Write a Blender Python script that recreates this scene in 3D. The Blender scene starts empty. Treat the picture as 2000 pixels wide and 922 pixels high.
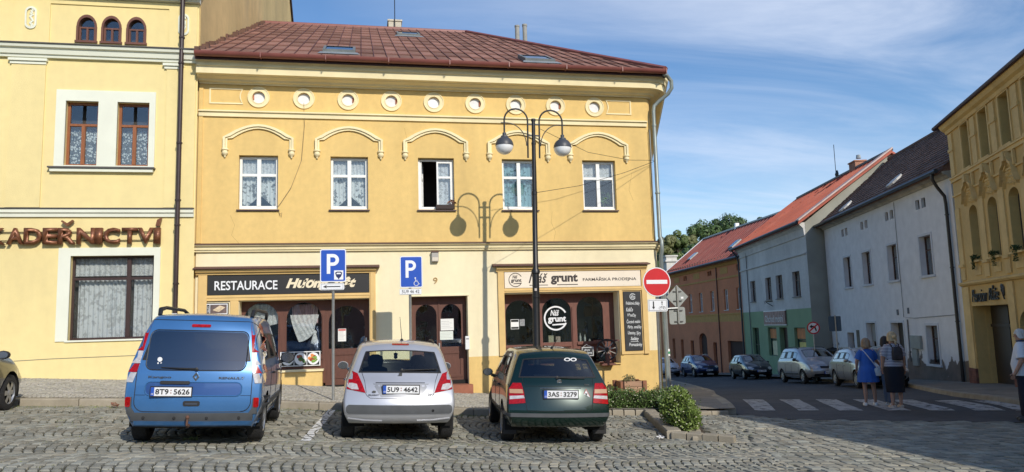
import bpy, bmesh, math, random
from math import sin, cos, pi, radians, atan2, sqrt, hypot
from mathutils import Vector, Matrix, noise
from mathutils.bvhtree import BVHTree
random.seed(7)
R = random.random
def U(a, b): return a + (b - a) * R()
SC = bpy.context.scene
COL = SC.collection
# ---------------------------------------------------------------- camera
YAW, PITCH, ROLL = radians(11.25), radians(6.87), radians(1.65)
EYE = Vector((0, 0, 1.65))
fw = Vector((sin(YAW) * cos(PITCH), cos(YAW) * cos(PITCH), sin(PITCH)))
rt = Vector((cos(YAW), -sin(YAW), 0)); up = rt.cross(fw)
rt2 = cos(ROLL) * rt - sin(ROLL) * up; up2 = cos(ROLL) * up + sin(ROLL) * rt
cd = bpy.data.cameras.new('camera'); cam = bpy.data.objects.new('camera', cd); COL.objects.link(cam)
cd.sensor_width = 36; cd.lens = 1480 / 2000 * 36; cd.clip_end = 2000; cd.clip_start = .1
cam.matrix_world = Matrix(((rt2.x, up2.x, -fw.x, EYE.x), (rt2.y, up2.y, -fw.y, EYE.y), (rt2.z, up2.z, -fw.z, EYE.z), (0, 0, 0, 1)))
SC.camera = cam
# ---------------------------------------------------------------- light
SUN_AZ, SUN_EL = 162.0, 31.0        # azimuth clockwise from +Y
sl = bpy.data.lights.new('sun', 'SUN'); so = bpy.data.objects.new('sun', sl); COL.objects.link(so)
sl.energy = 3.3; sl.angle = radians(.53); sl.color = (1, .93, .82)
sd = Vector((sin(radians(SUN_AZ)) * cos(radians(SUN_EL)), cos(radians(SUN_AZ)) * cos(radians(SUN_EL)), sin(radians(SUN_EL))))
so.rotation_euler = sd.to_track_quat('Z', 'Y').to_euler()
so.location = (0, 0, 30)
W = bpy.data.worlds.new('World'); SC.world = W; W.use_nodes = True
def sky():
    nt = W.node_tree; N = nt.nodes; L = nt.links; N.clear()
    out = N.new('ShaderNodeOutputWorld'); bg = N.new('ShaderNodeBackground'); bg.inputs[1].default_value = .135
    st = N.new('ShaderNodeTexSky'); st.sky_type = 'NISHITA'; st.sun_disc = False
    st.sun_elevation = radians(SUN_EL); st.sun_rotation = radians(SUN_AZ); st.dust_density = .35; st.ozone_density = 2.0; st.air_density = 1.0
    tc = N.new('ShaderNodeTexCoord')
    sx = N.new('ShaderNodeSeparateXYZ'); L.new(tc.outputs['Generated'], sx.inputs[0])
    # cirrus sheet: project the view ray on a high flat layer
    zz = N.new('ShaderNodeMath'); zz.operation = 'MAXIMUM'; L.new(sx.outputs[2], zz.inputs[0]); zz.inputs[1].default_value = .03
    z2 = N.new('ShaderNodeMath'); z2.operation = 'ADD'; L.new(zz.outputs[0], z2.inputs[0]); z2.inputs[1].default_value = .12
    dx = N.new('ShaderNodeMath'); dx.operation = 'DIVIDE'; L.new(sx.outputs[0], dx.inputs[0]); L.new(z2.outputs[0], dx.inputs[1])
    dy = N.new('ShaderNodeMath'); dy.operation = 'DIVIDE'; L.new(sx.outputs[1], dy.inputs[0]); L.new(z2.outputs[0], dy.inputs[1])
    cb = N.new('ShaderNodeCombineXYZ'); L.new(dx.outputs[0], cb.inputs[0]); L.new(dy.outputs[0], cb.inputs[1])
    mp = N.new('ShaderNodeMapping'); L.new(cb.outputs[0], mp.inputs[0]); mp.inputs['Rotation'].default_value = (0, 0, radians(-22)); mp.inputs['Scale'].default_value = (.55, 1.5, 1)
    n1 = N.new('ShaderNodeTexNoise'); n1.inputs['Scale'].default_value = 1.4; n1.inputs['Detail'].default_value = 11; n1.inputs['Roughness'].default_value = .6; n1.inputs['Distortion'].default_value = .6
    L.new(mp.outputs[0], n1.inputs[0])
    mp2 = N.new('ShaderNodeMapping'); L.new(cb.outputs[0], mp2.inputs[0]); mp2.inputs['Location'].default_value = (.3, 1.2, 0)
    n2 = N.new('ShaderNodeTexNoise'); n2.inputs['Scale'].default_value = .42; n2.inputs['Detail'].default_value = 3
    L.new(mp2.outputs[0], n2.inputs[0])
    a = N.new('ShaderNodeMapRange'); L.new(n1.outputs[0], a.inputs[0]); a.inputs[1].default_value = .24; a.inputs[2].default_value = .78; a.interpolation_type = 'SMOOTHSTEP'
    # the cirrus thickens toward the east (world +X), thin elsewhere
    e = N.new('ShaderNodeMapRange'); L.new(sx.outputs[0], e.inputs[0]); e.inputs[1].default_value = -.05; e.inputs[2].default_value = .5
    e.inputs[3].default_value = .04; e.inputs[4].default_value = .85
    b = N.new('ShaderNodeMapRange'); L.new(n2.outputs[0], b.inputs[0]); b.inputs[1].default_value = .3; b.inputs[2].default_value = .62; b.interpolation_type = 'SMOOTHSTEP'; b.inputs[3].default_value = .45
    m1 = N.new('ShaderNodeMath'); m1.operation = 'MULTIPLY'; L.new(a.outputs[0], m1.inputs[0]); L.new(b.outputs[0], m1.inputs[1])
    m2 = N.new('ShaderNodeMath'); m2.operation = 'MULTIPLY'; L.new(m1.outputs[0], m2.inputs[0]); L.new(e.outputs[0], m2.inputs[1])
    mx = N.new('ShaderNodeMix'); mx.data_type = 'RGBA'; L.new(m2.outputs[0], mx.inputs[0]); L.new(st.outputs[0], mx.inputs[6]); mx.inputs[7].default_value = (6.0, 6.5, 7.4, 1)
    hs = N.new('ShaderNodeHueSaturation'); hs.inputs['Saturation'].default_value = 1.22; hs.inputs['Hue'].default_value = .504; L.new(mx.outputs[2], hs.inputs['Color'])
    L.new(hs.outputs[0], bg.inputs[0]); L.new(bg.outputs[0], out.inputs[0])
sky()
vs = SC.view_settings; vs.view_transform = 'Standard'; vs.look = 'None'; vs.exposure = .12; vs.gamma = 1
# ---------------------------------------------------------------- ground heights
GX = [-30, -16, -6.1, -4.4, -2.2, -.6, .5, 2.5, 5, 7.8, 12, 60]
GZ = [2.0, .98, .44, .36, .24, .1, 0, -.16, -.28, -.38, -.42, -.42]
def lin(x, xs, ys):
    if x <= xs[0]: return ys[0]
    for i in range(1, len(xs)):
        if x <= xs[i]:
            t = (x - xs[i - 1]) / (xs[i] - xs[i - 1]); return ys[i - 1] + t * (ys[i] - ys[i - 1])
    return ys[-1]
def G(x, y):
    w = min(max((x - 5) / 7, 0), 1)
    return lin(x, GX, GZ) - .052 * max(y - 15, 0) * w
BX = [-20, -8.1, -5.4, -3.7, -.7, 2.4, 4.4, 7.8, 12, 60]
BZ = [1.75, .86, .70, .58, .32, .05, -.11, -.33, -.40, -.42]
def SW(x, y):                         # top of the pavement in front of the houses
    k = G(x, 15.9) + .14
    t = min(max((y - 15.9) / 3.6, 0), 1)
    w = min(max((x - 5) / 3, 0), 1)
    z = k + t * (lin(x, BX, BZ) - k)
    return z * (1 - w) + w * (G(x, y) + .13)
# ---------------------------------------------------------------- objects
def tag(o, label=None, cat=None, group=None, kind=None):
    if label: o['label'] = label
    if cat: o['category'] = cat
    if group: o['group'] = group
    if kind: o['kind'] = kind
    return o
def thing(name, label, cat, loc=(0, 0, 0), rz=0, group=None, parent=None):
    o = bpy.data.objects.new(name, None); COL.objects.link(o); o.location = loc; o.rotation_euler = (0, 0, rz)
    o.empty_display_size = .3
    return tag(o, label, cat, group)
def link(name, me, parent=None, loc=None):
    o = bpy.data.objects.new(name, me); COL.objects.link(o)
    if parent: o.parent = parent
    if loc is not None: o.location = loc
    return o
def copy_tree(o, parent=None):
    c = o.copy(); COL.objects.link(c); c.parent = parent
    for ch in o.children: copy_tree(ch, c)
    return c
class MB:
    def __init__(s): s.v = []; s.f = []; s.m = []
    def add(s, vs, fs, m=0):
        k = len(s.v); s.v += [tuple(p) for p in vs]
        s.f += [tuple(i + k for i in f) for f in fs]; s.m += [m] * len(fs); return s
    def box(s, x0, x1, y0, y1, z0, z1, m=0):
        if x0 > x1: x0, x1 = x1, x0
        if y0 > y1: y0, y1 = y1, y0
        if z0 > z1: z0, z1 = z1, z0
        s.add([(x0, y0, z0), (x1, y0, z0), (x1, y1, z0), (x0, y1, z0), (x0, y0, z1), (x1, y0, z1), (x1, y1, z1), (x0, y1, z1)],
              [(0, 3, 2, 1), (4, 5, 6, 7), (0, 1, 5, 4), (1, 2, 6, 5), (2, 3, 7, 6), (3, 0, 4, 7)], m)
        return s
    def ext(s, pts, vec, m=0, caps=True):   # polygon pts (3-D) pushed along vec
        n = len(pts); vec = Vector(vec)
        s.add([Vector(p) for p in pts] + [Vector(p) + vec for p in pts],
              ([tuple(range(n)), tuple(range(2 * n - 1, n - 1, -1))] if caps else []) + [(i, i + n, (i + 1) % n + n, (i + 1) % n) for i in range(n)], m)
        return s
    def tube(s, path, r, n=8, m=0, caps=True):
        P = [Vector(p) for p in path]; K = len(P)
        rs = r if isinstance(r, (list, tuple)) else [r] * K
        ref = None; rings = []
        for i in range(K):
            t = (P[min(i + 1, K - 1)] - P[max(i - 1, 0)]).normalized()
            if ref is None: ref = Vector((0, 0, 1)) if abs(t.z) < .9 else Vector((1, 0, 0))
            a = (ref - t * ref.dot(t)).normalized(); b = t.cross(a); ref = a
            rings.append([P[i] + (a * cos(2 * pi * k / n) + b * sin(2 * pi * k / n)) * rs[i] for k in range(n)])
        s.rings(rings, m, caps); return s
    def rings(s, rings, m=0, caps=True, closed=True):
        n = len(rings[0]); K = len(rings); fs = []
        for i in range(K - 1):
            for k in range(n if closed else n - 1):
                k2 = (k + 1) % n; fs.append((i * n + k, i * n + k2, (i + 1) * n + k2, (i + 1) * n + k))
        if caps and closed: fs += [tuple(range(n - 1, -1, -1)), tuple((K - 1) * n + k for k in range(n))]
        s.add([p for r in rings for p in r], fs, m); return s
    def lathe(s, prof, c=(0, 0, 0), n=16, axis='z', m=0, caps=True, sx=1, sy=1):
        c = Vector(c); rr = []
        for r, h in prof:
            g = []
            for k in range(n):
                a = 2 * pi * k / n; x, y = r * cos(a) * sx, r * sin(a) * sy
                g.append(c + (Vector((x, y, h)) if axis == 'z' else Vector((x, h, -y)) if axis == 'y' else Vector((h, x, y))))
            rr.append(g)
        return s.rings(rr, m, caps)
    def sweep(s, prof, path, m=0, caps=True):  # prof [(out,z)], path [(x,y)] with the outside to the right of travel
        n = len(path); rings = []
        for i in range(n):
            a = Vector(path[max(i - 1, 0)]); b = Vector(path[i]); c = Vector(path[min(i + 1, n - 1)])
            d1 = (b - a).normalized() if i else (c - b).normalized(); d2 = (c - b).normalized() if i < n - 1 else d1
            n1 = Vector((d1.y, -d1.x)); n2 = Vector((d2.y, -d2.x)); nn = n1 + n2
            nn = nn / max(.3, (1 + n1.dot(n2)))
            rings.append([(b.x + nn.x * o, b.y + nn.y * o, z) for o, z in prof])
        s.rings(rings, m, caps); return s
    def grid(s, fn, nu, nv, m=0):
        s.add([fn(i / nu, j / nv) for j in range(nv + 1) for i in range(nu + 1)],
              [(j * (nu + 1) + i, j * (nu + 1) + i + 1, (j + 1) * (nu + 1) + i + 1, (j + 1) * (nu + 1) + i) for j in range(nv) for i in range(nu)], m); return s
    def poly(s, pts, m=0): s.add(pts, [tuple(range(len(pts)))], m); return s
    def mesh(s, name, mats, smooth=None):
        me = bpy.data.meshes.new(name); me.from_pydata(s.v, [], s.f)
        if not isinstance(mats, (list, tuple)): mats = [mats]
        for x in mats: me.materials.append(x)
        if len(mats) > 1: me.polygons.foreach_set('material_index', s.m)
        if smooth:
            me.polygons.foreach_set('use_smooth', [True] * len(me.polygons)); me.set_sharp_from_angle(angle=radians(smooth))
        me.update(); return me
    def obj(s, name, mats, parent=None, smooth=None, loc=None, bevel=0, fix=True):
        me = s.mesh(name, mats, smooth)
        if fix:
            bm = bmesh.new(); bm.from_mesh(me); bmesh.ops.recalc_face_normals(bm, faces=bm.faces); bm.to_mesh(me); bm.free()
        o = link(name, me, parent, loc)
        if bevel:
            b = o.modifiers.new('bevel', 'BEVEL'); b.width = bevel; b.segments = 1; b.limit_method = 'ANGLE'; b.harden_normals = False
        return o
def split(o):
    """each loose piece of a mesh becomes an object of its own"""
    bm = bmesh.new(); bm.from_mesh(o.data); bm.faces.ensure_lookup_table(); seen = set(); isl = []
    for f in bm.faces:
        if f.index in seen: continue
        st = [f]; seen.add(f.index); g = []
        while st:
            q = st.pop(); g.append(q.index)
            for e in q.edges:
                for l in e.link_faces:
                    if l.index not in seen: seen.add(l.index); st.append(l)
        isl.append(set(g))
    out = [o]
    if len(isl) > 1:
        for k, g in enumerate(isl):
            b2 = bm.copy(); bmesh.ops.delete(b2, geom=[f for f in b2.faces if f.index not in g], context='FACES')
            me = o.data.copy(); b2.to_mesh(me); b2.free()
            if k == 0: o.data = me
            else: c = o.copy(); c.data = me; COL.objects.link(c); out.append(c)
    bm.free(); return out
def evaluated(o, name=None):
    dg = bpy.context.evaluated_depsgraph_get(); dg.update()
    return bpy.data.meshes.new_from_object(o.evaluated_get(dg), depsgraph=dg)
def bake(o):
    me = evaluated(o); old = o.data; o.modifiers.clear(); o.data = me; me.name = o.name
    bpy.data.meshes.remove(old); return o
_tc = {}
def text_mesh(body, bold=0, shear=0, space=1, extrude=.0):
    c = bpy.data.curves.new('writing', 'FONT'); c.body = body; c.offset = bold; c.shear = shear; c.space_character = space; c.resolution_u = 3
    o = bpy.data.objects.new('writing', c); COL.objects.link(o)
    me = evaluated(o); bpy.data.objects.remove(o); bpy.data.curves.remove(c)
    return me
def text(body, x0, x1, z0, z1, y, mat, parent, name='lettering', bold=0, shear=0, space=1, depth=.004, keep=False, rot=0, pts=None):
    """writing in the local xz plane, read from -y, fitted to the box; depth = thickness toward -y"""
    me = text_mesh(body, bold, shear, space)
    vs = [v.co.copy() for v in me.vertices]
    ax, bx = min(v.x for v in vs), max(v.x for v in vs); az, bz = min(v.y for v in vs), max(v.y for v in vs)
    if z1 is None: z1 = z0 + (x1 - x0) * (bz - az) / (bx - ax)
    if x1 is None: x1 = x0 + (z1 - z0) * (bx - ax) / (bz - az)
    for v in me.vertices:
        u = (v.co.x - ax) / (bx - ax); w = (v.co.y - az) / (bz - az)
        x = x0 + u * (x1 - x0); z = z0 + w * (z1 - z0) + rot * u * (x1 - x0)
        v.co = (x, y - depth, z)
    bm = bmesh.new(); bm.from_mesh(me); bmesh.ops.remove_doubles(bm, verts=bm.verts, dist=1e-6)
    if depth > .008:
        g = bmesh.ops.extrude_face_region(bm, geom=bm.faces[:])
        for e in g['geom']:
            if isinstance(e, bmesh.types.BMVert): e.co.y += depth
        bmesh.ops.recalc_face_normals(bm, faces=bm.faces)
    bm.to_mesh(me); bm.free()
    me.materials.clear(); me.materials.append(mat); me.name = name
    return link(name, me, parent)
# ---------------------------------------------------------------- materials
MATS = {}
def nodes(name):
    m = bpy.data.materials.new(name); m.use_nodes = True; nt = m.node_tree; nt.nodes.clear()
    return m, nt.nodes, nt.links
def P(name, col, rough=.7, metal=0, var=0, scale=3, bump=0, bscale=60, spec=.5, coat=0, grunge=0, gcol=(.05, .045, .04), stretch=None, objrand=0, emit=0, trans=0, attr=None, var2=0, space='Object', streak=0):
    if name in MATS: return MATS[name]
    m, N, L = nodes(name)
    o = N.new('ShaderNodeOutputMaterial'); b = N.new('ShaderNodeBsdfPrincipled'); L.new(b.outputs[0], o.inputs[0])
    b.inputs['Base Color'].default_value = (*col, 1); b.inputs['Roughness'].default_value = rough; b.inputs['Metallic'].default_value = metal
    b.inputs['Specular IOR Level'].default_value = spec; b.inputs['Coat Weight'].default_value = coat; b.inputs['Coat Roughness'].default_value = .05
    if emit: b.inputs['Emission Color'].default_value = (*col, 1); b.inputs['Emission Strength'].default_value = emit
    if trans: b.inputs['Transmission Weight'].default_value = trans
    cur = None
    if var or bump or grunge or objrand or attr or var2:
        tc = N.new('ShaderNodeTexCoord'); src = tc.outputs[space]
        if space == 'World': pass
        rgb = N.new('ShaderNodeRGB'); rgb.outputs[0].default_value = (*col, 1); cur = rgb.outputs[0]
        def noise_(sc, det=4, st=None, dis=0, ro=.55):
            n = N.new('ShaderNodeTexNoise'); n.inputs['Scale'].default_value = sc; n.inputs['Detail'].default_value = det; n.inputs['Distortion'].default_value = dis; n.inputs['Roughness'].default_value = ro
            if st:
                mp = N.new('ShaderNodeMapping'); mp.inputs['Scale'].default_value = st; L.new(src, mp.inputs[0]); L.new(mp.outputs[0], n.inputs[0])
            else: L.new(src, n.inputs[0])
            return n.outputs[0]
        def mul(val, lo, hi, a=.3, bb=.7):
            nonlocal cur
            r = N.new('ShaderNodeMapRange'); L.new(val, r.inputs[0]); r.inputs[1].default_value = a; r.inputs[2].default_value = bb; r.inputs[3].default_value = lo; r.inputs[4].default_value = hi
            mx = N.new('ShaderNodeVectorMath'); mx.operation = 'SCALE'; L.new(cur, mx.inputs[0]); L.new(r.outputs[0], mx.inputs['Scale']); cur = mx.outputs[0]
        if attr:
            at = N.new('ShaderNodeAttribute'); at.attribute_name = attr
            mx = N.new('ShaderNodeVectorMath'); mx.operation = 'MULTIPLY'; L.new(cur, mx.inputs[0]); L.new(at.outputs['Color'], mx.inputs[1]); cur = mx.outputs[0]
        if var: mul(noise_(scale, 5, stretch), 1 - var, 1 + var)
        if var2: mul(noise_(scale * 9, 4), 1 - var2, 1 + var2)
        if streak: mul(noise_(1.6, 7, (1.7, 1.7, .2)), 1 - streak, 1 + streak * .4, .3, .7)
        if objrand:
            oi = N.new('ShaderNodeObjectInfo'); mul(oi.outputs['Random'], 1 - objrand, 1 + objrand, 0, 1)
        if grunge:
            g = noise_(scale * .6, 8, stretch and tuple(v * 1 for v in stretch), 1.2, .65)
            r = N.new('ShaderNodeMapRange'); L.new(g, r.inputs[0]); r.inputs[1].default_value = .5; r.inputs[2].default_value = .75; r.inputs[4].default_value = grunge
            mx = N.new('ShaderNodeMix'); mx.data_type = 'RGBA'; L.new(r.outputs[0], mx.inputs[0]); L.new(cur, mx.inputs[6]); mx.inputs[7].default_value = (*gcol, 1); cur = mx.outputs[2]
        L.new(cur, b.inputs['Base Color'])
        if bump:
            bp = N.new('ShaderNodeBump'); bp.inputs['Strength'].default_value = bump; bp.inputs['Distance'].default_value = .02
            L.new(noise_(bscale, 4), bp.inputs['Height']); L.new(bp.outputs[0], b.inputs['Normal'])
    MATS[name] = m
    return m
def glass(name, tint=(.9, .95, .95), refl=.12, rough=.0, dark=0, wob=.0):
    if name in MATS: return MATS[name]
    m, N, L = nodes(name)
    o = N.new('ShaderNodeOutputMaterial'); t = N.new('ShaderNodeBsdfTransparent'); t.inputs[0].default_value = (*tint, 1)
    g = N.new('ShaderNodeBsdfGlossy'); g.inputs['Roughness'].default_value = rough; g.inputs[0].default_value = (.95, .97, 1, 1)
    lw = N.new('ShaderNodeLayerWeight'); lw.inputs[0].default_value = .35
    r = N.new('ShaderNodeMapRange'); L.new(lw.outputs['Facing'], r.inputs[0]); r.inputs[3].default_value = refl; r.inputs[4].default_value = 1
    pw = N.new('ShaderNodeMath'); pw.operation = 'POWER'; L.new(lw.outputs['Facing'], pw.inputs[0]); pw.inputs[1].default_value = 2.5; L.new(pw.outputs[0], r.inputs[0])
    mx = N.new('ShaderNodeMixShader'); L.new(r.outputs[0], mx.inputs[0]); L.new(t.outputs[0], mx.inputs[1]); L.new(g.outputs[0], mx.inputs[2])
    if wob:
        tc = N.new('ShaderNodeTexCoord'); n = N.new('ShaderNodeTexNoise'); n.inputs['Scale'].default_value = 2.5; L.new(tc.outputs['Object'], n.inputs[0])
        bp = N.new('ShaderNodeBump'); bp.inputs['Strength'].default_value = wob; bp.inputs['Distance'].default_value = .05; L.new(n.outputs[0], bp.inputs['Height']); L.new(bp.outputs[0], g.inputs['Normal'])
    L.new(mx.outputs[0], o.inputs[0]); MATS[name] = m; return m
def lace(name, col, dens=.5, sc=22, dots=False, lo=None):
    """net curtain cloth: solid flowers in an open mesh"""
    m, N, L = nodes(name)
    o = N.new('ShaderNodeOutputMaterial'); d = N.new('ShaderNodeBsdfDiffuse'); d.inputs[0].default_value = (*col, 1)
    tl = N.new('ShaderNodeBsdfTranslucent'); tl.inputs[0].default_value = (*col, 1)
    a = N.new('ShaderNodeMixShader'); a.inputs[0].default_value = .35; L.new(d.outputs[0], a.inputs[1]); L.new(tl.outputs[0], a.inputs[2])
    t = N.new('ShaderNodeBsdfTransparent'); mx = N.new('ShaderNodeMixShader')
    tc = N.new('ShaderNodeTexCoord'); v = N.new('ShaderNodeTexVoronoi' if dots else 'ShaderNodeTexNoise'); v.inputs['Scale'].default_value = sc; L.new(tc.outputs['Object'], v.inputs['Vector'])
    n = N.new('ShaderNodeTexNoise'); n.inputs['Scale'].default_value = sc * .3; n.inputs['Detail'].default_value = 6; L.new(tc.outputs['Object'], n.inputs['Vector'])
    s = N.new('ShaderNodeMath'); s.operation = 'ADD'; L.new(v.outputs[0], s.inputs[0]); L.new(n.outputs[0], s.inputs[1])
    r = N.new('ShaderNodeMapRange'); L.new(s.outputs[0], r.inputs[0]); r.inputs[1].default_value = .86 if dots else 1.0; r.inputs[2].default_value = .98 if dots else 1.12; r.inputs[3].default_value = min(1, dens + .4); r.inputs[4].default_value = lo if lo is not None else max(.05, dens - .45)
    L.new(r.outputs[0], mx.inputs[0]); L.new(t.outputs[0], mx.inputs[1]); L.new(a.outputs[0], mx.inputs[2]); L.new(mx.outputs[0], o.inputs[0]); return m
def peeling(name, col, under, z0, z1, amount=.5, sc=1.1, bare=None):
    """painted plaster that has come off in patches toward the ground"""
    m, N, L = nodes(name)
    o = N.new('ShaderNodeOutputMaterial'); b = N.new('ShaderNodeBsdfPrincipled'); b.inputs['Roughness'].default_value = .9; L.new(b.outputs[0], o.inputs[0])
    tc = N.new('ShaderNodeTexCoord'); sp = N.new('ShaderNodeSeparateXYZ'); L.new(tc.outputs['Object'], sp.inputs[0])
    g = N.new('ShaderNodeMapRange'); L.new(sp.outputs[2], g.inputs[0]); g.inputs[1].default_value = z0; g.inputs[2].default_value = z1; g.inputs[3].default_value = amount; g.inputs[4].default_value = -.35
    n = N.new('ShaderNodeTexNoise'); n.inputs['Scale'].default_value = sc; n.inputs['Detail'].default_value = 9; n.inputs['Roughness'].default_value = .6; L.new(tc.outputs['Object'], n.inputs[0])
    s = N.new('ShaderNodeMath'); s.operation = 'ADD'; L.new(g.outputs[0], s.inputs[0]); L.new(n.outputs[0], s.inputs[1])
    r = N.new('ShaderNodeMapRange'); L.new(s.outputs[0], r.inputs[0]); r.inputs[1].default_value = .6; r.inputs[2].default_value = .62
    n2 = N.new('ShaderNodeTexNoise'); n2.inputs['Scale'].default_value = 2.2; n2.inputs['Detail'].default_value = 7; L.new(tc.outputs['Object'], n2.inputs[0])
    c1 = N.new('ShaderNodeMix'); c1.data_type = 'RGBA'; L.new(n2.outputs[0], c1.inputs[0]); c1.inputs[6].default_value = (*[c * .8 for c in col], 1); c1.inputs[7].default_value = (*[min(1, c * 1.15) for c in col], 1)
    c2 = N.new('ShaderNodeMix'); c2.data_type = 'RGBA'; L.new(n2.outputs[0], c2.inputs[0]); c2.inputs[6].default_value = (*[c * .5 for c in under], 1); c2.inputs[7].default_value = (*[c * 1.5 for c in under], 1)
    mx = N.new('ShaderNodeMix'); mx.data_type = 'RGBA'; L.new(r.outputs[0], mx.inputs[0]); L.new(c1.outputs[2], mx.inputs[6]); L.new(c2.outputs[2], mx.inputs[7]); L.new(mx.outputs[2], b.inputs['Base Color'])
    bp = N.new('ShaderNodeBump'); bp.inputs['Strength'].default_value = .5; bp.inputs['Distance'].default_value = .02; bp.invert = True; L.new(r.outputs[0], bp.inputs['Height']); L.new(bp.outputs[0], b.inputs['Normal'])
    MATS[name] = m; return m
GOLD = P('golden_plaster', (.79, .55, .205), .9, var=.08, scale=.7, var2=.05, bump=.4, bscale=60, streak=.05, grunge=.3, gcol=(.5, .35, .14), stretch=(1.4, 1, .35))
CREAM = P('cream_plaster', (.88, .78, .52), .9, var=.06, scale=.6, var2=.03, bump=.25, bscale=60, streak=.04, grunge=.28, gcol=(.56, .46, .27), stretch=(1.4, 1, .35))
LEMON = P('lemon_plaster', (.85, .70, .335), .9, var=.05, scale=.5, var2=.03, bump=.3, bscale=70, streak=.035, grunge=.22, gcol=(.58, .48, .25), stretch=(1.2, 1, .4))
TRIM = P('cream_stucco', (.88, .76, .46), .85, var=.07, scale=1.2, bump=.15, bscale=40, grunge=.22, gcol=(.42, .32, .2))
TRIM2 = P('white_stucco', (.78, .79, .66), .85, var=.04, scale=1.2, bump=.1, bscale=40, grunge=.12, gcol=(.5, .48, .4))
WHITE = P('white_frame_paint', (.82, .83, .8), .45, var=.04, scale=6)
BROWN = P('brown_wood_paint', (.115, .042, .026), .5, var=.15, scale=4, bump=.1, bscale=30, stretch=(6, 6, 1))
DKBROWN = P('dark_brown_paint', (.045, .022, .018), .5, var=.15, scale=4)
OAK = P('orange_brown_wood', (.28, .095, .03), .45, var=.2, scale=5, stretch=(6, 6, .8))
GLASS = glass('window_glass', (.94, .96, .96), .07, wob=.06)
GLASSD = glass('shop_glass', (.8, .84, .84), .10, wob=.05)
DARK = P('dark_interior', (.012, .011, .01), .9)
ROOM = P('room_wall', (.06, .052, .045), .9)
ROOFM = P('painted_roof_sheet', (.225, .115, .09), .9, var=.25, scale=2.5, objrand=.3, grunge=.6, gcol=(.36, .25, .19), spec=.1, bump=.12, bscale=9)
GUTR = P('red_gutter_paint', (.24, .078, .064), .45, var=.15, scale=3, grunge=.25, gcol=(.1, .05, .045))
ZINC = P('grey_zinc', (.34, .37, .38), .5, metal=.4, var=.12, scale=4)
STEEL = P('galvanised_steel', (.42, .43, .42), .42, metal=.6, var=.1, scale=12)
BLACKM = P('black_metal_paint', (.012, .012, .013), .42, var=.2, scale=10)
BLACK = P('matt_black', (.015, .015, .016), .7)
SIGNW = P('sign_white', (.82, .83, .84), .4)
LACE = lace('floral_lace', (.92, .95, .93), .72, 11)
LACE2 = lace('dotted_lace', (.85, .92, .92), .68, 18, True)
NET = lace('plain_net', (.92, .93, .92), .85, 40, lo=.72)
# ================================================================ BUILDING KIT
def arc_pts(xa, xb, zs, zt, n=12):      # arch from (xa,zs) over the top zt to (xb,zs)
    cx, r = (xa + xb) / 2, (xb - xa) / 2
    return [(cx - r * cos(pi * k / n), zs + (zt - zs) * sin(pi * k / n)) for k in range(n + 1)]
def outline(o, n=12):
    xa, xb, za, zb, k = o[:5]
    if k == 'r': return [(xa, za), (xb, za), (xb, zb), (xa, zb)]
    if k == 'c':
        cx, cz, r = (xa + xb) / 2, (za + zb) / 2, (xb - xa) / 2
        return [(cx + r * cos(2 * pi * i / 24), cz + r * sin(2 * pi * i / 24)) for i in range(24)]
    zs = o[5]
    return [(xa, za), (xb, za)] + arc_pts(xa, xb, zs, zb, n)[::-1]
def wall(mb, x0, x1, z0, z1, ops, y=0, depth=.25, zones=None, rm=None):
    xs = sorted({x0, x1} | {v for o in ops for v in o[:2]}); zs = {z0, z1} | {v for o in ops for v in o[2:4]}
    if zones: zs |= {z for z, _ in zones if z0 < z < z1}
    zs = sorted(zs)
    def zm(z):
        m = 0
        for zz, k in zones or []:
            if z >= zz: m = k
        return m
    for i in range(len(xs) - 1):
        for j in range(len(zs) - 1):
            cx, cz = (xs[i] + xs[i + 1]) / 2, (zs[j] + zs[j + 1]) / 2
            if any(o[0] < cx < o[1] and o[2] < cz < o[3] for o in ops): continue
            mb.poly([(xs[i], y, zs[j]), (xs[i + 1], y, zs[j]), (xs[i + 1], y, zs[j + 1]), (xs[i], y, zs[j + 1])], zm(cz))
    for o in ops:
        m = zm((o[2] + o[3]) / 2)
        if o[4] == 'a':
            A = arc_pts(o[0], o[1], o[5], o[3])
            for a, b in zip(A, A[1:]):
                mb.poly([(a[0], y, a[1]), (b[0], y, b[1]), (b[0], y, o[3] + 1e-4), (a[0], y, o[3] + 1e-4)], m)
        if o[4] == 'c':
            C = outline(o); cx, cz, r = (o[0] + o[1]) / 2, (o[2] + o[3]) / 2, (o[1] - o[0]) / 2
            def sq(p):
                dx, dz = p[0] - cx, p[1] - cz; k = r / max(abs(dx), abs(dz)); return (cx + dx * k, y, cz + dz * k)
            for i in range(24):
                a, b = C[i], C[(i + 1) % 24]; mb.poly([(a[0], y, a[1]), (b[0], y, b[1]), sq(b), sq(a)], m)
            for sx in (-1, 1):
                pass
        ol = outline(o); n = len(ol); mm = rm if rm is not None else m; dd_ = o[6] if len(o) > 6 else depth
        for i in range(n):
            a, b = ol[i], ol[(i + 1) % n]
            mb.poly([(a[0], y, a[1]), (b[0], y, b[1]), (b[0], y + dd_, b[1]), (a[0], y + dd_, a[1])], mm)
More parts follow.
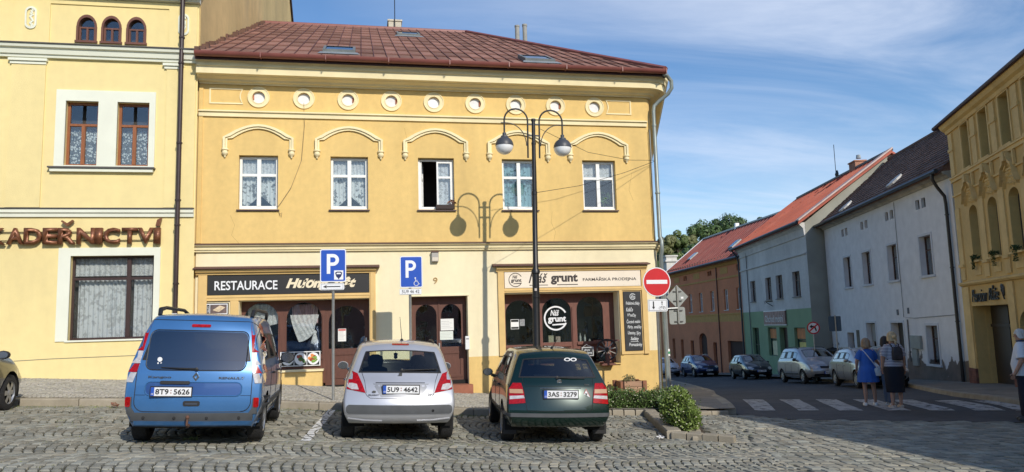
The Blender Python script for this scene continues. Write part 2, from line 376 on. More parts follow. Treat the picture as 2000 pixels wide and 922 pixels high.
def frame_win(par, x0, x1, z0, z1, y, fm, gm, mu=(.5,), tr=(.68,), fw=.07, d=.06, bw=.05, name='window', label=None, low=False):
    mb = MB()
    mb.box(x0, x0 + fw, y, y + d, z0, z1); mb.box(x1 - fw, x1, y, y + d, z0, z1)
    mb.box(x0 + fw, x1 - fw, y + .001, y + d, z0, z0 + fw); mb.box(x0 + fw, x1 - fw, y + .001, y + d, z1 - fw, z1)
    X0, X1, Z0, Z1 = x0 + fw, x1 - fw, z0 + fw, z1 - fw
    ms = [X0 + u * (X1 - X0) for u in mu]; ts = [Z0 + w * (Z1 - Z0) for w in tr]
    for m in ms: mb.box(m - bw, m + bw, y - .012, y + d - .003, Z0, ts[0] if low else Z1)
    for t in ts: mb.box(X0, X1, y - .004, y + d - .006, t - bw * .7, t + bw * .7)
    o = mb.obj(name, fm, par)
    if label: o['label'] = label
    cx = [X0 - bw] + ms + [X1 + bw]; cz = [Z0 - bw * .7] + ts + [Z1 + bw * .7]
    for i in range(len(cx) - 1):
        for j in range(len(cz) - 1):
            MB().box(cx[i] + bw, cx[i + 1] - bw, y + d * .5, y + d * .5 + .006, cz[j] + bw * .7, cz[j + 1] - bw * .7).obj('pane', gm, o)
    return o
def curtain(name, label, x0, x1, z0, z1, y, mat, loc, folds=7, amp=.03, bot=None, group=None, rz=0):
    """hanging cloth, world thing; x,z local to loc"""
    mb = MB(); n = folds * 6
    ph = U(0, 6)
    def fn(u, v):
        x = x0 + u * (x1 - x0); zb = z0 if bot is None else z0 + bot(u) * (z1 - z0)
        return (x, y + amp * sin(u * folds * 2 * pi + ph + .8 * sin(u * 9)), zb + v * (z1 - zb))
    mb.grid(fn, n, 8); o = mb.obj(name, mat, None, smooth=80, loc=loc, fix=False); o.rotation_euler = (0, 0, rz)
    return tag(o, label, 'curtain', group)
def gutter_pipe(par, path, r, mat, name='downpipe', clamps=(), n=10):
    o = MB().tube(path, r, n).obj(name, mat, par, smooth=40)
    for c in clamps:
        MB().lathe([(r + .018, -.02), (r + .018, .02)], c, 10).obj('pipe_clamp', mat, o)
    return o
# ================================================================ THE CORNER HOUSE
FY = 19.5
HOUSE = thing('corner_house', 'golden yellow two storey corner house with brown metal roof and two ground floor shops', 'house', (0, FY, 0))
WC = [-2.545 + 2.225 * i for i in range(5)]
OC = [-2.56 + 1.1075 * i for i in range(9)]
ops = [(c - .47, c + .47, 4.75, 6.12, 'r') for c in WC] + [(c - .155, c + .155, 7.46, 7.77, 'c') for c in OC]
ops += [(-2.96, .16, .30, 2.48, 'r', 0, .48), (1.22, 2.66, .22, 2.50, 'r', 0, .36), (3.62, 6.74, .60, 2.52, 'r', 0, .48)]
wb = MB()
XR = 7.72
wall(wb, -3.98, XR, -1.2, 8.2, ops, 0, .22, [(-9, 0), (.93, 1), (3.72, 0)])
# rounded corner and side wall
A19 = radians(19); sdx, sdy = sin(A19), cos(A19)
CP = [(XR, 0)] + [(XR + .26 * sin(t) , .26 - .26 * cos(t)) for t in [radians(a) for a in (14, 28, 42, 56, 71)]]
ex, ey = CP[-1]; CP.append((ex + sdx * 13, ey + sdy * 13))
for (za, zb, k) in ((-1.2, .93, 0), (.93, 3.72, 1), (3.72, 8.2, 0)):
    wb.rings([[(x, y, za), (x, y, zb)] for x, y in CP], k, False, False)
bx, by = CP[-1]
wb.poly([(bx, by, -1.2), (-3.98, by, -1.2), (-3.98, by, 8.2), (bx, by, 8.2)]); wb.poly([(-3.98, 0, -1.2), (-3.98, by, -1.2), (-3.98, by, 8.2), (-3.98, 0, 8.2)])
WALL = wb.obj('wall', [GOLD, CREAM], HOUSE, fix=False)
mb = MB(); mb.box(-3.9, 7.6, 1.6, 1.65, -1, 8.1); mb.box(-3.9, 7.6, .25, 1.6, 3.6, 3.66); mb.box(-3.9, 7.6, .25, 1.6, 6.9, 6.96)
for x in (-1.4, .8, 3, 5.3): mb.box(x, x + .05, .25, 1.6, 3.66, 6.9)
mb.obj('inner_wall', ROOM, HOUSE); MB().box(3.4, 7.0, 1.15, 1.2, -.2, 3.5).box(-3.2, 2.9, 1.15, 1.2, -.2, 3.5).obj('shop_dark_backing', DARK, HOUSE)  # black sheets added behind the shop windows to keep them dark
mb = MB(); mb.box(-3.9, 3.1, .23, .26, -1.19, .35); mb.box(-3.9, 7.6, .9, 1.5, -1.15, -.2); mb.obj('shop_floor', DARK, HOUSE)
# main cornice, string course, lower cornice (mitred round the corner)
PATH = [(-3.98, 0)] + CP[:-1] + [(ex + sdx * 12, ey + sdy * 12)]
MB().sweep([(-.02, 7.93), (.05, 7.92), (.06, 7.96), (.15, 7.97), (.17, 8.01), (.31, 8.04), (.33, 8.06), (.44, 8.07), (.45, 8.23), (.49, 8.25), (.51, 8.32), (.56, 8.37), (.57, 8.44), (-.02, 8.44)], PATH).obj('main_cornice', TRIM, HOUSE, smooth=20)
MB().sweep([(-.02, 7.09), (.05, 7.09), (.055, 7.2), (.1, 7.205), (.1, 7.24), (-.02, 7.26)], [(-3.98, 0)] + CP[:2]).obj('string_course', TRIM, HOUSE)
MB().sweep([(-.02, 3.68), (.06, 3.68), (.07, 3.72), (.1, 3.73), (.11, 3.80), (.17, 3.82), (.17, 3.845), (-.02, 3.87)], [(-4.02, 0)] + CP[:-1] + [(ex + sdx * 3, ey + sdy * 3)]).obj('lower_cornice', TRIM, HOUSE)
MB().sweep([(.0, 3.846), (.19, 3.84), (.19, 3.856), (-.0, 3.90)], [(-4.02, 0)] + CP[:-1]).obj('cornice_flashing', P('brown_flashing', (.10, .05, .04), .5, var=.2), HOUSE)
MB().box(-3.98, -3.88, -.03, 0, 3.9, 7.9).obj('corner_strip', GOLD, HOUSE)
# oculi
for i, c in enumerate(OC):
    mb = MB()
    def ring(ra, rb, ya, yb, k=28): return [[(c + r * cos(2 * pi * j / k), y, 7.615 + r * sin(2 * pi * j / k)) for j in range(k)] for r, y in ((ra, ya), (ra, yb), (rb, yb), (rb, ya))]
    mb.rings(ring(.155, .175, .02, -.03), 0, False); mb.rings(ring(.176, .245, .002, -.02), 0, False); mb.rings(ring(.246, .268, .002, -.035), 0, False)
    o = mb.obj('round_window', TRIM, HOUSE, smooth=40)
    MB().lathe([(0, .0), (.17, 0)], (c, .055, 7.615), 24, 'y', caps=False).obj('shutter_disc', P('white_board', (.78, .79, .8), .6, var=.06, scale=9, objrand=.08), o)
    if i in (0, 2, 3, 5, 7): MB().box(c + (.105 if i != 0 else -.145), c + (.15 if i != 0 else -.115), .03, .054, 7.56, 7.69).obj('brick', P('terracotta', (.45, .16, .08), .8, var=.2, scale=20), o)
# end panels beside the round windows
def panel(x0, x1, z0, z1, conc):
    pts = [(x0, z0), (x1, z0), (x1, z1), (x0, z1)]
    if conc == 'r': pts = [(x0, z0), (x1, z0)] + [(x1 - .06 * sin(pi * k / 8), z0 + (z1 - z0) * k / 8) for k in range(1, 8)] + [(x1, z1), (x0, z1)]
    if conc == 'l': pts = [(x0, z0), (x1, z0), (x1, z1), (x0, z1)] + [(x0 + .06 * sin(pi * k / 8), z1 + (z0 - z1) * k / 8) for k in range(1, 8)]
    cx, cz = (x0 + x1) / 2, (z0 + z1) / 2
    def rg(k, y): return [(cx + (x - cx) * (1 - k / (x1 - x0) * 2), y, cz + (z - cz) * (1 - k / (z1 - z0) * 2)) for x, z in pts]
    MB().rings([rg(0, .01), rg(0, -.022), rg(.035, -.022), rg(.035, .01)], 0, False).obj('moulded_panel', TRIM, HOUSE)
panel(-3.74, -2.93, 7.42, 7.83, 'r'); panel(6.62, 7.36, 7.42, 7.83, 'l')
# window hoods
hood = MB(); hd = MB()
def hoodpath(k=0):
    p = [(-.85 + k, 6.27), (-.85 + k, 6.56 - k * .3)]
    for j in range(1, 12):
        t = -1 + 2 * j / 12; p.append((t * (.85 - k), 6.90 - k - .36 * abs(t) ** 1.9))
    return p + [(.85 - k, 6.56 - k * .3), (.85 - k, 6.27)]
for (k, w, d) in ((0, .055, .085), (.06, .045, .05)):
    a, b = hoodpath(k), hoodpath(k + w)
    hood.rings([[(p[0], .01, p[1]), (p[0], -d, p[1]), (q[0], -d, q[1]), (q[0], .01, q[1])] for p, q in zip(a, b)], 0, True)
for sx in (-1, 1):
    hd.lathe([(.0, 6.275), (.085, 6.27), (.088, 6.235), (.06, 6.225), (.065, 6.2), (.078, 6.17), (.07, 6.13), (.035, 6.10), (.028, 6.085), (.02, 6.05), (0, 6.04)], (sx * .8, -.03, 0), 12)
hm = hood.mesh('window_hood', TRIM); dm = hd.mesh('corbel_drops', TRIM, 50)
for c in WC:
    h = link('window_hood', hm, HOUSE, (c, 0, 0)); split(link('corbel_drop', dm, h))
# upper windows
SILL = P('dark_sill_metal', (.05, .02, .02), .4)
for i, c in enumerate(WC):
    if i != 2:
        w = frame_win(HOUSE, c - .465, c + .465, 4.79, 6.1, .13, WHITE, GLASS, (.5,), (.66,), .06, .06, .048)
    else:
        w = frame_win(HOUSE, c - .465, c + .465, 4.79, 6.1, .13, WHITE, GLASS, (), (), .045, .06, .03)
        for q in list(w.children): bpy.data.objects.remove(q)
        r = frame_win(HOUSE, c + .02, c + .42, 4.84, 6.05, .12, WHITE, GLASS, (), (.66,), .045, .05, .04, 'window_sash')
        l = frame_win(HOUSE, -.41, 0, 4.84, 6.05, 0, WHITE, GLASS, (), (.66,), .045, .05, .04, 'window_sash', 'open casement swung inward')
        l.location = (c - .42, .16, 0); l.rotation_euler = (0, 0, radians(-100)); 
        for q in []: pass
    MB().box(c - .46, c + .46, .10, .2, 4.755, 4.80).obj('bottom_rail', WHITE, w)
    MB().add([(c - .51, -.05, 4.735), (c + .51, -.05, 4.735), (c + .51, .13, 4.752), (c - .51, .13, 4.752), (c - .51, -.05, 4.70), (c + .51, -.05, 4.70)], [(0, 1, 2, 3), (0, 4, 5, 1)]).obj('sill', SILL, HOUSE, fix=False)
names = ['leftmost', 'second', 'middle open', 'fourth', 'rightmost']
for i, c in enumerate(WC):
    if i in (0, 1):
        curtain('lace_curtain', f'floral net curtain parted at the bottom behind the {names[i]} upper floor window', c - .43, c + .43, 4.85, 5.72, .27, LACE, (0, FY, 0), 9, .02, (lambda u: .34 * max(0, 1 - abs(u - .52) * 2.6) ** 1.1), 'net curtains upstairs')
        curtain('lace_valance', f'short white net valance at the top of the {names[i]} upper floor window', c - .43, c + .43, 5.62, 6.08, .25, NET, (0, FY, 0), 9, .015, (lambda u: .08 * abs(sin(u * 15))), 'net curtains upstairs')
    if i == 2:
        curtain('lace_curtain', 'banded white lace curtain behind the closed right sash of the middle upper window', c + .05, c + .44, 4.9, 6.04, .24, lace('banded_lace', (.9, .92, .93), .78, 30, lo=.6), (0, FY, 0), 4, .012, None, 'net curtains upstairs')
    if i == 3:
        curtain('lace_curtain', 'blue green patterned curtain behind the upper window beside the street lamp', c - .43, c + .43, 4.84, 6.05, .28, lace('teal_lace', (.35, .6, .66), .7, 14, lo=.45), (0, FY, 0), 6, .02, None, 'net curtains upstairs')
    if i == 4:
        curtain('lace_curtain', 'thin white net over the top half of the rightmost upper floor window', c - .43, c + .43, 5.6, 6.06, .27, NET, (0, FY, 0), 5, .015, None, 'net curtains upstairs')
def leafy(mb, c, r, n, s, m=0, squash=1, shell=0, upb=.3):
    c = Vector(c)
    for _ in range(n):
        while True:
            d = Vector((U(-1, 1), U(-1, 1), U(-1, 1)))
            if shell < d.length < 1: break
        p = c + Vector((d.x * r, d.y * r, d.z * r * squash)); k = s * U(.6, 1.3)
        a = Vector((U(-1, 1), U(-1, 1), U(-1, 1) + upb)).normalized(); b = a.cross(Vector((U(-1, 1), U(-1, 1), U(-1, 1)))).normalized()
        mb.poly([p - a * k, p + b * k * .45, p + a * k, p - b * k * .45], m)
LEAF = P('leaf_green', (.09, .16, .035), .55, objrand=.2, var=.35, scale=3)
mb = MB(); mb.tube([(6.56, .36, 4.8), (6.56, .36, 5.1)], .01); leafy(mb, (6.56, .36, 5.12), .22, 60, .07)
tag(mb.obj('house_plant', LEAF, None, loc=(0, FY, 0), fix=False), 'leafy green house plant behind the glass of the rightmost upper window', 'plant')
fb = thing('flower_box', 'dark flower box with wilted plants on the sill of the open window', 'flower box', (WC[2] + .2, FY, 4.75))
MB().box(-.22, .24, -.06, .1, .01, .12).obj('box', P('dark_box', (.05, .035, .03), .8), fb)
mb = MB(); leafy(mb, (.2, .02, .17), .12, 26, .05); mb.tube([(.22, .02, .1), (.26, 0, .3)], .005); mb.obj('plant', P('dry_leaves', (.22, .1, .06), .8), fb, fix=False)
# ---- roof
EV = Vector((0, -.66, 8.50)); RG = Vector((0, 11.72, 14.35))
SL = (RG - EV); SLn = SL.length; SLu = SL / SLn; NRM = Vector((0, -SLu.z, SLu.y))
ROOF = MB().add([(-3.98, EV.y, EV.z), (8.2, EV.y, EV.z), (4.43, RG.y, RG.z), (-3.98, RG.y, RG.z), (8.2 + sdx * 14, EV.y + sdy * 14, 8.5), (-3.98, 24, 8.5), (12.5, 24, 8.5),
     (-3.98, EV.y, 8.47), (8.2, EV.y, 8.47), (8.2 + sdx * 14, EV.y + sdy * 14, 8.47), (-3.98, .4, 8.47), (7.5, .4, 8.47), (7.5 + sdx * 14, 14, 8.47)],
    [(0, 1, 2, 3), (1, 4, 2), (2, 4, 6, 5, 3), (7, 8, 11, 10), (8, 9, 12, 11), (0, 1, 8, 7), (1, 4, 9, 8)]).obj('roof', P('roof_underlay', (.07, .03, .022), .7), HOUSE, fix=False)
NR = 10; cw = .33; rows = SLn / NR
def xhip(t): return 8.2 + (4.43 - 8.2) * t / SLn
def clip(poly, f):           # keep f(p) >= 0
    out = []
    for i in range(len(poly)):
        a, b = poly[i], poly[(i + 1) % len(poly)]; fa, fb_ = f(a), f(b)
        if fa >= 0: out.append(a)
        if (fa >= 0) != (fb_ >= 0): k = fa / (fa - fb_); out.append((a[0] + (b[0] - a[0]) * k, a[1] + (b[1] - a[1]) * k))
    return out
def sheet_mesh(pl, t0):
    mb = MB(); n = len(pl)
    bot = [Vector((x, 0, 0)) + SLu * t + NRM * .006 for x, t in pl]
    tops = [Vector((x, 0, 0)) + SLu * t + NRM * (.035 - .02 * (t - t0) / rows) for x, t in pl]
    mb.rings([bot, tops], 0, False); mb.poly(tops)
    return mb
cache = {}
NC = 39; sheets = []
for j in range(NR):
    off = 0 if j % 2 == 0 else 0
    for i in range(NC):
        x0 = -3.97 + i * cw; t0 = j * rows
        pl = [(x0 + .012, t0 + .01), (x0 + cw - .012, t0 + .01), (x0 + cw - .012, t0 + rows - .005), (x0 + .012, t0 + rows - .005)]
        c = clip(pl, lambda p: xhip(p[1]) - .05 - p[0])
        if len(c) < 3: continue
        base = Vector((x0, 0, 0)) + SLu * t0; sheets.append((c == pl, [(p[0] - x0, p[1] - t0) for p in c], EV + base))
sheets.sort(key=lambda q: q[2].y)
far_ = MB(); full = sheet_mesh([(.012, .01), (cw - .012, .01), (cw - .012, rows - .005), (.012, rows - .005)], 0).mesh('sheet', ROOFM)
for k, (isf, pl, at_) in enumerate(sheets):
    if k < 292: link('sheet', full if isf else sheet_mesh(pl, 0).mesh('sheet', ROOFM), ROOF, at_)
    else: q = sheet_mesh(pl, 0); far_.add([Vector(p) + at_ for p in q.v], q.f)
o = far_.obj('upper_sheets', P('painted_roof_sheets', (.225, .115, .09), .8, var=.35, scale=2.2, var2=.15, grunge=.6, gcol=(.36, .25, .19), spec=.1), ROOF); o['kind'] = 'stuff'
mb = MB()
for i in range(1, NC):
    x0 = -3.97 + i * cw; t1 = SLn
    if x0 > 4.4: t1 = SLn * (8.15 - x0) / (8.2 - 4.43)
    if t1 < .2: continue
    a = EV + Vector((x0, 0, 0)); b = a + SLu * t1
    mb.ext([a + Vector((-.008, 0, 0)), a + Vector((.008, 0, 0)), b + Vector((.008, 0, 0)), b + Vector((-.008, 0, 0))], NRM * .05)
o = mb.obj('standing_seams', P('roof_seam', (.13, .05, .036), .5, var=.25), ROOF); o['kind'] = 'stuff'
MB().tube([(-3.98, RG.y, RG.z + .03), (4.43, RG.y, RG.z + .03)], .09, 6).obj('ridge_cap', GUTR, ROOF)
MB().tube([(4.43, RG.y, RG.z + .04), (8.17, EV.y + .02, EV.z + .05)], .085, 6).obj('hip_cap', GUTR, ROOF)
# left verge against the taller neighbour: ragged mortar
mb = MB()
for k in range(60):
    t = SLn * k / 60; p = EV + SLu * (t + U(0, .1)); h = U(.05, .16)
    mb.box(-3.99, -3.99 + U(.06, .2), p.y, p.y + .24, p.z + .02, p.z + h)
o = mb.obj('verge_mortar', P('dark_mortar', (.13, .07, .05), .9, var=.3, scale=5), ROOF)
# eaves board + half-round gutter
MB().box(-3.98, 8.1, -.62, -.60, 8.36, 8.5).obj('eaves_board', GUTR, ROOF)
gp = [(.108 * cos(a), .108 * sin(a)) for a in [pi + pi * k / 8 for k in range(9)]] + [(.1 * cos(a), .1 * sin(a)) for a in [2 * pi - pi * k / 8 for k in range(9)]]
gt = MB()
xs = -3.96
while xs < 8.1:
    xe = min(xs + 1.55, 8.14)
    gt.rings([[(x, -.72 + a, 8.50 + b) for a, b in gp] for x in (xs, xe - .004)]); gt.box(xe - .03, xe - .005, -.835, -.61, 8.385, 8.51)
    xs = xe
GUT = gt.obj('gutter', GUTR, ROOF, smooth=30)
MB().box(-3.96, 8.1, -.64, -.624, 8.34, 8.42).obj('gutter_flashing', P('dark_fascia', (.05, .02, .018), .6), GUT)
mb = MB(); s0 = Vector((8.14, -.6, 8.48)); s1 = s0 + Vector((sdx * 13, sdy * 13, 0))
mb.tube([s0, s1], .09, 8); mb.obj('side_gutter', P('dark_gutter', (.03, .02, .02), .6), ROOF)
# skylights, chimneys, aerial
for x, t in ((-.58, 1.5), (1.72, 9.7), (4.8, 1.25)):
    p = EV + Vector((x, 0, 0)) + SLu * t
    mb = MB(); a = .42; b = .55
    q = lambda u, v, w: p + Vector((u, 0, 0)) + SLu * v + NRM * w
    mb.rings([[q(-a, -b, .01), q(a, -b, .01), q(a, b, .01), q(-a, b, .01)], [q(-a, -b, .13), q(a, -b, .13), q(a, b, .13), q(-a, b, .13)], [q(-a + .07, -b + .07, .13), q(a - .07, -b + .07, .13), q(a - .07, b - .07, .13), q(-a + .07, b - .07, .13)]], 0, False)
    sk = mb.obj('skylight', P('weathered_zinc', (.22, .24, .24), .6, metal=.3, var=.15), ROOF)
    MB().poly([q(-a + .07, -b + .07, .115), q(a - .07, -b + .07, .115), q(a - .07, b - .07, .115), q(-a + .07, b - .07, .115)]).obj('pane', GLASSD, sk, fix=False)
    MB().poly([q(-a + .07, -b + .07, .09), q(a - .07, -b + .07, .09), q(a - .07, b - .07, .09), q(-a + .07, b - .07, .09)]).obj('blind', P('grey_blind', (.12, .14, .13), .8), sk, fix=False)
    MB().ext([q(-a - .12, -b - .3, .045), q(a + .12, -b - .3, .045), q(a + .05, -b, .06), q(-a - .05, -b, .06)], NRM * .006).obj('flashing', ZINC, sk)
CHIM = P('chimney_render', (.6, .56, .46), .9, var=.15, scale=3, grunge=.3)
ch = MB().box(1.14, 1.68, RG.y + .2, RG.y + .8, 13.6, 14.8).box(1.1, 1.72, RG.y + .16, RG.y + .84, 14.8, 14.87).obj('chimney', CHIM, ROOF)
MB().tube([(1.4, RG.y + .1, 14.0), (1.4, RG.y + .1, 17.6)], .02, 5).obj('aerial', BLACKM, ROOF)
ch = MB().box(6.55, 7.3, RG.y - .1, RG.y + .5, 12.2, 13.85).obj('chimney', CHIM, ROOF)
MB().lathe([(.1, 13.8), (.1, 14.78), (.115, 14.78), (.115, 14.85), (.07, 14.85)], (6.74, RG.y + .15, 0), 12).lathe([(.1, 13.8), (.1, 14.84), (.115, 14.84), (.115, 14.92), (.07, 14.92)], (7.08, RG.y + .15, 0), 12).obj('flue', P('concrete_flue', (.32, .32, .3), .9, var=.15), ch, smooth=40)
# corner downpipe
gutter_pipe(HOUSE, [(8.10, -.66, 8.40), (8.25, -.5, 8.44), (8.42, -.42, 8.3), (8.42, -.42, 8.1), (8.34, -.34, 7.96), (8.12, -.16, 7.78), (8.0, -.12, 7.66), (7.97, -.12, 7.5), (7.97, -.12, 4.0), (7.97, -.22, 3.86), (7.97, -.22, 3.6), (7.97, -.12, 3.45), (7.98, -.12, -.35)], .055, P('grey_green_pipe', (.29, .33, .31), .45, metal=.3, var=.15, scale=3), clamps=[(7.97, -.12, 7.1), (7.97, -.12, 5.2), (7.97, -.12, 2.0)])
gutter_pipe(HOUSE, [(7.86, -.06, 7.0), (7.86, -.06, 4.0)], .012, ZINC, 'cable_conduit')
# cables on the facade
mb = MB()
def cable(pts, r=.006): mb.tube(pts, r, 5)
cable([(OC[1], -.03, 7.5), (OC[1] + .02, -.04, 6.9), (-1.5, -.05, 6.0), (-1.75, -.05, 5.3), (-2.0, -.04, 4.9), (-2.08, -.02, 4.8)])
cable([(-2.05, -.02, 4.72), (-2.02, -.03, 4.6), (-1.98, -.03, 4.56), (-1.97, -.03, 4.66), (-2.03, -.03, 4.62)])
mb.obj('loose_cable', P('beige_cable', (.35, .25, .12), .6), HOUSE)
# ---- ground floor
# restaurant shopfront
SH = MB()
SH.box(-4.0, .40, -.22, .0, 3.245, 3.30); SHB = SH
FR = P('ochre_timber_paint', (.72, .49, .19), .6, var=.07, scale=3, grunge=.15, gcol=(.4, .28, .14))
SF1 = MB(); SF1.sweep([(0, 3.12), (.08, 3.12), (.09, 3.17), (.15, 3.18), (.17, 3.24), (0, 3.24)], [(-3.96, 0), (.34, 0)])
SF1.box(-3.9, -3.70, -.07, 0, .5, 3.12); SF1.box(.17, .32, -.07, 0, .2, 3.12); SF1.box(.20, .29, -.09, -.07, .2, 3.12)
SF1.box(-3.70, .17, -.055, 0, 2.49, 2.62); SF1.box(-3.70, .17, -.07, 0, 2.56, 2.60); SF1.box(-3.16, -2.97, -.05, 0, .6, 2.49)
shop1 = SF1.obj('shopfront_frame', FR, HOUSE)
MB().add([(-4.0, -.24, 3.25), (.42, -.24, 3.25), (.42, -.24, 3.275), (-4.0, -.24, 3.275), (-4.0, 0, 3.33), (.42, 0, 3.33), (-4, 0, 3.25), (.42, 0, 3.25)], [(0, 1, 2, 3), (3, 2, 5, 4), (0, 6, 7, 1), (0, 3, 4, 6), (1, 7, 5, 2)]).obj('canopy_flashing', P('rusty_flashing', (.11, .045, .035), .6, var=.2, grunge=.3), shop1)
sg = thing('restaurant_sign', 'long black fascia board with white RESTAURACE lettering above the restaurant window', 'sign', (0, FY, 0))
MB().box(-3.69, .15, -.045, -.005, 2.63, 3.11).obj('board', P('black_board', (.018, .017, .016), .5, var=.15, scale=2), sg)
text('RESTAURACE', -3.53, -2.06, 2.745, 2.97, -.046, SIGNW, sg, bold=.015)
CRL = P('cream_lettering', (.83, .72, .5), .5)
text('Hương Việt', -1.86, -.16, 2.70, 3.03, -.046, CRL, sg, bold=.05, shear=.35)
# brown timber window wall
bw = MB()
def bottomz(x): return .98
bw.box(-2.955, -2.9, .13, .17, .6, 2.47); wall(bw, -2.96, -.93, 1.02, 2.47, [(-2.9, -2.08, 1.12, 2.43, 'a', 2.02), (-1.88, -1.02, 1.12, 2.43, 'a', 2.02)], .12, .05)
bw.box(-2.96, -.96, .09, .12, 1.0, 1.06); bw.box(-2.04, -1.91, .105, .12, 1.05, 2.1); bw.box(-1.0, -.93, .1, .12, .4, 2.1)
bw.box(-2.96, -.96, .125, .17, .6, 1.0)
BW = bw.obj('shop_window', BROWN, HOUSE, fix=False)
for a, b in ((-2.9, -2.08), (-1.88, -1.02)): MB().box(a, b, .15, .156, 1.1, 2.43).obj('pane', GLASS, BW)
dr = MB(); wall(dr, -.93, .16, .25, 2.47, [(-.85, .05, 1.24, 2.32, 'a', 1.9)], .13, .05)
dr.box(-.80, .0, .11, .13, .5, .56); dr.box(-.80, .0, .11, .13, 1.08, 1.14); dr.box(-.80, -.74, .11, .13, .56, 1.08); dr.box(-.06, .0, .11, .13, .56, 1.08)
DR = dr.obj('shop_door', BROWN, HOUSE, fix=False); MB().box(-.85, .05, .16, .166, 1.24, 2.32).obj('pane', GLASSD, DR)
MB().box(.07, .1, .06, .12, 1.2, 1.5).obj('handle', WHITE, DR)
MB().box(-2.955, -.99, -.02, .47, -.3, .72).obj('plinth', GOLD, HOUSE); MB().box(-2.955, -.96, -.07, .40, .72, .76).obj('stone_sill', TRIM, HOUSE)
MB().box(-.98, .17, -.12, .25, -.2, .29).obj('door_step', P('worn_stone', (.36, .3, .24), .9, var=.2), HOUSE)
curtain('swag_curtain', 'white and pink swag curtain in the arched restaurant window beside the blue van', -2.82, -2.1, 1.75, 2.4, .28, NET, (0, FY, 0), 7, .02, lambda u: .25 * u)
def swag(mb):
    def fn(u, v):           # from rail down to the knot
        x0 = -1.80 + .7 * u; kx = -1.20; z1 = 2.12
        t = v ** 1.4
        return (x0 + (kx - x0) * t * (.35 + .65 * u ** .5), .27 + .015 * sin(u * 40) * (1 - v * .5), z1 - (.30 + .42 * (1 - abs(u - .0))) * v + .18 * t * (1 - u) * .2)
    mb.grid(fn, 48, 10)
    mb.rings([[(-1.20 + r * cos(a), .27 + r * .4 * sin(a), z) for a in [2 * pi * k / 10 for k in range(10)]] for z, r in ((1.72, .02), (1.68, .055), (1.63, .035), (1.5, .07), (1.4, .10), (1.36, .02))])
mb = MB(); swag(mb)
tag(mb.obj('swag_curtain', NET, None, smooth=60, loc=(0, FY, 0), fix=False), 'white swag curtain gathered in a hanging knot in the right arched restaurant window', 'curtain')
curtain('pink_curtain', 'pale pink pleated curtain under the arch of the right restaurant window', -1.76, -1.12, 1.78, 2.38, .30, lace('pink_cloth', (.80, .55, .57), .85, 12, lo=.9), (0, FY, 0), 9, .02, lambda u: .5 * abs(u - .55))
nt_ = thing('food_poster', 'wide photo poster of three plated meals under the restaurant window', 'poster', (0, FY, 0))
MB().box(-2.02, -1.05, .05, .088, .84, 1.20).obj('board', SIGNW, nt_)
for k, (c1, c2, c3) in enumerate((((.75, .55, .25), (.5, .06, .03), (.05, .12, .03)), ((.3, .12, .05), (.35, .06, .04), (.05, .14, .03)), ((.75, .25, .06), (.35, .05, .02), (.2, .35, .06)))):
    x = -1.99 + k * .31
    mb = MB(); mb.box(x, x + .295, .044, .049, .86, 1.18); mb.obj('picture_ground', BLACK, nt_)
    d = MB(); d.lathe([(0, -.003), (.145, 0)], (x + .15, .043, 1.02), 20, 'y', caps=False, sy=1.05); d.obj('plate', SIGNW, nt_)
    for q, cc in enumerate((c1, c2, c3)):
        f = MB()
        for _ in range(7):
            ax, az_ = x + .15 + U(-.06, .06) + (q - 1) * .035, 1.03 + U(-.05, .05) - (q - 1) * .03; f.lathe([(0, -.004 - .002 * q), (U(.02, .045), -.001 * q)], (ax, .038 - .002 * q - R() * .001, az_), 8, 'y', caps=False)
        f.obj('food_print', P('print_%d_%d' % (k, q), cc, .6, var=.3, scale=30), nt_)
sp = thing('salad_poster', 'small framed salad poster on the ochre panel left of the restaurant window', 'poster', (0, FY, 0))
MB().box(-3.73, -3.2, -.04, .0, 1.9, 2.44).obj('frame', BLACK, sp)
MB().box(-3.71, -3.22, -.046, -.04, 2.17, 2.42).obj('picture_border', SIGNW, sp); MB().box(-3.62, -3.24, -.05, -.045, 2.19, 2.40).obj('picture', P('poster_print', (.13, .09, .08), .6, var=.4, scale=8), sp)
MB().box(-3.695, -3.635, -.05, -.045, 2.19, 2.40).obj('side_strip', BLACK, sp)
mb = MB(); mb.poly([(-3.56, -.053, 2.27), (-3.42, -.053, 2.22), (-3.27, -.053, 2.33), (-3.4, -.053, 2.38)]); mb.obj('sandwich_print', P('bread_print', (.7, .55, .36), .6, var=.25, scale=14), sp, fix=False)
MB().box(-3.71, -3.22, -.046, -.04, 1.94, 2.15).obj('menu_sheet', P('menu_green', (.6, .62, .45), .6, var=.3, scale=12), sp)
t_ = text('SALÁTY', 0, .16, 0, .035, 0, SIGNW, sp, bold=.03); t_.rotation_euler = (0, radians(-90), 0); t_.location = (-3.65, -.052, 2.215)
def notice(label, x0, x1, z0, z1, y, head=None, lines=5, col=(.8, .8, .76)):
    t = thing('paper_notice', label, 'notice', (0, FY, 0))
    MB().box(x0, x1, y - .003, y, z0, z1).obj('sheet', P('paper_%d' % int(col[0] * 100), col, .8), t)
    mb = MB(); H_ = z1 - z0
    for k in range(lines):
        zz = z1 - H_ * (.22 + .7 * k / lines); mb.box(x0 + .02, x1 - .02 - U(0, .3) * (x1 - x0), y - .005, y - .003, zz - H_ * .02, zz)
    mb.obj('print_lines', P('grey_print', (.35, .35, .35), .8), t)
    if head: MB().box(x0 + .01, x1 - .01, y - .006, y - .003, z1 - H_ * .16, z1 - H_ * .04).obj('header', head, t)
REDP = P('red_print', (.55, .05, .05), .6)
notice('opening hours sheet with a red heading on the restaurant door glass', -.62, -.42, 1.42, 1.74, .157, REDP, 7)
notice('white paper notice taped high on the brown double door glass', 1.98, 2.32, 1.62, 1.92, .14)
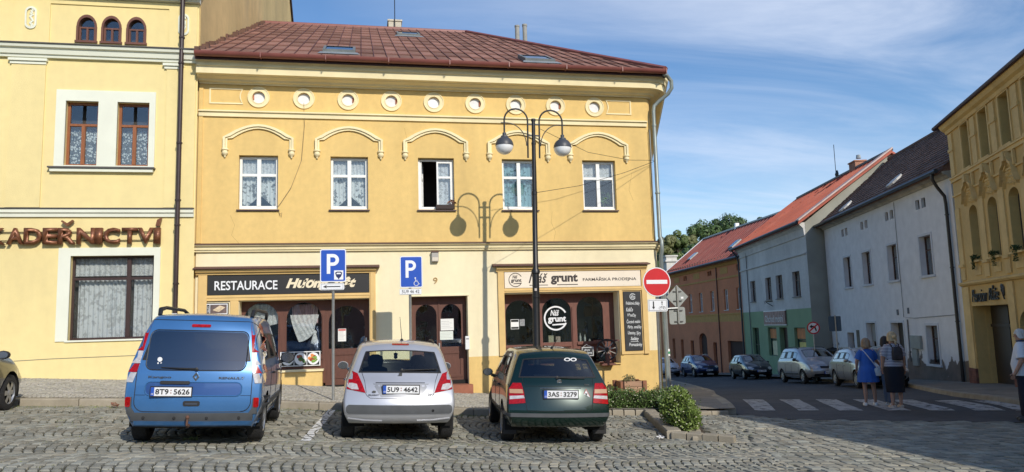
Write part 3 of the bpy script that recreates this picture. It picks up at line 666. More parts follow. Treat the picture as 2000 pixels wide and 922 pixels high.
notice('lower white paper notice on the brown double door glass', 1.96, 2.30, 1.38, 1.60, .14, None, 4, (.72, .77, .7))
# middle door
dd = MB(); wall(dd, 1.24, 2.64, .24, 2.49, [(1.34, 1.88, 1.2, 2.3, 'a', 2.02), (2.0, 2.52, 1.2, 2.3, 'a', 2.02)], .17, .05)
dd.box(1.925, 1.955, .14, .17, .3, 2.42)
for a, b in ((1.32, 1.9), (2.0, 2.54)):
    dd.box(a, b, .15, .17, 1.02, 1.08); dd.box(a, b, .15, .17, .42, .48); dd.box(a, a + .06, .15, .17, .48, 1.02); dd.box(b - .06, b, .15, .17, .48, 1.02)
DD = dd.obj('double_door', BROWN, HOUSE, fix=False)
for a, b in ((1.34, 1.88), (2.0, 2.52)): MB().box(a, b, .2, .206, 1.2, 2.3).obj('pane', GLASSD, DD)
MB().box(1.92, 1.95, .09, .14, 1.05, 1.3).obj('handle', STEEL, DD)
MB().box(1.22, 2.70, -.02, .0, 2.5, 2.53).obj('door_lintel', CREAM, HOUSE)
MB().box(1.15, 2.72, -.28, .25, -.3, .25).obj('door_step', P('red_brick_step', (.32, .12, .07), .85, var=.2, scale=5), HOUSE)
lb = thing('wall_lamp', 'small grey box lamp on the wall above the house number', 'lamp', (1.83, FY, 3.38)); MB().box(-.09, .09, -.12, 0, .0, .24).obj('housing', P('lamp_housing', (.42, .4, .36), .6), lb, bevel=.01); MB().box(-.075, .075, -.125, -.118, .02, .11).obj('diffuser', P('lamp_diffuser', (.7, .62, .5), .3), lb); MB().box(-.095, .095, -.14, .0, .241, .262).obj('hood', BROWN, lb)
hn = thing('house_number', 'brown figure 9 mounted on the cream wall above the door', 'number', (0, FY, 0)); text('9', 1.78, 1.89, 2.82, 2.98, -.001, P('ochre_number', (.42, .25, .08), .5), hn, 'figure', depth=.02)
pb = thing('post_box', 'narrow white letter box beside the brown double door', 'letter box', (2.62, FY, 0)); MB().box(-.05, .06, -.08, .0, 1.12, 1.46).obj('box', P('white_tin', (.78, .79, .77), .4), pb, bevel=.008); MB().box(-.03, .04, -.084, -.08, 1.38, 1.4).obj('slot', BLACK, pb)
# farm shop shopfront
SF = MB(); SF.sweep([(0, 3.10), (.07, 3.10), (.08, 3.15), (.13, 3.16), (.15, 3.225), (0, 3.225)], [(3.42, 0), (7.56, 0)])
SF.box(3.46, 3.62, -.06, 0, .93, 3.10); SF.box(7.40, 7.54, -.06, 0, .85, 3.10); SF.box(3.62, 7.40, -.05, 0, 2.55, 2.66); SF.box(3.62, 7.40, -.065, 0, 2.59, 2.62)
SF.box(6.76, 6.84, -.05, 0, .85, 2.55); SF.box(6.84, 7.40, -.03, 0, .85, .93); SF.box(6.84, 7.40, -.02, 0, .93, 2.55)
shop2 = SF.obj('shopfront_frame', FR, HOUSE)
MB().add([(3.32, -.22, 3.235), (7.62, -.22, 3.235), (7.62, -.22, 3.26), (3.32, -.22, 3.26), (3.32, 0, 3.31), (7.62, 0, 3.31), (3.32, 0, 3.235), (7.62, 0, 3.235)], [(0, 1, 2, 3), (3, 2, 5, 4), (0, 6, 7, 1), (0, 3, 4, 6), (1, 7, 5, 2)]).obj('canopy_flashing', MATS['rusty_flashing'], shop2)
sg = thing('farm_shop_sign', 'long cream fascia board with dark lettering and a round logo above the farm shop', 'sign', (0, FY, 0))
MB().box(3.64, 7.38, -.045, -.005, 2.67, 3.09).obj('board', P('cream_board', (.84, .74, .6), .5, var=.03, scale=2), sg)
INK = P('dark_ink', (.035, .025, .022), .5)
def logo(par, cx, cz, r, y, mat, thick=.1):
    mb = MB(); n = 40; pts = []
    a0, a1 = radians(28), radians(335)
    A = [a0 + (a1 - a0) * k / n for k in range(n + 1)]
    mb.rings([[(cx + q * cos(a), y - w, cz + q * sin(a)) for q, w in ((r, 0), (r, .003), (r * (1 - thick), .003), (r * (1 - thick), 0))] for a in A])
    # bowl under the word
    mb.poly([(cx - r * .3, y - .003, cz - r * .48), (cx + r * .9, y - .0032, cz - r * .42), (cx + r * .82, y - .0034, cz - r * .55), (cx - r * .32, y - .0034, cz - r * .58)])
    mb.obj('logo_ring', mat, par)
    text('Náš', cx - r * .45, cx + r * .3, cz + r * .2, cz + r * .68, y, mat, par, bold=.02, shear=.3)
    text('grunt', cx - r * .66, cx + r * .86, cz - r * .44, cz + r * .16, y, mat, par, bold=.035)
logo(sg, 3.93, 2.88, .185, -.046, INK)
text('Náš', 4.28, 4.80, 2.79, 3.05, -.046, INK, sg, bold=.015, shear=.35)
text('grunt', 4.88, 5.62, 2.74, 3.02, -.046, INK, sg, bold=.04)
MB().box(4.30, 4.80, -.049, -.046, 2.725, 2.742).box(5.05, 5.62, -.049, -.046, 2.725, 2.745).obj('underline', INK, sg)
text('FARMÁŘSKÁ PRODEJNA', 5.76, 7.26, 2.80, 2.925, -.046, INK, sg, bold=.012)
mb = MB()
for x in (3.7, 4.5, 5.3, 6.1, 6.9, 7.32):
    for z in (2.71, 3.05): mb.lathe([(.006, -.003), (.006, 0)], (x, -.046, z), 6, 'y')
mb.obj('screws', STEEL, sg)['kind'] = 'stuff'
RBW = P('red_brown_wood', (.165, .062, .042), .5, var=.15, scale=4, bump=.1, bscale=30, stretch=(6, 6, 1))
bw = MB(); wall(bw, 3.62, 6.5, .95, 2.52, [(3.72, 4.48, 1.18, 2.36, 'a', 2.02), (4.72, 5.52, 1.22, 2.40, 'a', 2.06), (5.68, 6.42, 1.22, 2.42, 'a', 2.08)], .13, .05)
bw.box(4.53, 4.66, .10, .13, .95, 2.15); bw.box(5.545, 5.655, .10, .13, .6, 2.15); bw.box(3.62, 5.5, .09, .13, 1.1, 1.16); bw.box(5.66, 6.46, .06, .13, 1.14, 1.2); 
bw.box(6.5, 6.74, .14, .18, .6, 2.52)
for x in (3.62, 4.5, 5.5, 6.46): bw.box(x, x + .06, .13, .19, .6, .95)
bw.box(3.62, 6.5, .14, .18, .6, .66)
BW2 = bw.obj('shop_window', RBW, HOUSE, fix=False)
for a, b in ((3.72, 4.48), (4.72, 5.52), (5.68, 6.42)): MB().box(a, b, .16, .166, 1.18, 2.42).obj('pane', GLASSD, BW2)
for a, b in ((3.68, 4.5), (4.56, 5.5), (5.56, 6.46)): MB().box(a, b, .165, .171, .66, .95).obj('pane', GLASSD, BW2)
MB().box(3.625, 6.735, -.05, .42, .602, .63).obj('stone_sill', GOLD, HOUSE)
lg = thing('window_logo', 'big white round logo stuck on the farm shop window glass', 'logo', (0, FY, 0)); logo(lg, 5.10, 1.86, .33, .155, SIGNW, .13)
st_ = thing('window_stickers', 'white and grey stickers on the left pane of the farm shop', 'sticker', (0, FY, 0))
MB().box(3.86, 4.08, .15, .158, 1.6, 1.86).obj('sheet', SIGNW, st_); MB().box(3.87, 4.07, .147, .15, 1.61, 1.66).obj('footer', BLACK, st_); MB().box(3.87, 4.07, .147, .15, 1.79, 1.85).obj('header', BLACK, st_); MB().box(4.1, 4.24, .15, .158, 1.68, 1.86).obj('grey_sheet', P('grey_sheet', (.25, .26, .27), .6, var=.4, scale=25), st_)
for k, (x, r, h, nm, cl) in enumerate(((5.82, .03, .24, 'tall', (.8, .78, .7)), (5.95, .028, .2, 'slim', (.82, .8, .72)), (6.08, .035, .08, 'squat', (.6, .58, .5)))):
    MBo = MB().lathe([(r, 0), (r, h * .6), (r * .4, h * .8), (r * .4, h), (0, h)], (0, 0, 0), 10).obj('bottle', P('white_glass_%d' % k, cl, .3), None, smooth=40, loc=(x, FY + .62, 1.2))
    tag(MBo, f'{nm} white bottle standing inside the right farm shop window', 'bottle')
for k, (x, w) in enumerate(((5.0, .14), (5.2, .12))):
    o = MB().box(-w / 2, w / 2, 0, .1, 0, .2 - .03 * k).obj('shopping_box', P('cream_packet_%d' % k, (.75, .66 - .1 * k, .45), .7, var=.2, scale=8), None, loc=(x, FY + .62, 1.2)); tag(o, ('larger' if k == 0 else 'smaller') + ' pale packet behind the glass under the big round logo', 'packet')
MB().box(3.65, 6.7, .52, .85, 1.15, 1.2).obj('display_shelf', DKBROWN, HOUSE)
cbd = thing('chalkboard', 'tall black chalkboard listing breads, cheeses and salads beside the farm shop window', 'chalkboard', (0, FY, 0))
MB().box(6.87, 7.36, -.05, -.02, .94, 2.52).obj('board', P('slate_board', (.03, .032, .035), .75, var=.25, scale=4, grunge=.25, gcol=(.1, .1, .1)), cbd)
CH = P('chalk', (.72, .74, .74), .9)
logo(cbd, 7.13, 2.38, .085, -.051, CH, .16)
for k, (s, a, b) in enumerate((('Kváskové chleby', 6.93, 7.32), ('Koláče', 6.93, 7.12), ('Věnečky', 6.96, 7.2), ('Čerstvé máslo', 6.93, 7.31), ('Párky, omáčky', 6.95, 7.34), ('Uzeniny, Sýry', 6.95, 7.31), ('Saláty', 7.02, 7.25), ('Pomazánky', 6.97, 7.34))):
    z = 2.14 - k * .158; text(s, a, b, z, z + .115, -.051, CH, cbd, bold=.012, shear=.2, rot=U(-.06, .02))
mb = MB(); mb.box(7.02, 7.24, -.053, -.051, 1.175, 1.185); mb.obj('underline', CH, cbd)
cb2 = thing('menu_board', 'small framed chalk board beside the wagon wheel', 'chalkboard', (0, FY, 0)); MB().box(5.66, 5.98, -.04, -.01, .84, 1.08).obj('frame', P('silver_frame', (.5, .5, .48), .4), cb2); MB().box(5.685, 5.955, -.044, -.04, .865, 1.055).obj('board', MATS['slate_board'], cb2)
text('dnes', 5.72, 5.88, .98, 1.03, -.045, CH, cb2, bold=.01, shear=.2); text('sleva', 5.76, 5.93, .90, .96, -.045, CH, cb2, bold=.01, shear=.2); MB().tube([(5.7, -.02, 1.08), (5.82, .08, 1.14), (5.94, -.02, 1.08)], .004, 4).obj('string', CH, cb2)
cb3 = thing('menu_board', 'small white framed board hanging in the window above the green car roof', 'chalkboard', (0, FY, 0)); MB().box(5.05, 5.4, .1, .125, .82, 1.06).obj('frame', SIGNW, cb3); MB().box(5.08, 5.37, .096, .1, .85, 1.03).obj('board', MATS['slate_board'], cb3); MB().tube([(5.1, .11, 1.06), (5.2, .12, 1.12)], .004, 4).obj('string', CH, cb3)
# spoked wheel
ww = thing('wagon_wheel', 'old wooden spoked wagon wheel on a bracket in front of the farm shop', 'wheel', (6.32, FY - .12, .99))
RW = P('weathered_black_wood', (.035, .03, .027), .85, var=.3, scale=10)
mb = MB(); n = 28; mb.rings([[(r * cos(a), y, r * sin(a)) for r, y in ((.29, -.03), (.29, .03), (.255, .03), (.255, -.03))] for a in [2 * pi * k / n for k in range(n + 1)]], 0, False); mb.obj('rim', RW, ww, smooth=30)
for k in range(10):
    a = 2 * pi * k / 10 + .2; MB().tube([(.04 * cos(a), 0, .04 * sin(a)), (.26 * cos(a), 0, .26 * sin(a))], [.014, .018], 6).obj('spoke', P('grey_spoke_wood', (.32, .29, .25), .8, objrand=.35), ww)
MB().lathe([(.0, -.07), (.03, -.07), (.055, -.04), (.055, .05), (0, .06)], (0, 0, 0), 12, 'y').obj('hub', RW, ww, smooth=40)
br = MB(); br.box(-.18, .2, -.12, .2, -.40, -.36); br.box(-.14, .16, -.1, .2, -.36, -.33); br.box(-.05, .05, -.06, .0, -.33, -.1); br.box(-.3, .34, -.02, .2, .22, .26); br.obj('bracket', RBW, ww)
mb = MB(); mb.box(4.95, 6.2, -.012, .0, .3, .52); mb.obj('wall_patch', GOLD, HOUSE)
# way mark on the corner and on the left downpipe
for (x, z, y, l) in ((7.3, 1.1, -.5, ''),): pass

# the shop joinery stands deep in its openings
for o_ in list(HOUSE.children):
    if o_ in (BW, DR, BW2): o_.location.y += .27
for o_ in (lg, st_, nt_): o_.location.y += .27
DD.location.y += .14
for o_ in list(COL.objects):
    if o_.name.startswith('paper_notice'): o_.location.y += .27 if 'restaurant' in o_['label'] else .14
    if o_.name.split('.')[0] in ('swag_curtain', 'pink_curtain'): o_.location.y += .25
cb3.location.y += .27
CRK = P('hairline_crack', (.40, .27, .1), .95)
for pts in ([(-3.2, 4.6), (-3.1, 4.35), (-3.15, 4.1), (-3.0, 3.9)], [(1.1, 6.9), (1.15, 6.6), (1.02, 6.35), (1.05, 6.2)], [(5.0, 4.7), (4.95, 4.4), (5.05, 4.15), (5.0, 3.9)], [(7.3, 5.8), (7.2, 5.3), (7.32, 5.0)]):
    MB().tube([(x + U(-.02, .02), .001, z) for x, z in pts], .004, 4).obj('plaster_crack', CRK, HOUSE)
STN = P('rain_stain', (.60, .41, .16), .95, var=.1, scale=3)
# ================================================================ THE HAIRDRESSER'S HOUSE (left)
LY = 19.3
LH = thing('hairdresser_house', 'tall pale yellow house with white banding and a dark downpipe at the left edge', 'house', (0, LY, 0))
lo = [(-6.93, -6.21, 5.76, 7.33, 'r'), (-5.79, -5.07, 5.76, 7.33, 'r'), (-6.69, -4.87, 1.64, 3.6, 'r'), (-11.6, -10.9, 5.76, 7.33, 'r'), (-12.6, -10.4, 1.64, 3.6, 'r')]
AW = (-6.545, -5.99, -5.425)
lo += [(c - .225, c + .225, 8.83, 9.47, 'a', 9.22) for c in AW]
wb = MB(); wall(wb, -15, -3.98, -1, 10.05, lo, 0, .22)
mt = MB()
wb.poly([(-15, 0, 10.05), (-3.98, 0, 10.05), (-3.98, .3, 10.6), (-15, .3, 10.6)])
wb.obj('wall', LEMON, LH, fix=False)
OCH = P('stained_ochre_render', (.72, .52, .23), .95, var=.16, scale=.35, var2=.06, bump=.3, bscale=20, grunge=.35, gcol=(.28, .24, .17), stretch=(1, 1, .3))
MB().ext([(-4.0, .26, -1), (-4.0, .26, 10.6), (-4.0, 17, 24.4), (-4.0, 25.5, 19.4), (-4.0, 25.5, -1)], (-.3, 0, 0)).obj('gable_wall', OCH, LH)
MB().ext([(-3.9, -.5, 10.25), (-3.9, 17, 24.75), (-3.9, 25.9, 19.35), (-3.9, 25.8, 19.1), (-3.9, 17, 24.4), (-3.9, -.3, 10.0)], (-12, 0, 0)).obj('roof', DKBROWN, LH)
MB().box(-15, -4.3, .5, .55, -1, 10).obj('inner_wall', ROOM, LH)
MB().sweep([(-.02, 9.9), (.1, 9.92), (.14, 10.0), (.3, 10.02), (.34, 10.1), (.5, 10.12), (.5, 10.22), (-.02, 10.3)], [(-15, 0), (-3.95, 0)]).obj('eaves_cornice', TRIM2, LH)
MB().sweep([(-.02, 8.36), (.08, 8.36), (.09, 8.42), (.13, 8.43), (.16, 8.55), (.22, 8.57), (.24, 8.64), (-.02, 8.68)], [(-15, 0), (-3.96, 0)]).obj('cornice', TRIM2, LH)
MB().sweep([(-.02, 4.52), (.05, 4.52), (.06, 4.6), (.1, 4.62), (.1, 4.70), (-.02, 4.72)], [(-15, 0), (-4.0, 0)]).obj('lower_cornice', TRIM2, LH)
MB().sweep([(0, 8.655), (.27, 8.645), (.27, 8.67), (0, 8.715)], [(-15, 0), (-3.96, 0)]).sweep([(0, 4.71), (.13, 4.705), (.13, 4.725), (0, 4.75)], [(-15, 0), (-4.0, 0)]).obj('cornice_flashing', P('dark_zinc', (.1, .09, .08), .5), LH)
mb = MB()
for a, b in ((-8.2, -7.36), (-4.78, -4.3)): mb.box(a, b, -.10, 0, 8.27, 8.33); mb.box(a + .03, b - .03, -.06, 0, 8.2, 8.27)
[split(q) for q in [mb.obj('pilaster_capital', TRIM2, LH)]]
MB().box(-7.36, -4.75, -.028, 0, 4.76, 8.2).obj('recess_panel', LEMON, LH) if False else None
mb = MB(); mb.box(-8.14, -7.40, -.035, 0, 4.75, 8.2); mb.box(-4.70, -4.02, -.035, 0, 4.75, 8.2); mb.box(-8.14, -7.36, -.03, 0, 8.72, 9.88); mb.box(-4.68, -4.02, -.03, 0, 8.72, 9.88); mb.box(-7.36, -4.68, -.03, 0, 9.74, 9.88); mb.obj('pilaster', LEMON, LH)
for x in (-7.77, -4.33):
    mb = MB(); c = (x, 9.35); n = 20
    ol = [(x + .13 * cos(a), 9.35 + (.15 if sin(a) > 0 else -.15) + .13 * sin(a)) for a in [2 * pi * k / n for k in range(n)]]
    mb.rings([[(p[0], -.03, p[1]) for p in ol], [(p[0], -.06, p[1]) for p in ol], [(x + (p[0] - x) * .7, -.065, 9.35 + (p[1] - 9.35) * .82) for p in ol], [(x + (p[0] - x) * .7, -.045, 9.35 + (p[1] - 9.35) * .82) for p in ol]], 0, False)
    for k in range(16): mb.lathe([(0, -.02), (.03, 0)], (x + U(-.04, .04), -.045, 9.12 + k * .03), 6, 'y', caps=False)
    mb.obj('oval_ornament', TRIM2, LH, smooth=40)
def surround(x0, x1, z0, z1, holes, d, mat, par, name='window_surround'):
    mb = MB(); wall(mb, x0, x1, z0, z1, holes, -d, d + .02); mb.box(x0, x1, -d + .002, .0, z1 - .001, z1 + .03)
    mb.poly([(x0, -d, z0), (x0, -d, z1), (x0, 0, z1), (x0, 0, z0)]); mb.poly([(x1, -d, z0), (x1, -d, z1), (x1, 0, z1), (x1, 0, z0)]); mb.poly([(x0, -d, z1), (x1, -d, z1), (x1, 0, z1), (x0, 0, z1)]); mb.poly([(x0, -d, z0), (x1, -d, z0), (x1, 0, z0), (x0, 0, z0)])
    return mb.obj(name, mat, par, fix=False)
surround(-7.14, -4.93, 5.73, 7.57, lo[:2], .04, TRIM2, LH); surround(-6.95, -4.73, 1.62, 3.76, [lo[2]], .03, TRIM2, LH)
MB().box(-7.24, -4.90, -.14, 0, 5.68, 5.715).obj('sill_flashing', P('dark_zinc', (.1, .09, .08), .5), LH); MB().box(-7.2, -4.94, -.10, 0, 5.6, 5.68).obj('stone_sill', TRIM2, LH)
for x0, x1, nm in ((-6.93, -6.21, 'left'), (-5.79, -5.07, 'right')):
    frame_win(LH, x0, x1, 5.76, 7.33, .12, OAK, GLASS, (.5,), (.66,), .06, .06, .04, low=True)
    # the part above the transom is one pane: a wider bar
    curtain('lace_curtain', f'dotted net curtain in the {nm} brown window of the pale yellow house', x0 + .03, x1 - .03, 5.8, 6.72, .28, LACE2, (0, LY, 0), 6, .02, lambda u: .02, 'net curtains of the yellow house')
for c in AW:
    mb = MB(); wall(mb, c - .225, c + .225, 8.83, 9.47, [(c - .175, c + .175, 8.88, 9.42, 'a', 9.22)], -.02, .1)
    A = arc_pts(c - .225, c + .225, 9.2, 9.50, 12); B = arc_pts(c - .18, c + .18, 9.2, 9.43, 12)
    mb.rings([[(a[0], -.05, a[1]), (a[0], .05, a[1]), (b[0], .05, b[1]), (b[0], -.05, b[1])] for a, b in zip(A, B)], 0, True)
    mb = MB(); mb.rings([[(a[0], -.03, a[1]), (a[0], .12, a[1]), (b[0], .12, b[1]), (b[0], -.03, b[1])] for a, b in zip(A, B)], 0, True)
    mb.box(c - .23, c - .18, -.03, .12, 8.83, 9.2); mb.box(c + .18, c + .23, -.03, .12, 8.83, 9.2); mb.box(c - .25, c + .25, -.05, .12, 8.79, 8.84)
    mb.box(c - .18, c + .18, .04, .09, 9.17, 9.21); mb.box(c - .022, c + .022, .035, .09, 8.85, 9.17); mb.box(c - .18, c - .145, .04, .09, 8.85, 9.17); mb.box(c + .145, c + .18, .04, .09, 8.85, 9.17)
    w = mb.obj('arched_window', P('brown_arch_frame', (.14, .05, .03), .5, var=.15), LH); MB().box(c - .18, c + .18, .07, .075, 8.84, 9.44).obj('pane', GLASS, w)
w = frame_win(LH, -6.69, -4.87, 1.64, 3.6, .13, DKBROWN, GLASS, (.69,), (.74,), .05, .06, .045)
MB().box(-6.75, -4.8, -.04, .1, 1.60, 1.64).obj('stone_sill', TRIM2, LH)
PL = LACE
curtain('lace_curtain', 'long white flowered net curtain in the wide left part of the hairdresser window', -6.6, -5.5, 1.68, 3.1, .30, lace('white_flower_net', (.92, .93, .93), .85, 13, lo=.7), (0, LY, 0), 11, .025)
curtain('lace_curtain', 'long white flowered net curtain in the narrow right part of the hairdresser window', -5.38, -4.9, 1.68, 3.1, .30, MATS.get('x') or bpy.data.materials['white_flower_net'], (0, LY, 0), 5, .025)
curtain('lace_curtain', 'short net strip across the top lights of the hairdresser window', -6.66, -4.9, 3.14, 3.56, .28, NET, (0, LY, 0), 16, .015)
BP = P('brown_downpipe', (.05, .03, .026), .35, var=.2, scale=6)
gutter_pipe(LH, [(-4.33, -.2, 10.2), (-4.33, -.2, 1.6), (-4.33, -.2, .6)], .055, BP, clamps=[(-4.33, -.2, z) for z in (8.95, 8.3, 6.3, 4.9, 4.3, 2.9)])
MB().box(-4.39, -4.27, -.27, -.262, 2.10, 2.2).obj('way_mark', SIGNW, LH); MB().box(-4.39, -4.27, -.274, -.27, 2.135, 2.165).obj('way_mark_stripe', P('mark_green', (.05, .3, .12), .6), LH)
mb = MB(); mb.tube([(-8.2, -.005, 1.20), (-7, -.005, 1.235), (-5.2, -.005, 1.25), (-4.1, -.005, 1.3)], .008, 4); mb.obj('wall_crack', P('grey_seam', (.3, .27, .2), .9), LH)
# wooden letters on rails
ls = thing('hairdresser_sign', 'carved copper brown letters KADEŘNICTVÍ on two rails above the hairdresser window', 'sign', (0, LY, 0))
LW = P('carved_copper_wood', (.2, .075, .035), .38, metal=.35, var=.3, scale=7, bump=.3, bscale=26, grunge=.35, gcol=(.55, .26, .1), stretch=(1, 1, 2))
f_ = lambda px: -8.22 + px * .01107
for ch_, a, b, z0, z1 in (('K', -22, 15, 3.87, 4.25), ('A', 18, 49, 3.87, 4.25), ('D', 50, 84, 3.87, 4.25), ('E', 86, 114, 3.87, 4.25), ('R', 115, 149, 3.87, 4.25), ('N', 151, 186, 3.87, 4.25), ('I', 187, 201, 3.87, 4.25), ('C', 203, 235, 3.87, 4.25), ('T', 239, 270, 3.87, 4.25), ('V', 271, 302, 3.87, 4.25), ('I', 303, 316, 3.87, 4.25)):
    text(ch_, f_(a), f_(b), z0, z1, -.05, LW, ls, 'letter', bold=.03, depth=.09).location.y = -.0
    o_ = ls.children[-1] if False else None
MB().ext([(f_(120), -.05, 4.40), (f_(132), -.05, 4.29), (f_(144), -.05, 4.41), (f_(142), -.05, 4.44), (f_(132), -.05, 4.355), (f_(122), -.05, 4.43)], (0, -.09, 0)).obj('caron', LW, ls)
MB().ext([(f_(306), -.05, 4.29), (f_(314), -.05, 4.29), (f_(318), -.05, 4.49), (f_(309), -.05, 4.44)], (0, -.09, 0)).obj('accent', LW, ls)
mb = MB()
for z in (3.96, 4.16): mb.tube([(-8.6, -.04, z), (-4.74, -.04, z)], .012, 5)
for x in (-8, -7, -6, -5): mb.box(x - .01, x + .01, -.04, 0, 4.0, 4.02)
mb.obj('rail', BLACKM, ls)
# ================================================================ HOUSES OF THE RIGHT-HAND STREET
def rh(name, label, p, az): return thing(name, label, 'house', (p[0], p[1], 0), -radians(90 + az))
def roof_slope(par, x0, x1, ey, ez, ry, rz, mat, th=.12, name='roof', seams=0, sm=None, back=True, rows_=0):
    mb = MB(); mb.ext([(x0, ey, ez), (x1, ey, ez), (x1, ry, rz), (x0, ry, rz)], (0, 0, -th))
    if back: mb.ext([(x0, ry, rz), (x1, ry, rz), (x1, ry * 2 - ey, ez), (x0, ry * 2 - ey, ez)], (0, 0, -th))
    r = mb.obj(name, mat, par)
    if seams:
        mb = MB(); v = Vector((0, ry - ey, rz - ez)).normalized(); nn = Vector((0, -v.z, v.y)); k = int((x1 - x0) / seams)
        for i in range(k + 1):
            x = x0 + (x1 - x0) * i / k
            mb.ext([(x - .02, ey, ez), (x + .02, ey, ez), (x + .02, ry, rz), (x - .02, ry, rz)], nn * .05)
        o = mb.obj('standing_seams', sm or mat, r); o['kind'] = 'stuff'
    if rows_:
        # courses of flat tiles: stepped strips with jagged edges
        v = Vector((0, ry - ey, rz - ez)); ln = v.length; v.normalize(); nn = Vector((0, -v.z, v.y)); k = int(ln / rows_); w = .3; mb = MB(); nx = int((x1 - x0) / w)
        for j in range(k):
            for i in range(nx):
                x = x0 + i * w + (w / 2 if j % 2 else 0); h0 = .012 + U(0, .012); a = Vector((x + .01, ey, ez)) + v * (j * rows_ + U(-.02, .02)); b = a + v * (rows_ * 1.02)
                mb.poly([a + nn * (h0 + .022), a + Vector((w - .02, 0, 0)) + nn * (h0 + .022 + U(-.008, .008)), b + Vector((w - .02, 0, 0)) + nn * .006, b + nn * .006])
                mb.poly([a, a + Vector((w - .02, 0, 0)), a + Vector((w - .02, 0, 0)) + nn * (h0 + .022), a + nn * (h0 + .022)])
        o = mb.obj('roof_tiles', sm or mat, r, fix=False); o['kind'] = 'stuff'
    return r
def deepwin(par, x0, x1, z0, z1, fm, y=.3, mu=(.5,), tr=(.66,), sur=None, sill=True, d=.03):
    w = frame_win(par, x0, x1, z0, z1, y, fm, GLASSD, mu, tr, .06, .06, .035)
    if sur:
        mb = MB(); t = .1
        mb.box(x0 - t, x0, -d, 0, z0, z1 + t); mb.box(x1, x1 + t, -d, 0, z0, z1 + t); mb.box(x0, x1, -d, 0, z1, z1 + t); mb.box(x0 - t - .04, x1 + t + .04, -d - .05, 0, z0 - .09, z0); mb.obj('window_surround', sur, w)
    elif sill: MB().box(x0 - .04, x1 + .04, -.08, y, z0 - .05, z0 + .002).obj('sill', P('grey_sill', (.2, .2, .2), .6), w)
    return w
# ---- white house
WP = (21.6, 24.2); WHs = rh('white_house', 'long white house with peeling plaster and dark tiled roof beside the ornate guesthouse', WP, 17.6)
WPL = peeling('white_peeling_plaster', (.80, .80, .80), (.2, .17, .14), -1.6, 1.5, .5, .9)
WSUR = P('white_surround', (.66, .68, .7), .85, var=.06)
wo = []
for s in (12.52, 9.58, 6.22, 2.70): wo.append((-s - .56, -s + .56, 3.26, 4.86, 'r'))
for s in (12.9, 12.3, 9.86, 9.26, 6.54, 5.94, 3.12, 2.54): wo.append((-s - .2, -s + .2, 6.0, 6.4, 'r'))
wo += [(-13.5, -12.4, -.6, .86, 'r'), (-10.36, -9.1, -.9, 1.36, 'r'), (-7.1, -5.7, -1.6, 1.36, 'r'), (-3.36, -2.3, -.3, 1.24, 'r')]
wb = MB(); wall(wb, -16.2, 0, -3, 7.0, wo, 0, .36); wb.poly([(-16.2, 0, -3), (-16.2, 8, -3), (-16.2, 8, 7), (-16.2, 4, 10.7), (-16.2, 0, 7)]); wb.poly([(0, 0, -3), (0, 8, -3), (0, 8, 7), (0, 4, 10.7), (0, 0, 7)]); wb.poly([(-16.2, .8, -3), (0, .8, -3), (0, .8, 7), (-16.2, .8, 7)])
wb.obj('wall', WPL, WHs, fix=False)
for o in wo[:4]: deepwin(WHs, *o[:4], P('brown_window_frame', (.09, .045, .03), .5), .2, sur=WSUR)
for o in wo[4:12]: deepwin(WHs, *o[:4], P('dark_window_frame', (.05, .04, .035), .5), .12, (), (), sill=False)
deepwin(WHs, *wo[12][:4], MATS['dark_window_frame'], .3); deepwin(WHs, *wo[15][:4], MATS['brown_window_frame'], .2, sur=WSUR)
w = deepwin(WHs, *wo[13][:4], MATS['dark_window_frame'], .3, sur=WSUR, sill=False); MB().box(-10.3, -9.16, .2, .24, .45, 1.3).obj('blind', P('grey_board', (.35, .35, .33), .8), w)
MB().box(-7.1, -5.7, .3, .36, -2, 1.36).box(-6.42, -6.38, .27, .3, -1.6, 1.3).obj('front_door', P('dark_green_brown_door', (.05, .045, .035), .5, var=.2), WHs)
MB().box(-7.2, -7.1, -.03, .0, -2, 1.46).box(-5.7, -5.6, -.03, 0, -2, 1.46).box(-7.1, -5.7, -.03, 0, 1.36, 1.46).obj('door_surround', WSUR, WHs)
MB().sweep([(-.02, 6.75), (.08, 6.76), (.12, 6.85), (.25, 6.9), (.3, 7.0), (-.02, 7.02)], [(-16.2, 0), (0, 0)]).obj('cornice', P('dirty_white_cornice', (.45, .43, .38), .9, var=.25, scale=1.5, grunge=.4), WHs)
TILE = P('dark_roof_tiles', (.16, .092, .07), .85, var=.3, scale=1.2, var2=.25, grunge=.3, gcol=(.16, .15, .13))
rf = roof_slope(WHs, -16.3, .0, -.42, 7.0, 4, 10.8, TILE, rows_=.3)
MB().tube([(-16.3, 4, 10.82), (0, 4, 10.82)], .11, 6).obj('ridge_cap', TILE, rf)
mb = MB(); mb.tube([(-16.4, -.5, 7.02), (0.02, -.5, 7.02)], .085, 8); mb.obj('gutter', P('dark_blue_gutter', (.035, .045, .06), .4), rf)
gutter_pipe(WHs, [(-.35, -.5, 6.98), (-.35, -.5, 6.75), (-.35, -.35, 6.45), (-.35, -.12, 6.1), (-.35, -.1, 5.8), (-.35, -.1, -1.1)], .06, P('black_brown_pipe', (.03, .025, .025), .4), clamps=[(-.35, -.1, z) for z in (5.4, 3.4, 1.4)])
for x, t in ((-12.7, .15), (-6.4, .2)):
    a = Vector((x, -.42 + 4.42 * t, 7.0 + 3.8 * t)); v = Vector((0, 4.42, 3.8)).normalized(); nn = Vector((0, -v.z, v.y))
    mb = MB(); mb.rings([[a + Vector((.35 * cos(q), 0, 0)) + v * (.45 * sin(q)) + nn * h for q in [2 * pi * k / 12 for k in range(12)]] for h in (.03, .12)]); mb.obj('roof_hatch', P('light_zinc', (.5, .5, .48), .5, var=.2), rf)
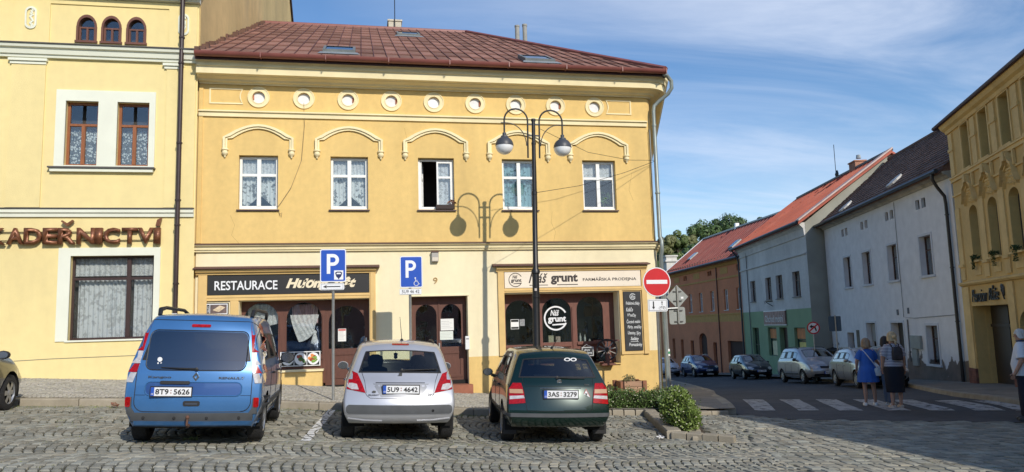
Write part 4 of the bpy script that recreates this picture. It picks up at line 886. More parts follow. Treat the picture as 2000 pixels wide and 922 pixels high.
mb = MB(); mb.box(-4.85, -3.85, -.12, 0, .27, .82); mb.box(-4.8, -4.3, -.1, 0, -.45, .25); mb.obj('meter_cabinet', P('grey_cabinet', (.3, .33, .31), .6, var=.1), WHs, bevel=.01)
MB().tube([(-5.5, -.03, 6.7), (-5.5, -.03, 1.6), (-4.4, -.03, 1.55), (-.4, -.03, 1.65)], .012, 4).tube([(-5.15, -.03, 1.5), (-5.15, -.05, -.3)], .03, 5).obj('wall_cable', P('cable_grey', (.2, .2, .2), .7), WHs)
MB().box(-6.3, -6.1, -.02, 0, 1.7, 1.95).box(-5.1, -4.92, -.02, 0, 1.75, 2.0).obj('house_plate', P('dark_plate', (.06, .06, .09), .5), WHs)
MB().box(-12.0, -11.5, .0, -.002, -.2, 1.0).obj('bare_patch', P('bare_render', (.17, .15, .11), .95, var=.3), WHs)
# ---- ornate guesthouse
PP = (21.3, 24.0); PH = rh('guesthouse', 'ornate ochre yellow guesthouse with tall arched windows at the right edge', PP, 25.5)
PY = P('ochre_guesthouse_plaster', (.66, .46, .175), .85, var=.1, scale=.7, var2=.05, bump=.2, bscale=50, grunge=.2, gcol=(.3, .2, .08))
PY2 = P('ochre_stucco_trim', (.74, .54, .23), .85, var=.12, scale=1.5, bump=.2, bscale=30, grunge=.3, gcol=(.33, .2, .08))
po = []
WX = [2.3 + 1.78 * k for k in range(7)]
for x in WX: po += [(x - .37, x + .37, 6.62, 8.16, 'r'), (x - .40, x + .40, 3.44, 5.32, 'a', 5.05)]
po += [(1.25, 4.65, -1.6, 1.92, 'r'), (5.3, 7.0, -1.6, 1.77, 'a', 1.3), (8.4, 9.8, -.2, 1.9, 'r')]
wb = MB(); wall(wb, .5, 17, -3, 8.5, po, 0, .4, rm=0); wb.poly([(.5, 0, -3), (.5, 9, -3), (.5, 9, 8.5), (.5, 0, 8.5)]); wb.poly([(.5, .9, -3), (17, .9, -3), (17, .9, 8.5), (.5, .9, 8.5)]); wb.poly([(17, 0, -3), (17, 9, -3), (17, 9, 8.5), (17, 0, 8.5)])
wb.obj('wall', PY, PH, fix=False)
MB().sweep([(-.02, 8.2), (.06, 8.2), (.1, 8.3), (.2, 8.36), (.26, 8.46), (.28, 8.5), (-.02, 8.6)], [(.45, 0), (17, 0)]).obj('main_cornice', PY2, PH)
pr = MB(); pr.ext([(0, -.3, 8.5), (0, 5, 12.0), (0, 9, 8.5)], (17, 0, 0)); pr = pr.obj('roof', DKBROWN, PH)
MB().tube([(0, -.32, 8.56), (17, -.32, 8.56)], .07, 8).obj('gutter', P('dark_red_gutter', (.06, .02, .02), .5), pr)
MB().box(.5, 17, -.06, 0, 6.38, 6.5).box(.5, 17, -.10, 0, 6.5, 6.56).box(.5, 17, -.05, 0, 5.86, 5.92).obj('string_course', PY2, PH)
MB().sweep([(-.02, 2.62), (.08, 2.64), (.14, 2.7), (.14, 2.75), (-.02, 2.8)], [(.5, 0), (17, 0)]).obj('lower_cornice', PY2, PH)
split(MB().box(.5, 1.2, -.05, 0, -1.6, 2.6).box(4.7, 5.2, -.05, 0, -1.6, 2.6).obj('door_pier', PY2, PH))
for x in [.8] + [WX[0] + .89 + 1.78 * k for k in range(6)]:
    MB().box(x - .2, x + .2, -.05, 0, 6.6, 8.15).box(x - .24, x + .24, -.08, 0, 7.5, 7.6).box(x - .22, x + .22, -.045, 0, 2.85, 5.4).box(x - .24, x + .24, -.1, 0, 3.3, 3.4).obj('pilaster', PY2, PH)
orn = MB()
for _ in range(46):
    x, z = U(-.42, .42), U(0, .48); 
    if abs(x) > .2 + z * .6: continue
    orn.lathe([(0, -.05 - U(0, .05)), (U(.02, .05), -.03), (U(.05, .085), 0)], (x, .0, z), 7, 'y', caps=False)
om = orn.mesh('relief_ornament', PY2, 60)
ped = MB()
pp_ = [(-.62, -.18), (-.5, .0), (-.42, .3), (-.2, .42), (-.14, .62), (.14, .62), (.2, .42), (.42, .3), (.5, .0), (.62, -.18)]
ped.rings([[(x, .0, z), (x, -.16, z), (x * .93, -.16, z + .1), (x * .93, 0, z + .1)] for x, z in pp_]); ped.rings([[(x * .88, .0, z - .08), (x * .88, -.09, z - .08), (x * .84, -.09, z - .01), (x * .84, 0, z - .01)] for x, z in pp_]); ped.box(-.09, .09, -.2, 0, .5, .78)
pm = ped.mesh('window_hood', PY2); om2 = None
o2 = MB()
for _ in range(22): o2.lathe([(0, -.04), (.05, 0)], (U(-.3, .3), 0, U(.05, .32)), 6, 'y', caps=False)
for sx in (-.45, .45): o2.box(sx - .04, sx + .04, -.08, 0, -.02, .42)
o2m = o2.mesh('relief_panel', PY2, 60)
dkf = P('dark_window_frame', (.05, .04, .035), .5)
FLW = P('trailing_plant', (.06, .1, .03), .7, objrand=.3)
for k, x in enumerate(WX):
    frame_win(PH, x - .37, x + .37, 6.62, 8.16, .25, dkf, GLASSD, (.5,), (.7,), .05, .06, .03)
    w = frame_win(PH, x - .40, x + .40, 3.44, 5.32, .25, dkf, GLASSD, (.5,), (.7,), .05, .06, .03)
    link('window_hood', pm, PH, (x, 0, 5.62)); link('relief_ornament', om, PH, (x, 0, 5.42)); link('relief_panel', o2m, PH, (x, -.01, 5.94))
    MB().box(x - .46, x + .46, -.1, 0, 6.56, 6.62).box(x - .46, x - .38, -.03, 0, 6.62, 8.2).box(x + .38, x + .46, -.03, 0, 6.62, 8.2).box(x - .46, x + .46, -.04, 0, 8.16, 8.22).obj('window_surround', PY2, PH)
    MB().box(x - .48, x + .48, -.12, .2, 3.38, 3.44).obj('sill', PY2, PH); MB().box(x - .3, x + .3, -.03, 0, 2.95, 3.25).obj('apron_panel', PY2, PH)
    if k < 3:
        a = MB(); leafy(a, (0, 0, 0), .15, 60, .055, squash=.5)
        for q in range(5):
            hx = U(-.2, .2)
            for z in range(6): leafy(a, (hx * .7, -.05, -.06 - z * .065), .04, 4, .035)
        fl = a.obj('hanging_plant', FLW, None, fix=False); dirn = Vector((-sin(radians(25.5)), -cos(radians(25.5)), 0)); nr = Vector((cos(radians(25.5)), -sin(radians(25.5)), 0))
        fl.location = Vector((PP[0], PP[1], 3.55)) + dirn * x + nr * -.08; fl.rotation_euler = (0, 0, -radians(115.5))
        tag(fl, ['trailing plant on the sill of the arched guesthouse window nearest the white house', 'trailing plant on the sill of the middle arched guesthouse window', 'trailing plant on the sill of the arched guesthouse window at the picture edge'][k], 'plant', 'window plants of the guesthouse')
pdm = MB(); pdm.box(1.25, 4.65, .56, .6, -1.6, 1.92); pdm.box(2.9, 2.98, .5, .56, -1.5, 1.9); pdm.box(1.3, 4.6, .5, .56, 1.2, 1.3); pdm.box(3.75, 3.81, .5, .56, -1.5, 1.2)
pdm.obj('front_door', P('dark_panel_door', (.03, .022, .018), .5), PH); MB().box(1.25, 1.26, .39, .6, -1.6, 1.92).box(4.64, 4.65, .39, .6, -1.6, 1.92).box(1.25, 4.65, .39, .6, 1.915, 1.925).obj('door_reveal', PY, PH); MB().box(5.3, 7.0, .34, .4, -1.6, 1.8).obj('side_door', MATS['dark_panel_door'], PH)
PBR = P('worn_brick_plinth', (.22, .10, .07), .9, var=.3, scale=4, grunge=.4)
for (a, b) in ((.5, 1.25), (4.65, 5.3)):
    t_pl = MB().box(a, b, -.08, 0, -1.6, -.22).obj('plinth', PBR, PH)
    for r_ in range(8):
        for q in range(max(2, int((b - a) / .27))):
            w_ = (b - a) / max(2, int((b - a) / .27)); MB().box(a + q * w_ + .01, a + q * w_ + w_ - .01, -.10, -.08, -1.5 + r_ * .17, -1.37 + r_ * .15).obj('brick', PBR, t_pl)
GI = P('black_iron', (.015, .014, .013), .5)
gs = thing('guesthouse_sign', 'black curly lettering with a rose emblem on the ochre guesthouse wall', 'sign', (PP[0], PP[1], 0), -radians(115.5))
text('Penzion', 1.5, 2.95, 2.05, 2.48, -.03, GI, gs, bold=.0, shear=.35, depth=.03); text('Růže', 3.12, 4.0, 2.08, 2.55, -.03, GI, gs, bold=0, shear=.35, depth=.03)
mb = MB()
for _ in range(16): mb.lathe([(0, -.05), (U(.05, .1), -.02)], (4.28 + U(-.08, .1), 0, 2.36 + U(-.12, .14)), 7, 'y', caps=False)
mb.tube([(4.25, -.03, 2.3), (4.38, -.03, 2.08)], .02, 5); mb.obj('rose_emblem', GI, gs)
# ---- grey-green house
GP = (22.2, 34.3); GH = rh('grey_green_house', 'grey house with green ground floor shop and bright red metal roof', GP, 13.9)
GPL = P('cool_grey_plaster', (.64, .63, .60), .9, var=.13, scale=.6, var2=.06, grunge=.3, gcol=(.22, .22, .2), stretch=(1, 1, .5))
GRN = P('sage_green_paint', (.27, .39, .22), .85, var=.1, scale=.8)
go = [(-x - .62, -x + .62, 2.85, 4.2, 'r') for x in (11.62, 8.12, 5.9, 2.85)] + [(-12.4, -10.9, -1.0, 1.18, 'r'), (-8.87, -7.1, -.5, 1.2, 'r'), (-6.5, -5.0, -1.6, 1.2, 'r'), (-3.8, -2.0, -.4, 1.2, 'r')]
wb = MB(); wall(wb, -14.6, -.85, -3, 6.6, go, 0, .3, [(-9, 1), (2.2, 0)])
for z0, z1, k in ((-3, 2.2, 2), (2.2, 6.6, 2)): wb.poly([(-.85, 0, z0), (-.85, 9, z0), (-.85, 9, z1), (-.85, 0, z1)], 2)
wb.poly([(-.85, 0, 6.6), (-.85, 9, 6.6), (-.85, 4.6, 10.1)], 2)
wb.poly([(-14.6, 0, -3), (-14.6, 9, -3), (-14.6, 9, 6.6), (-14.6, 4.6, 10.1), (-14.6, 0, 6.6)]); wb.poly([(-14.6, .8, -3), (-.85, .8, -3), (-.85, .8, 6.6), (-14.6, .8, 6.6)])
wb.obj('wall', [GPL, GRN, P('dark_grey_render', (.34, .34, .29), .95, var=.15, scale=.6)], GH, fix=False)
for o in go[:4]: deepwin(GH, *o[:4], P('brown_window_frame', (.09, .045, .03), .5), .16)
w = frame_win(GH, *go[4][:4], .16, P('dark_green_frame', (.02, .05, .035), .5), GLASSD, (.5,), (.5,), .06, .06, .04)
w = frame_win(GH, *go[5][:4], .16, MATS['dark_green_frame'], GLASSD, (), (.62,), .08, .06, .04); MB().box(-8.75, -7.25, .12, .15, .55, 1.1).obj('orange_poster', P('orange_print', (.62, .2, .04), .6, var=.3, scale=3), w); MB().box(-8.4, -7.35, .12, .15, -.45, .4).obj('cream_poster', P('cream_print', (.7, .66, .4), .6, var=.2, scale=4), w)
w = frame_win(GH, *go[7][:4], .16, MATS['dark_green_frame'], GLASSD, (), (.62,), .08, .06, .04); MB().box(-3.7, -2.2, .12, .15, .6, 1.15).obj('orange_poster', MATS['orange_print'], w); MB().box(-3.4, -2.25, .12, .15, -.35, .42).obj('yellow_poster', P('yellow_print', (.75, .6, .15), .6, var=.3, scale=3), w)
MB().box(-6.5, -5.0, .26, .3, -1.6, 1.2).box(-5.78, -5.72, .23, .26, -1.6, 1.1).obj('shop_door', DKBROWN, GH)
MB().sweep([(-.02, 5.9), (.06, 5.92), (.1, 6.3), (.28, 6.5), (.32, 6.6), (-.02, 6.6)], [(-14.6, 0), (-.85, 0)]).sweep([(-.02, 4.95), (.08, 5.0), (.08, 5.08), (-.02, 5.1)], [(-14.6, 0), (-.85, 0)]).obj('cornice', GPL, GH)
REDR = P('bright_red_sheet', (.40, .085, .045), .55, var=.18, scale=.8, grunge=.4, gcol=(.48, .2, .13), stretch=(.6, 1, 1))
rf = roof_slope(GH, -15.6, -.6, -.4, 6.6, 4.6, 10.15, REDR, seams=.55)
VW = P('pale_pink_verge', (.62, .47, .42), .7, var=.1)
MB().ext([(-1.1, -.42, 6.64), (-.45, -.42, 6.64), (-.45, 4.6, 10.22), (-1.1, 4.6, 10.22)], (0, 0, .09)).obj('verge_board', VW, rf)
MB().tube([(-15.6, 4.6, 10.2), (-.6, 4.6, 10.2)], .1, 6).obj('ridge_cap', DKBROWN, rf); MB().tube([(-15.2, -.48, 6.6), (-.7, -.48, 6.6)], .09, 8).obj('gutter', MATS['dark_blue_gutter'], rf)
CB = P('chimney_brick', (.4, .2, .13), .9, var=.2, scale=4)
ch = MB().box(-5.9, -5.0, 4.5, 5.1, 9.8, 10.55).box(-5.95, -4.95, 4.45, 5.15, 10.55, 10.62).obj('chimney', CB, rf); MB().lathe([(.15, 10.75), (.12, 10.95)], (-5.2, 4.8, 0), 8).obj('flue', ZINC, ch)
MB().tube([(-8.2, 4.6, 10.1), (-8.2, 4.6, 12.3)], .02, 4).lathe([(0.02, 0), (.28, .12)], (-8.1, 4.5, 10.4), 10, 'y').obj('aerial', BLACKM, rf)
gutter_pipe(GH, [(-14.55, -.5, 6.5), (-14.55, -.15, 6.0), (-14.55, -.1, 5.7), (-14.55, -.1, -1.7)], .06, MATS['dark_blue_gutter']); gutter_pipe(GH, [(-12.6, -.06, 6.2), (-12.6, -.06, -1.6)], .03, P('cable_grey', (.2, .2, .2), .7), 'cable_conduit')
gs = thing('clothes_shop_sign', 'framed brownish sign with pale lettering on the green shop front', 'sign', (GP[0], GP[1], 0), -radians(103.9))
MB().box(-9.2, -4.95, -.1, -.02, 1.38, 2.14).obj('board', P('sign_collage', (.34, .2, .17), .6, var=.5, scale=2.2, stretch=(4, 1, 1)), gs)
MB().box(-9.26, -4.9, -.08, -.02, 1.32, 1.38).box(-9.26, -4.9, -.08, -.02, 2.14, 2.2).obj('frame', SIGNW, gs); text('Obchod módní', -8.9, -5.3, 1.52, 1.92, -.105, SIGNW, gs, bold=.0)
MB().tube([(-7.4, 0, 2.75), (-7.4, -.5, 2.72), (-7.4, -.45, 2.6)], .02, 4).tube([(-7.4, 0, 2.45), (-7.4, -.4, 2.7)], .02, 4).obj('bracket', BLACKM, gs)
# shed between the grey and the white house
sh = thing('lean_to_shed', 'low dark wooden shed with sloping roof wedged between the grey and the white house', 'shed', (26.3, 39.4, -2.1), -radians(103))
mb = MB()
sp_ = MB().box(-1.5, 2.5, 0, 2, 0, 1.7).obj('body', P('dark_timber', (.05, .03, .02), .8, var=.3, scale=3), sh); MB().ext([(-1.7, -.3, 1.9), (2.7, -.3, 1.9), (2.7, 2, 2.4), (-1.7, 2, 2.4)], (0, 0, .08)).obj('roof', BLACK, sh)
for k in range(18): MB().box(-1.48 + k * .22, -1.28 + k * .22, -.03, 0, .05, 1.68).obj('plank', MATS['dark_timber'], sp_)
# ---- orange house
OP = (25.758, 46.64); OH = rh('brick_red_house', 'brick red house with ochre bands and faded red metal roof down the street', OP, 5.9)
OPL = P('brick_red_plaster', (.66, .245, .115), .9, var=.1, scale=.7, var2=.05, grunge=.15, gcol=(.25, .08, .04)); OPB = P('ochre_band', (.56, .32, .10), .9, var=.1)
oo = [(-x - .36, -x + .36, 2.42, 3.86, 'r') for x in (2.8, 5.1, 7.8, 10.3, 12.75)]
for x in (2.6, 8.1, 13.8): oo += [(-x - .42, -x - .04, 5.0, 5.36, 'r'), (-x + .04, -x + .42, 5.0, 5.36, 'r')] if x > 3 else [(-x - .25, -x + .25, 4.95, 5.4, 'r')]
oo += [(-11.2, -9.45, -1.9, .8, 'a', .3), (-5.3, -2.3, -1.2, .3, 'r'), (-8.2, -7.45, -1.9, .14, 'r'), (-13.3, -12.5, -1.0, .2, 'r'), (-15.8, -15.1, -1.3, .25, 'r'), (-18.1, -17.4, -1.4, .3, 'r')]
wb = MB(); wall(wb, -18.5, -1.2, -3.5, 5.8, oo, 0, .25, [(-9, 0), (1.62, 1), (2.1, 0)]); wb.poly([(-18.5, 0, -3.5), (-18.5, 7, -3.5), (-18.5, 7, 5.8), (-18.5, 3.5, 8.8), (-18.5, 0, 5.8)]); wb.poly([(-18.5, .7, -3.5), (-1.2, .7, -3.5), (-1.2, .7, 5.8), (-18.5, .7, 5.8)])
wb.obj('wall', [OPL, OPB], OH, fix=False)
for o in oo[:5]:
    w = frame_win(OH, *o[:4], .12, WHITE, GLASSD, (.5,), (.7,), .06, .05, .03); MB().box(o[0] - .05, o[1] + .05, -.05, .1, o[2] - .05, o[2]).obj('sill', GPL, w)
for o in oo[5:10]: frame_win(OH, *o[:4], .1, dkf, GLASSD, (), (), .04, .05, .03)
for o in oo[10:]: MB().box(o[0], o[1], .2, .25, o[2], o[3]).obj('door' if o[3] > .35 or o[0] > -9 else 'window', P('dark_recess_door', (.05, .022, .014), .8), OH)
mb = MB(); mb.sweep([(-.02, 5.45), (.06, 5.5), (.25, 5.75), (.28, 5.85), (-.02, 5.85)], [(-18.5, 0), (-1.2, 0)]); mb.box(-18.5, -1.2, -.04, 0, 4.6, 4.72); mb.box(-18.5, -1.2, -.04, 0, 2.1, 2.2)
for x in (5.2, 11, 16): mb.box(-x - .7, -x + .7, -.02, 0, 4.95, 5.4)
mb.obj('ochre_trim', OPB, OH)
FRD = P('faded_red_sheet', (.30, .075, .055), .6, var=.22, scale=.7, grunge=.5, gcol=(.40, .22, .18), stretch=(3, 1, 1))
rf = roof_slope(OH, -18.7, -.5, -.4, 5.8, 3.5, 8.9, FRD, seams=.6)
MB().ext([(-18.78, -.42, 5.84), (-18.6, -.42, 5.84), (-18.6, 3.5, 8.96), (-18.78, 3.5, 8.96)], (0, 0, .06)).obj('verge_board', SIGNW, rf)
MB().tube([(-18.7, 3.5, 8.95), (-.5, 3.5, 8.95)], .09, 6).obj('ridge_cap', ZINC, rf); MB().tube([(-18.7, -.48, 5.8), (-1.0, -.48, 5.8)], .09, 8).obj('gutter', MATS['dark_blue_gutter'], rf)
for x in (-14.8, -5.6):
    a = Vector((x, -.4 + 3.9 * .3, 5.8 + 3.1 * .3)); v = Vector((0, 3.9, 3.1)).normalized(); nn = Vector((0, -v.z, v.y)); e = Vector((1, 0, 0))
    sk = MB().ext([a - e * .4 + nn * .04, a + e * .4 + nn * .04, a + e * .4 + v * .9 + nn * .04, a - e * .4 + v * .9 + nn * .04], nn * .1).obj('skylight', ZINC, rf); MB().ext([a - e * .3 + v * .1 + nn * .145, a + e * .3 + v * .1 + nn * .145, a + e * .3 + v * .8 + nn * .145, a - e * .3 + v * .8 + nn * .145], nn * .01).obj('pane', GLASSD, sk)
mb = MB()
for k in range(28): mb.box(-18 + k * .62, -17.92 + k * .62, -.05, .05, 6.12, 6.2)
mb.obj('snow_guards', DKBROWN, rf)
gutter_pipe(OH, [(-6.6, -.05, 5.6), (-6.6, -.05, -2)], .04, P('brown_pipe2', (.12, .05, .03), .5))
ch = MB().box(-11.3, -11.0, 3.4, 3.7, 8.7, 9.3).obj('chimney', SIGNW, rf)
for hh, kk, p0 in ((OH, 1.22, (24.3, 44.0)), (GH, 1.14, GP)): hh.scale = (kk, kk, kk); hh.location = (p0[0] * kk, p0[1] * kk, 1.65 * (1 - kk))
gs.scale = (1.14,) * 3; gs.location = (GP[0] * 1.14, GP[1] * 1.14, 1.65 * (1 - 1.14))
# ---- far dark-roofed house with a white chimney
FH = thing('far_house', 'far house end with dark brown roof and white brick chimney behind the red roof', 'house', (34.2, 83, -5.6), -radians(92))
MB().box(-6, 6, 0, 8, -2, 7.4).obj('wall', OPL, FH); FH.scale = (1.2, 1.2, 1.2); rf = MB().ext([(-6.3, -.5, 7.3), (-6.3, 4, 11.4), (-6.3, 8.5, 7.3)], (12.6, 0, 0)).obj('roof', DKBROWN, FH)
ch = MB().box(-3.2, -1.9, 1.2, 2.3, 8, 12.6).obj('chimney', P('white_brick', (.62, .6, .55), .9, var=.12, scale=3), rf); MB().box(-3.35, -1.75, 1.05, 2.45, 12.1, 12.25).box(-3.3, -1.8, 1.1, 2.4, 12.6, 12.75).obj('chimney_cap', MATS['white_brick'], ch)
# ---- the row on the east side of the square (its shade falls over the street) and unseen houses behind the camera, added for reflections
def plain_house(label, x, y, w, d, h, rz, col, rh_=3, zb=-1):
    t = thing('terraced_house', label, 'house', (x, y, zb), radians(rz)); n = int(w / 2.4); st = w / n
    ops_ = [(-w / 2 + st * (k + .5) - .5, -w / 2 + st * (k + .5) + .5, 1.2 + 3.1 * f, 2.9 + 3.1 * f, 'r') for k in range(n) for f in range(int(h / 3.1))]
    wb = MB(); wall(wb, -w / 2, w / 2, -1, h, ops_, 0, .2); wb.poly([(-w / 2, 0, -1), (-w / 2, d, -1), (-w / 2, d, h), (-w / 2, 0, h)]); wb.poly([(w / 2, 0, -1), (w / 2, d, -1), (w / 2, d, h), (w / 2, 0, h)]); wb.poly([(-w / 2, d, -1), (w / 2, d, -1), (w / 2, d, h), (-w / 2, d, h)])
    wb.obj('wall', P('plaster_%d' % int(col[0] * 100 + col[2] * 1000), col, .9, var=.08, scale=.6), t, fix=False)
    MB().ext([(-w / 2 - .1, -.5, h), (-w / 2 - .1, d / 2, h + rh_), (-w / 2 - .1, d + .5, h)], (w + .2, 0, 0)).obj('roof', TILE, t)
    for o in ops_: frame_win(t, *o[:4], .12, WHITE, GLASSD, (.5,), (.66,), .06, .05, .03)
    return t
plain_house('cream terraced house on the east side of the square', 12.0, -.5, 18.5, 9, 7.6, -87, (.6, .5, .3), 3.2)
plain_house('unseen white terraced house behind the viewer, added for reflections', -14, -34, 16, 10, 8.5, 180, (.6, .6, .58))
plain_house('unseen yellow terraced house behind the viewer on the right, added for reflections', 18, -37, 15, 10, 9.4, 180, (.5, .42, .25))
plain_house('unseen grey terraced house behind the viewer at the right end, added for reflections', 34, -37, 15, 10, 8.2, 180, (.4, .4, .4))
plain_house('unseen cream terraced house behind the viewer at the left end, added for reflections', -31, -33, 16, 10, 8.6, 180, (.55, .5, .36))
plain_house('unseen pink terraced house behind the viewer, added for reflections', 2, -35, 15, 10, 7.0, 180, (.55, .3, .25))
# ================================================================ GROUND
def heights(mb_fn, name, mat, x0, x1, y0, y1, nx, ny, zf, parent=None):
    mb = MB(); mb.grid(lambda u, v: (x0 + u * (x1 - x0), y0 + v * (y1 - y0), zf(x0 + u * (x1 - x0), y0 + v * (y1 - y0))), nx, ny); return mb.obj(name, mat, parent, fix=False, smooth=60)
SOIL = P('dirt_joint', (.06, .056, .035), .95, var=.3, scale=3, bump=.4, bscale=30, grunge=.5, gcol=(.07, .09, .03))
def far(x, y):                         # open land, dropping behind the houses
    return G(x, min(y, 75)) - .06
mb = MB(); xs = [-900, -300, -100, -40] + [i * 2 for i in range(-15, 31)] + [80, 150, 300, 900]; ys = [-900, -200, -60, -30, -20, -10, -4] + [i * 2 for i in range(0, 38)] + [90, 150, 300, 900]
vs = [(x, y, far(x, y)) for y in ys for x in xs]; n = len(xs)
mb.add(vs, [(j * n + i, j * n + i + 1, (j + 1) * n + i + 1, (j + 1) * n + i) for j in range(len(ys) - 1) for i in range(n - 1)])
tag(mb.obj('ground', SOIL, fix=False, smooth=60), kind='structure')
SQ = heights(None, 'cobbled_square', SOIL, -11, 12.9, -8, 15.9, 60, 60, lambda x, y: G(x, y) - .008); tag(SQ, kind='structure')
STONE = P('granite_setts', (.285, .275, .225), .82, attr='tone', var=.10, scale=.9, var2=.06, bump=.25, bscale=45, grunge=.15, gcol=(.16, .16, .09))
STONE1 = P('granite_sett_single', (.28, .27, .22), .82, objrand=.28, var=.2, scale=20, bump=.35, bscale=45)
# geometry
KERB = 15.9
def in_bed(x, y):      # the planted bed and the pavement corner
    if y > 15.78: return x < 8.05 + .0
    # peninsula between the bed wall and the corner kerb
    if y > 12.15:
        t = (y - 12.15) / 3.75
        return 4.95 + .95 * t < x < 5.75 + 1.35 * t
    return False
def right_rows(x, y): return x > 5.9 + (y - 11) * .42 if y > 11 else x > 5.9 + (y - 11) * .18
def asph(x, y):        # inside the asphalt roadway?
    return y > road_edge(x)
RE = [(7.9, 16.2), (8.5, 14.5), (10.6, 13.4), (12.3, 12.6), (16, 11.0), (24, 7.5)]
def road_edge(x):
    if x < 7.9: return 99
    return lin(x, [p[0] for p in RE], [p[1] for p in RE])
stones = []            # outlines on the ground, each with a small height offset
B, amp, cs, ns = 1.46, .17, .124, 7
def arcp(c, v, y0): q = 2 * v - 1; return (-9 + c * cs - amp * (1 - q * q) + .02 * sin(c * .35 + y0 * 5) + (.06 if int(y0 * 10) % 2 else 0), y0 + v * B)
def keep(x, y): return -.46 * y - 1.2 < x < 1.1 * y + .5 and y > 7.6 and not in_bed(x, y) and y < KERB - .03 and y < road_edge(x) - .02
for b in range(-1, 8):
    y0 = 16.0 - (b + 1) * B
    if y0 + B < 7.4: continue
    for c in range(-20, 175):
        cuts_ = [0] + sorted(min(.97, max(.03, (k + U(-.22, .22)) / ns)) for k in range(1, ns)) + [1]; dc = U(-.04, .04)
        for v0, v1 in zip(cuts_, cuts_[1:]):
            vm_ = (v0 + v1) / 2; x, y = arcp(c + .5, vm_, y0)
            if not keep(x, y) or right_rows(x, y): continue
            stones.append(([arcp(c + dc, v0, y0), arcp(c + 1 + dc, v0, y0), arcp(c + 1 + dc, vm_, y0), arcp(c + 1 + dc, v1, y0), arcp(c + dc, v1, y0), arcp(c + dc, vm_, y0)], U(-.005, .005)))
sd0 = radians(-8); y_ = 6.2; row = 0
while y_ < 19:
    h_ = U(.18, .24); u = U(0, .15); row += 1
    while u < 16:
        l = U(.13, .24); x = 2.5 + u + l / 2; yy = y_ + h_ / 2 + .03 * sin(x * 1.3 + row) - (x - 6) * .14; u += l
        if not keep(x, yy) or not right_rows(x, yy) or (yy > 15.6 and x < 8.1): continue
        sk = -.14 * l / 2; stones.append(([(x - l / 2, yy - h_ / 2 - sk), (x, yy - h_ / 2), (x + l / 2, yy - h_ / 2 + sk), (x + l / 2, yy + h_ / 2 + sk), (x, yy + h_ / 2), (x - l / 2, yy + h_ / 2 - sk)], U(-.006, .006)))
    y_ += h_
def cen(p): return sum(q[0] for q in p) / 6, sum(q[1] for q in p) / 6
stones.sort(key=lambda s: (lambda c: (c[0] ** 2 + c[1] ** 2) if -.40 * c[1] < c[0] < .97 * c[1] and c[1] > 8.5 else 1e6 + c[1])(cen(s[0])))
def stone_rings(pts, dz):
    cx, cy = cen(pts); tx, ty = U(-.02, .02), U(-.02, .02); j = [(U(-.006, .006), U(-.008, .008)) for _ in pts]; R0 = []
    for ins, z in ((.011, -.03), (.013, .003), (.019, .010), (.034, .014)):
        g = []
        for (x, y), (jx, jy) in zip(pts, j):
            dx, dy = x + jx - cx, y + jy - cy; d = hypot(dx, dy); k = max(.2, 1 - ins * 1.25 / d); X, Y = cx + dx * k, cy + dy * k
            g.append((X, Y, G(X, Y) + dz + z + (X - cx) * tx + (Y - cy) * ty))
        R0.append(g)
    return R0
V = []; F = []; T = []
for i, (pts, dz) in enumerate(stones):
    rg_ = stone_rings(pts, dz)
    if i < 292:
        m_ = MB(); m_.rings(rg_, 0, False, True); m_.poly(rg_[-1]); c = Vector((*cen(pts), G(*cen(pts)))); m_.v = [tuple(Vector(p) - c) for p in m_.v]
        link('cobble', m_.mesh('cobble', STONE1, 35), SQ, c); continue
    k0 = len(V)
    for g in rg_: V += g
    for a in range(3):
        for k in range(6): F.append((k0 + a * 6 + k, k0 + a * 6 + (k + 1) % 6, k0 + a * 6 + 6 + (k + 1) % 6, k0 + a * 6 + 6 + k))
    F.append(tuple(k0 + 18 + k for k in range(6)))
    b_ = U(.68, 1.25); wm = U(-.05, .05); T += [(b_ * (1 + wm), b_, b_ * (1 - wm), 1)] * 24
me = bpy.data.meshes.new('cobbles'); me.from_pydata(V, [], F); me.materials.append(STONE)
at = me.color_attributes.new('tone', 'FLOAT_COLOR', 'POINT'); at.data.foreach_set('color', [c for t in T for c in t])
me.polygons.foreach_set('use_smooth', [True] * len(me.polygons)); me.set_sharp_from_angle(angle=radians(35))
o = link('cobbles', me, SQ); o['kind'] = 'stuff'
# moss and grass tufts in the joints
GR = P('joint_grass', (.17, .19, .06), .9, objrand=.2, var=.4, scale=2)
mb = MB()
def tuft(x, y, z, s, n=5):
    for _ in range(n):
        a = U(0, 6.3); l = s * U(.5, 1.2); dx, dy = cos(a) * l * .5, sin(a) * l * .5; wx, wy = -sin(a) * .004, cos(a) * .004
        px, py = x + U(-.03, .03), y + U(-.03, .03)
        mb.poly([(px - wx, py - wy, z), (px + wx, py + wy, z), (px + dx, py + dy, z + l * .8)])
for _ in range(1500):
    x, y = U(-8, 5), 15.82 - abs(random.gauss(0, .25)); tuft(x, y, G(x, y), U(.02, .06), 4)
for _ in range(2600):
    x, y = U(-7, 9), U(8.2, 15.8)
    n_ = noise.noise(Vector((x * .5, y * .8, 3)))
    if n_ > .05 and not in_bed(x, y): tuft(x, y, G(x, y) + .01, U(.012, .028), 4)
for _ in range(500):
    x, y = U(-4, 5), random.gauss(11.55, .08); tuft(x, y, G(x, y), U(.015, .035), 4)
for _ in range(60): tuft(-2.3 + U(-.1, .1), 11.2, G(-2.3, 11.2), U(.05, .09), 2)
tag(mb.obj('joint_grass', GR, fix=False), 'short dry grass and moss in the cobble joints', 'grass', kind='stuff')
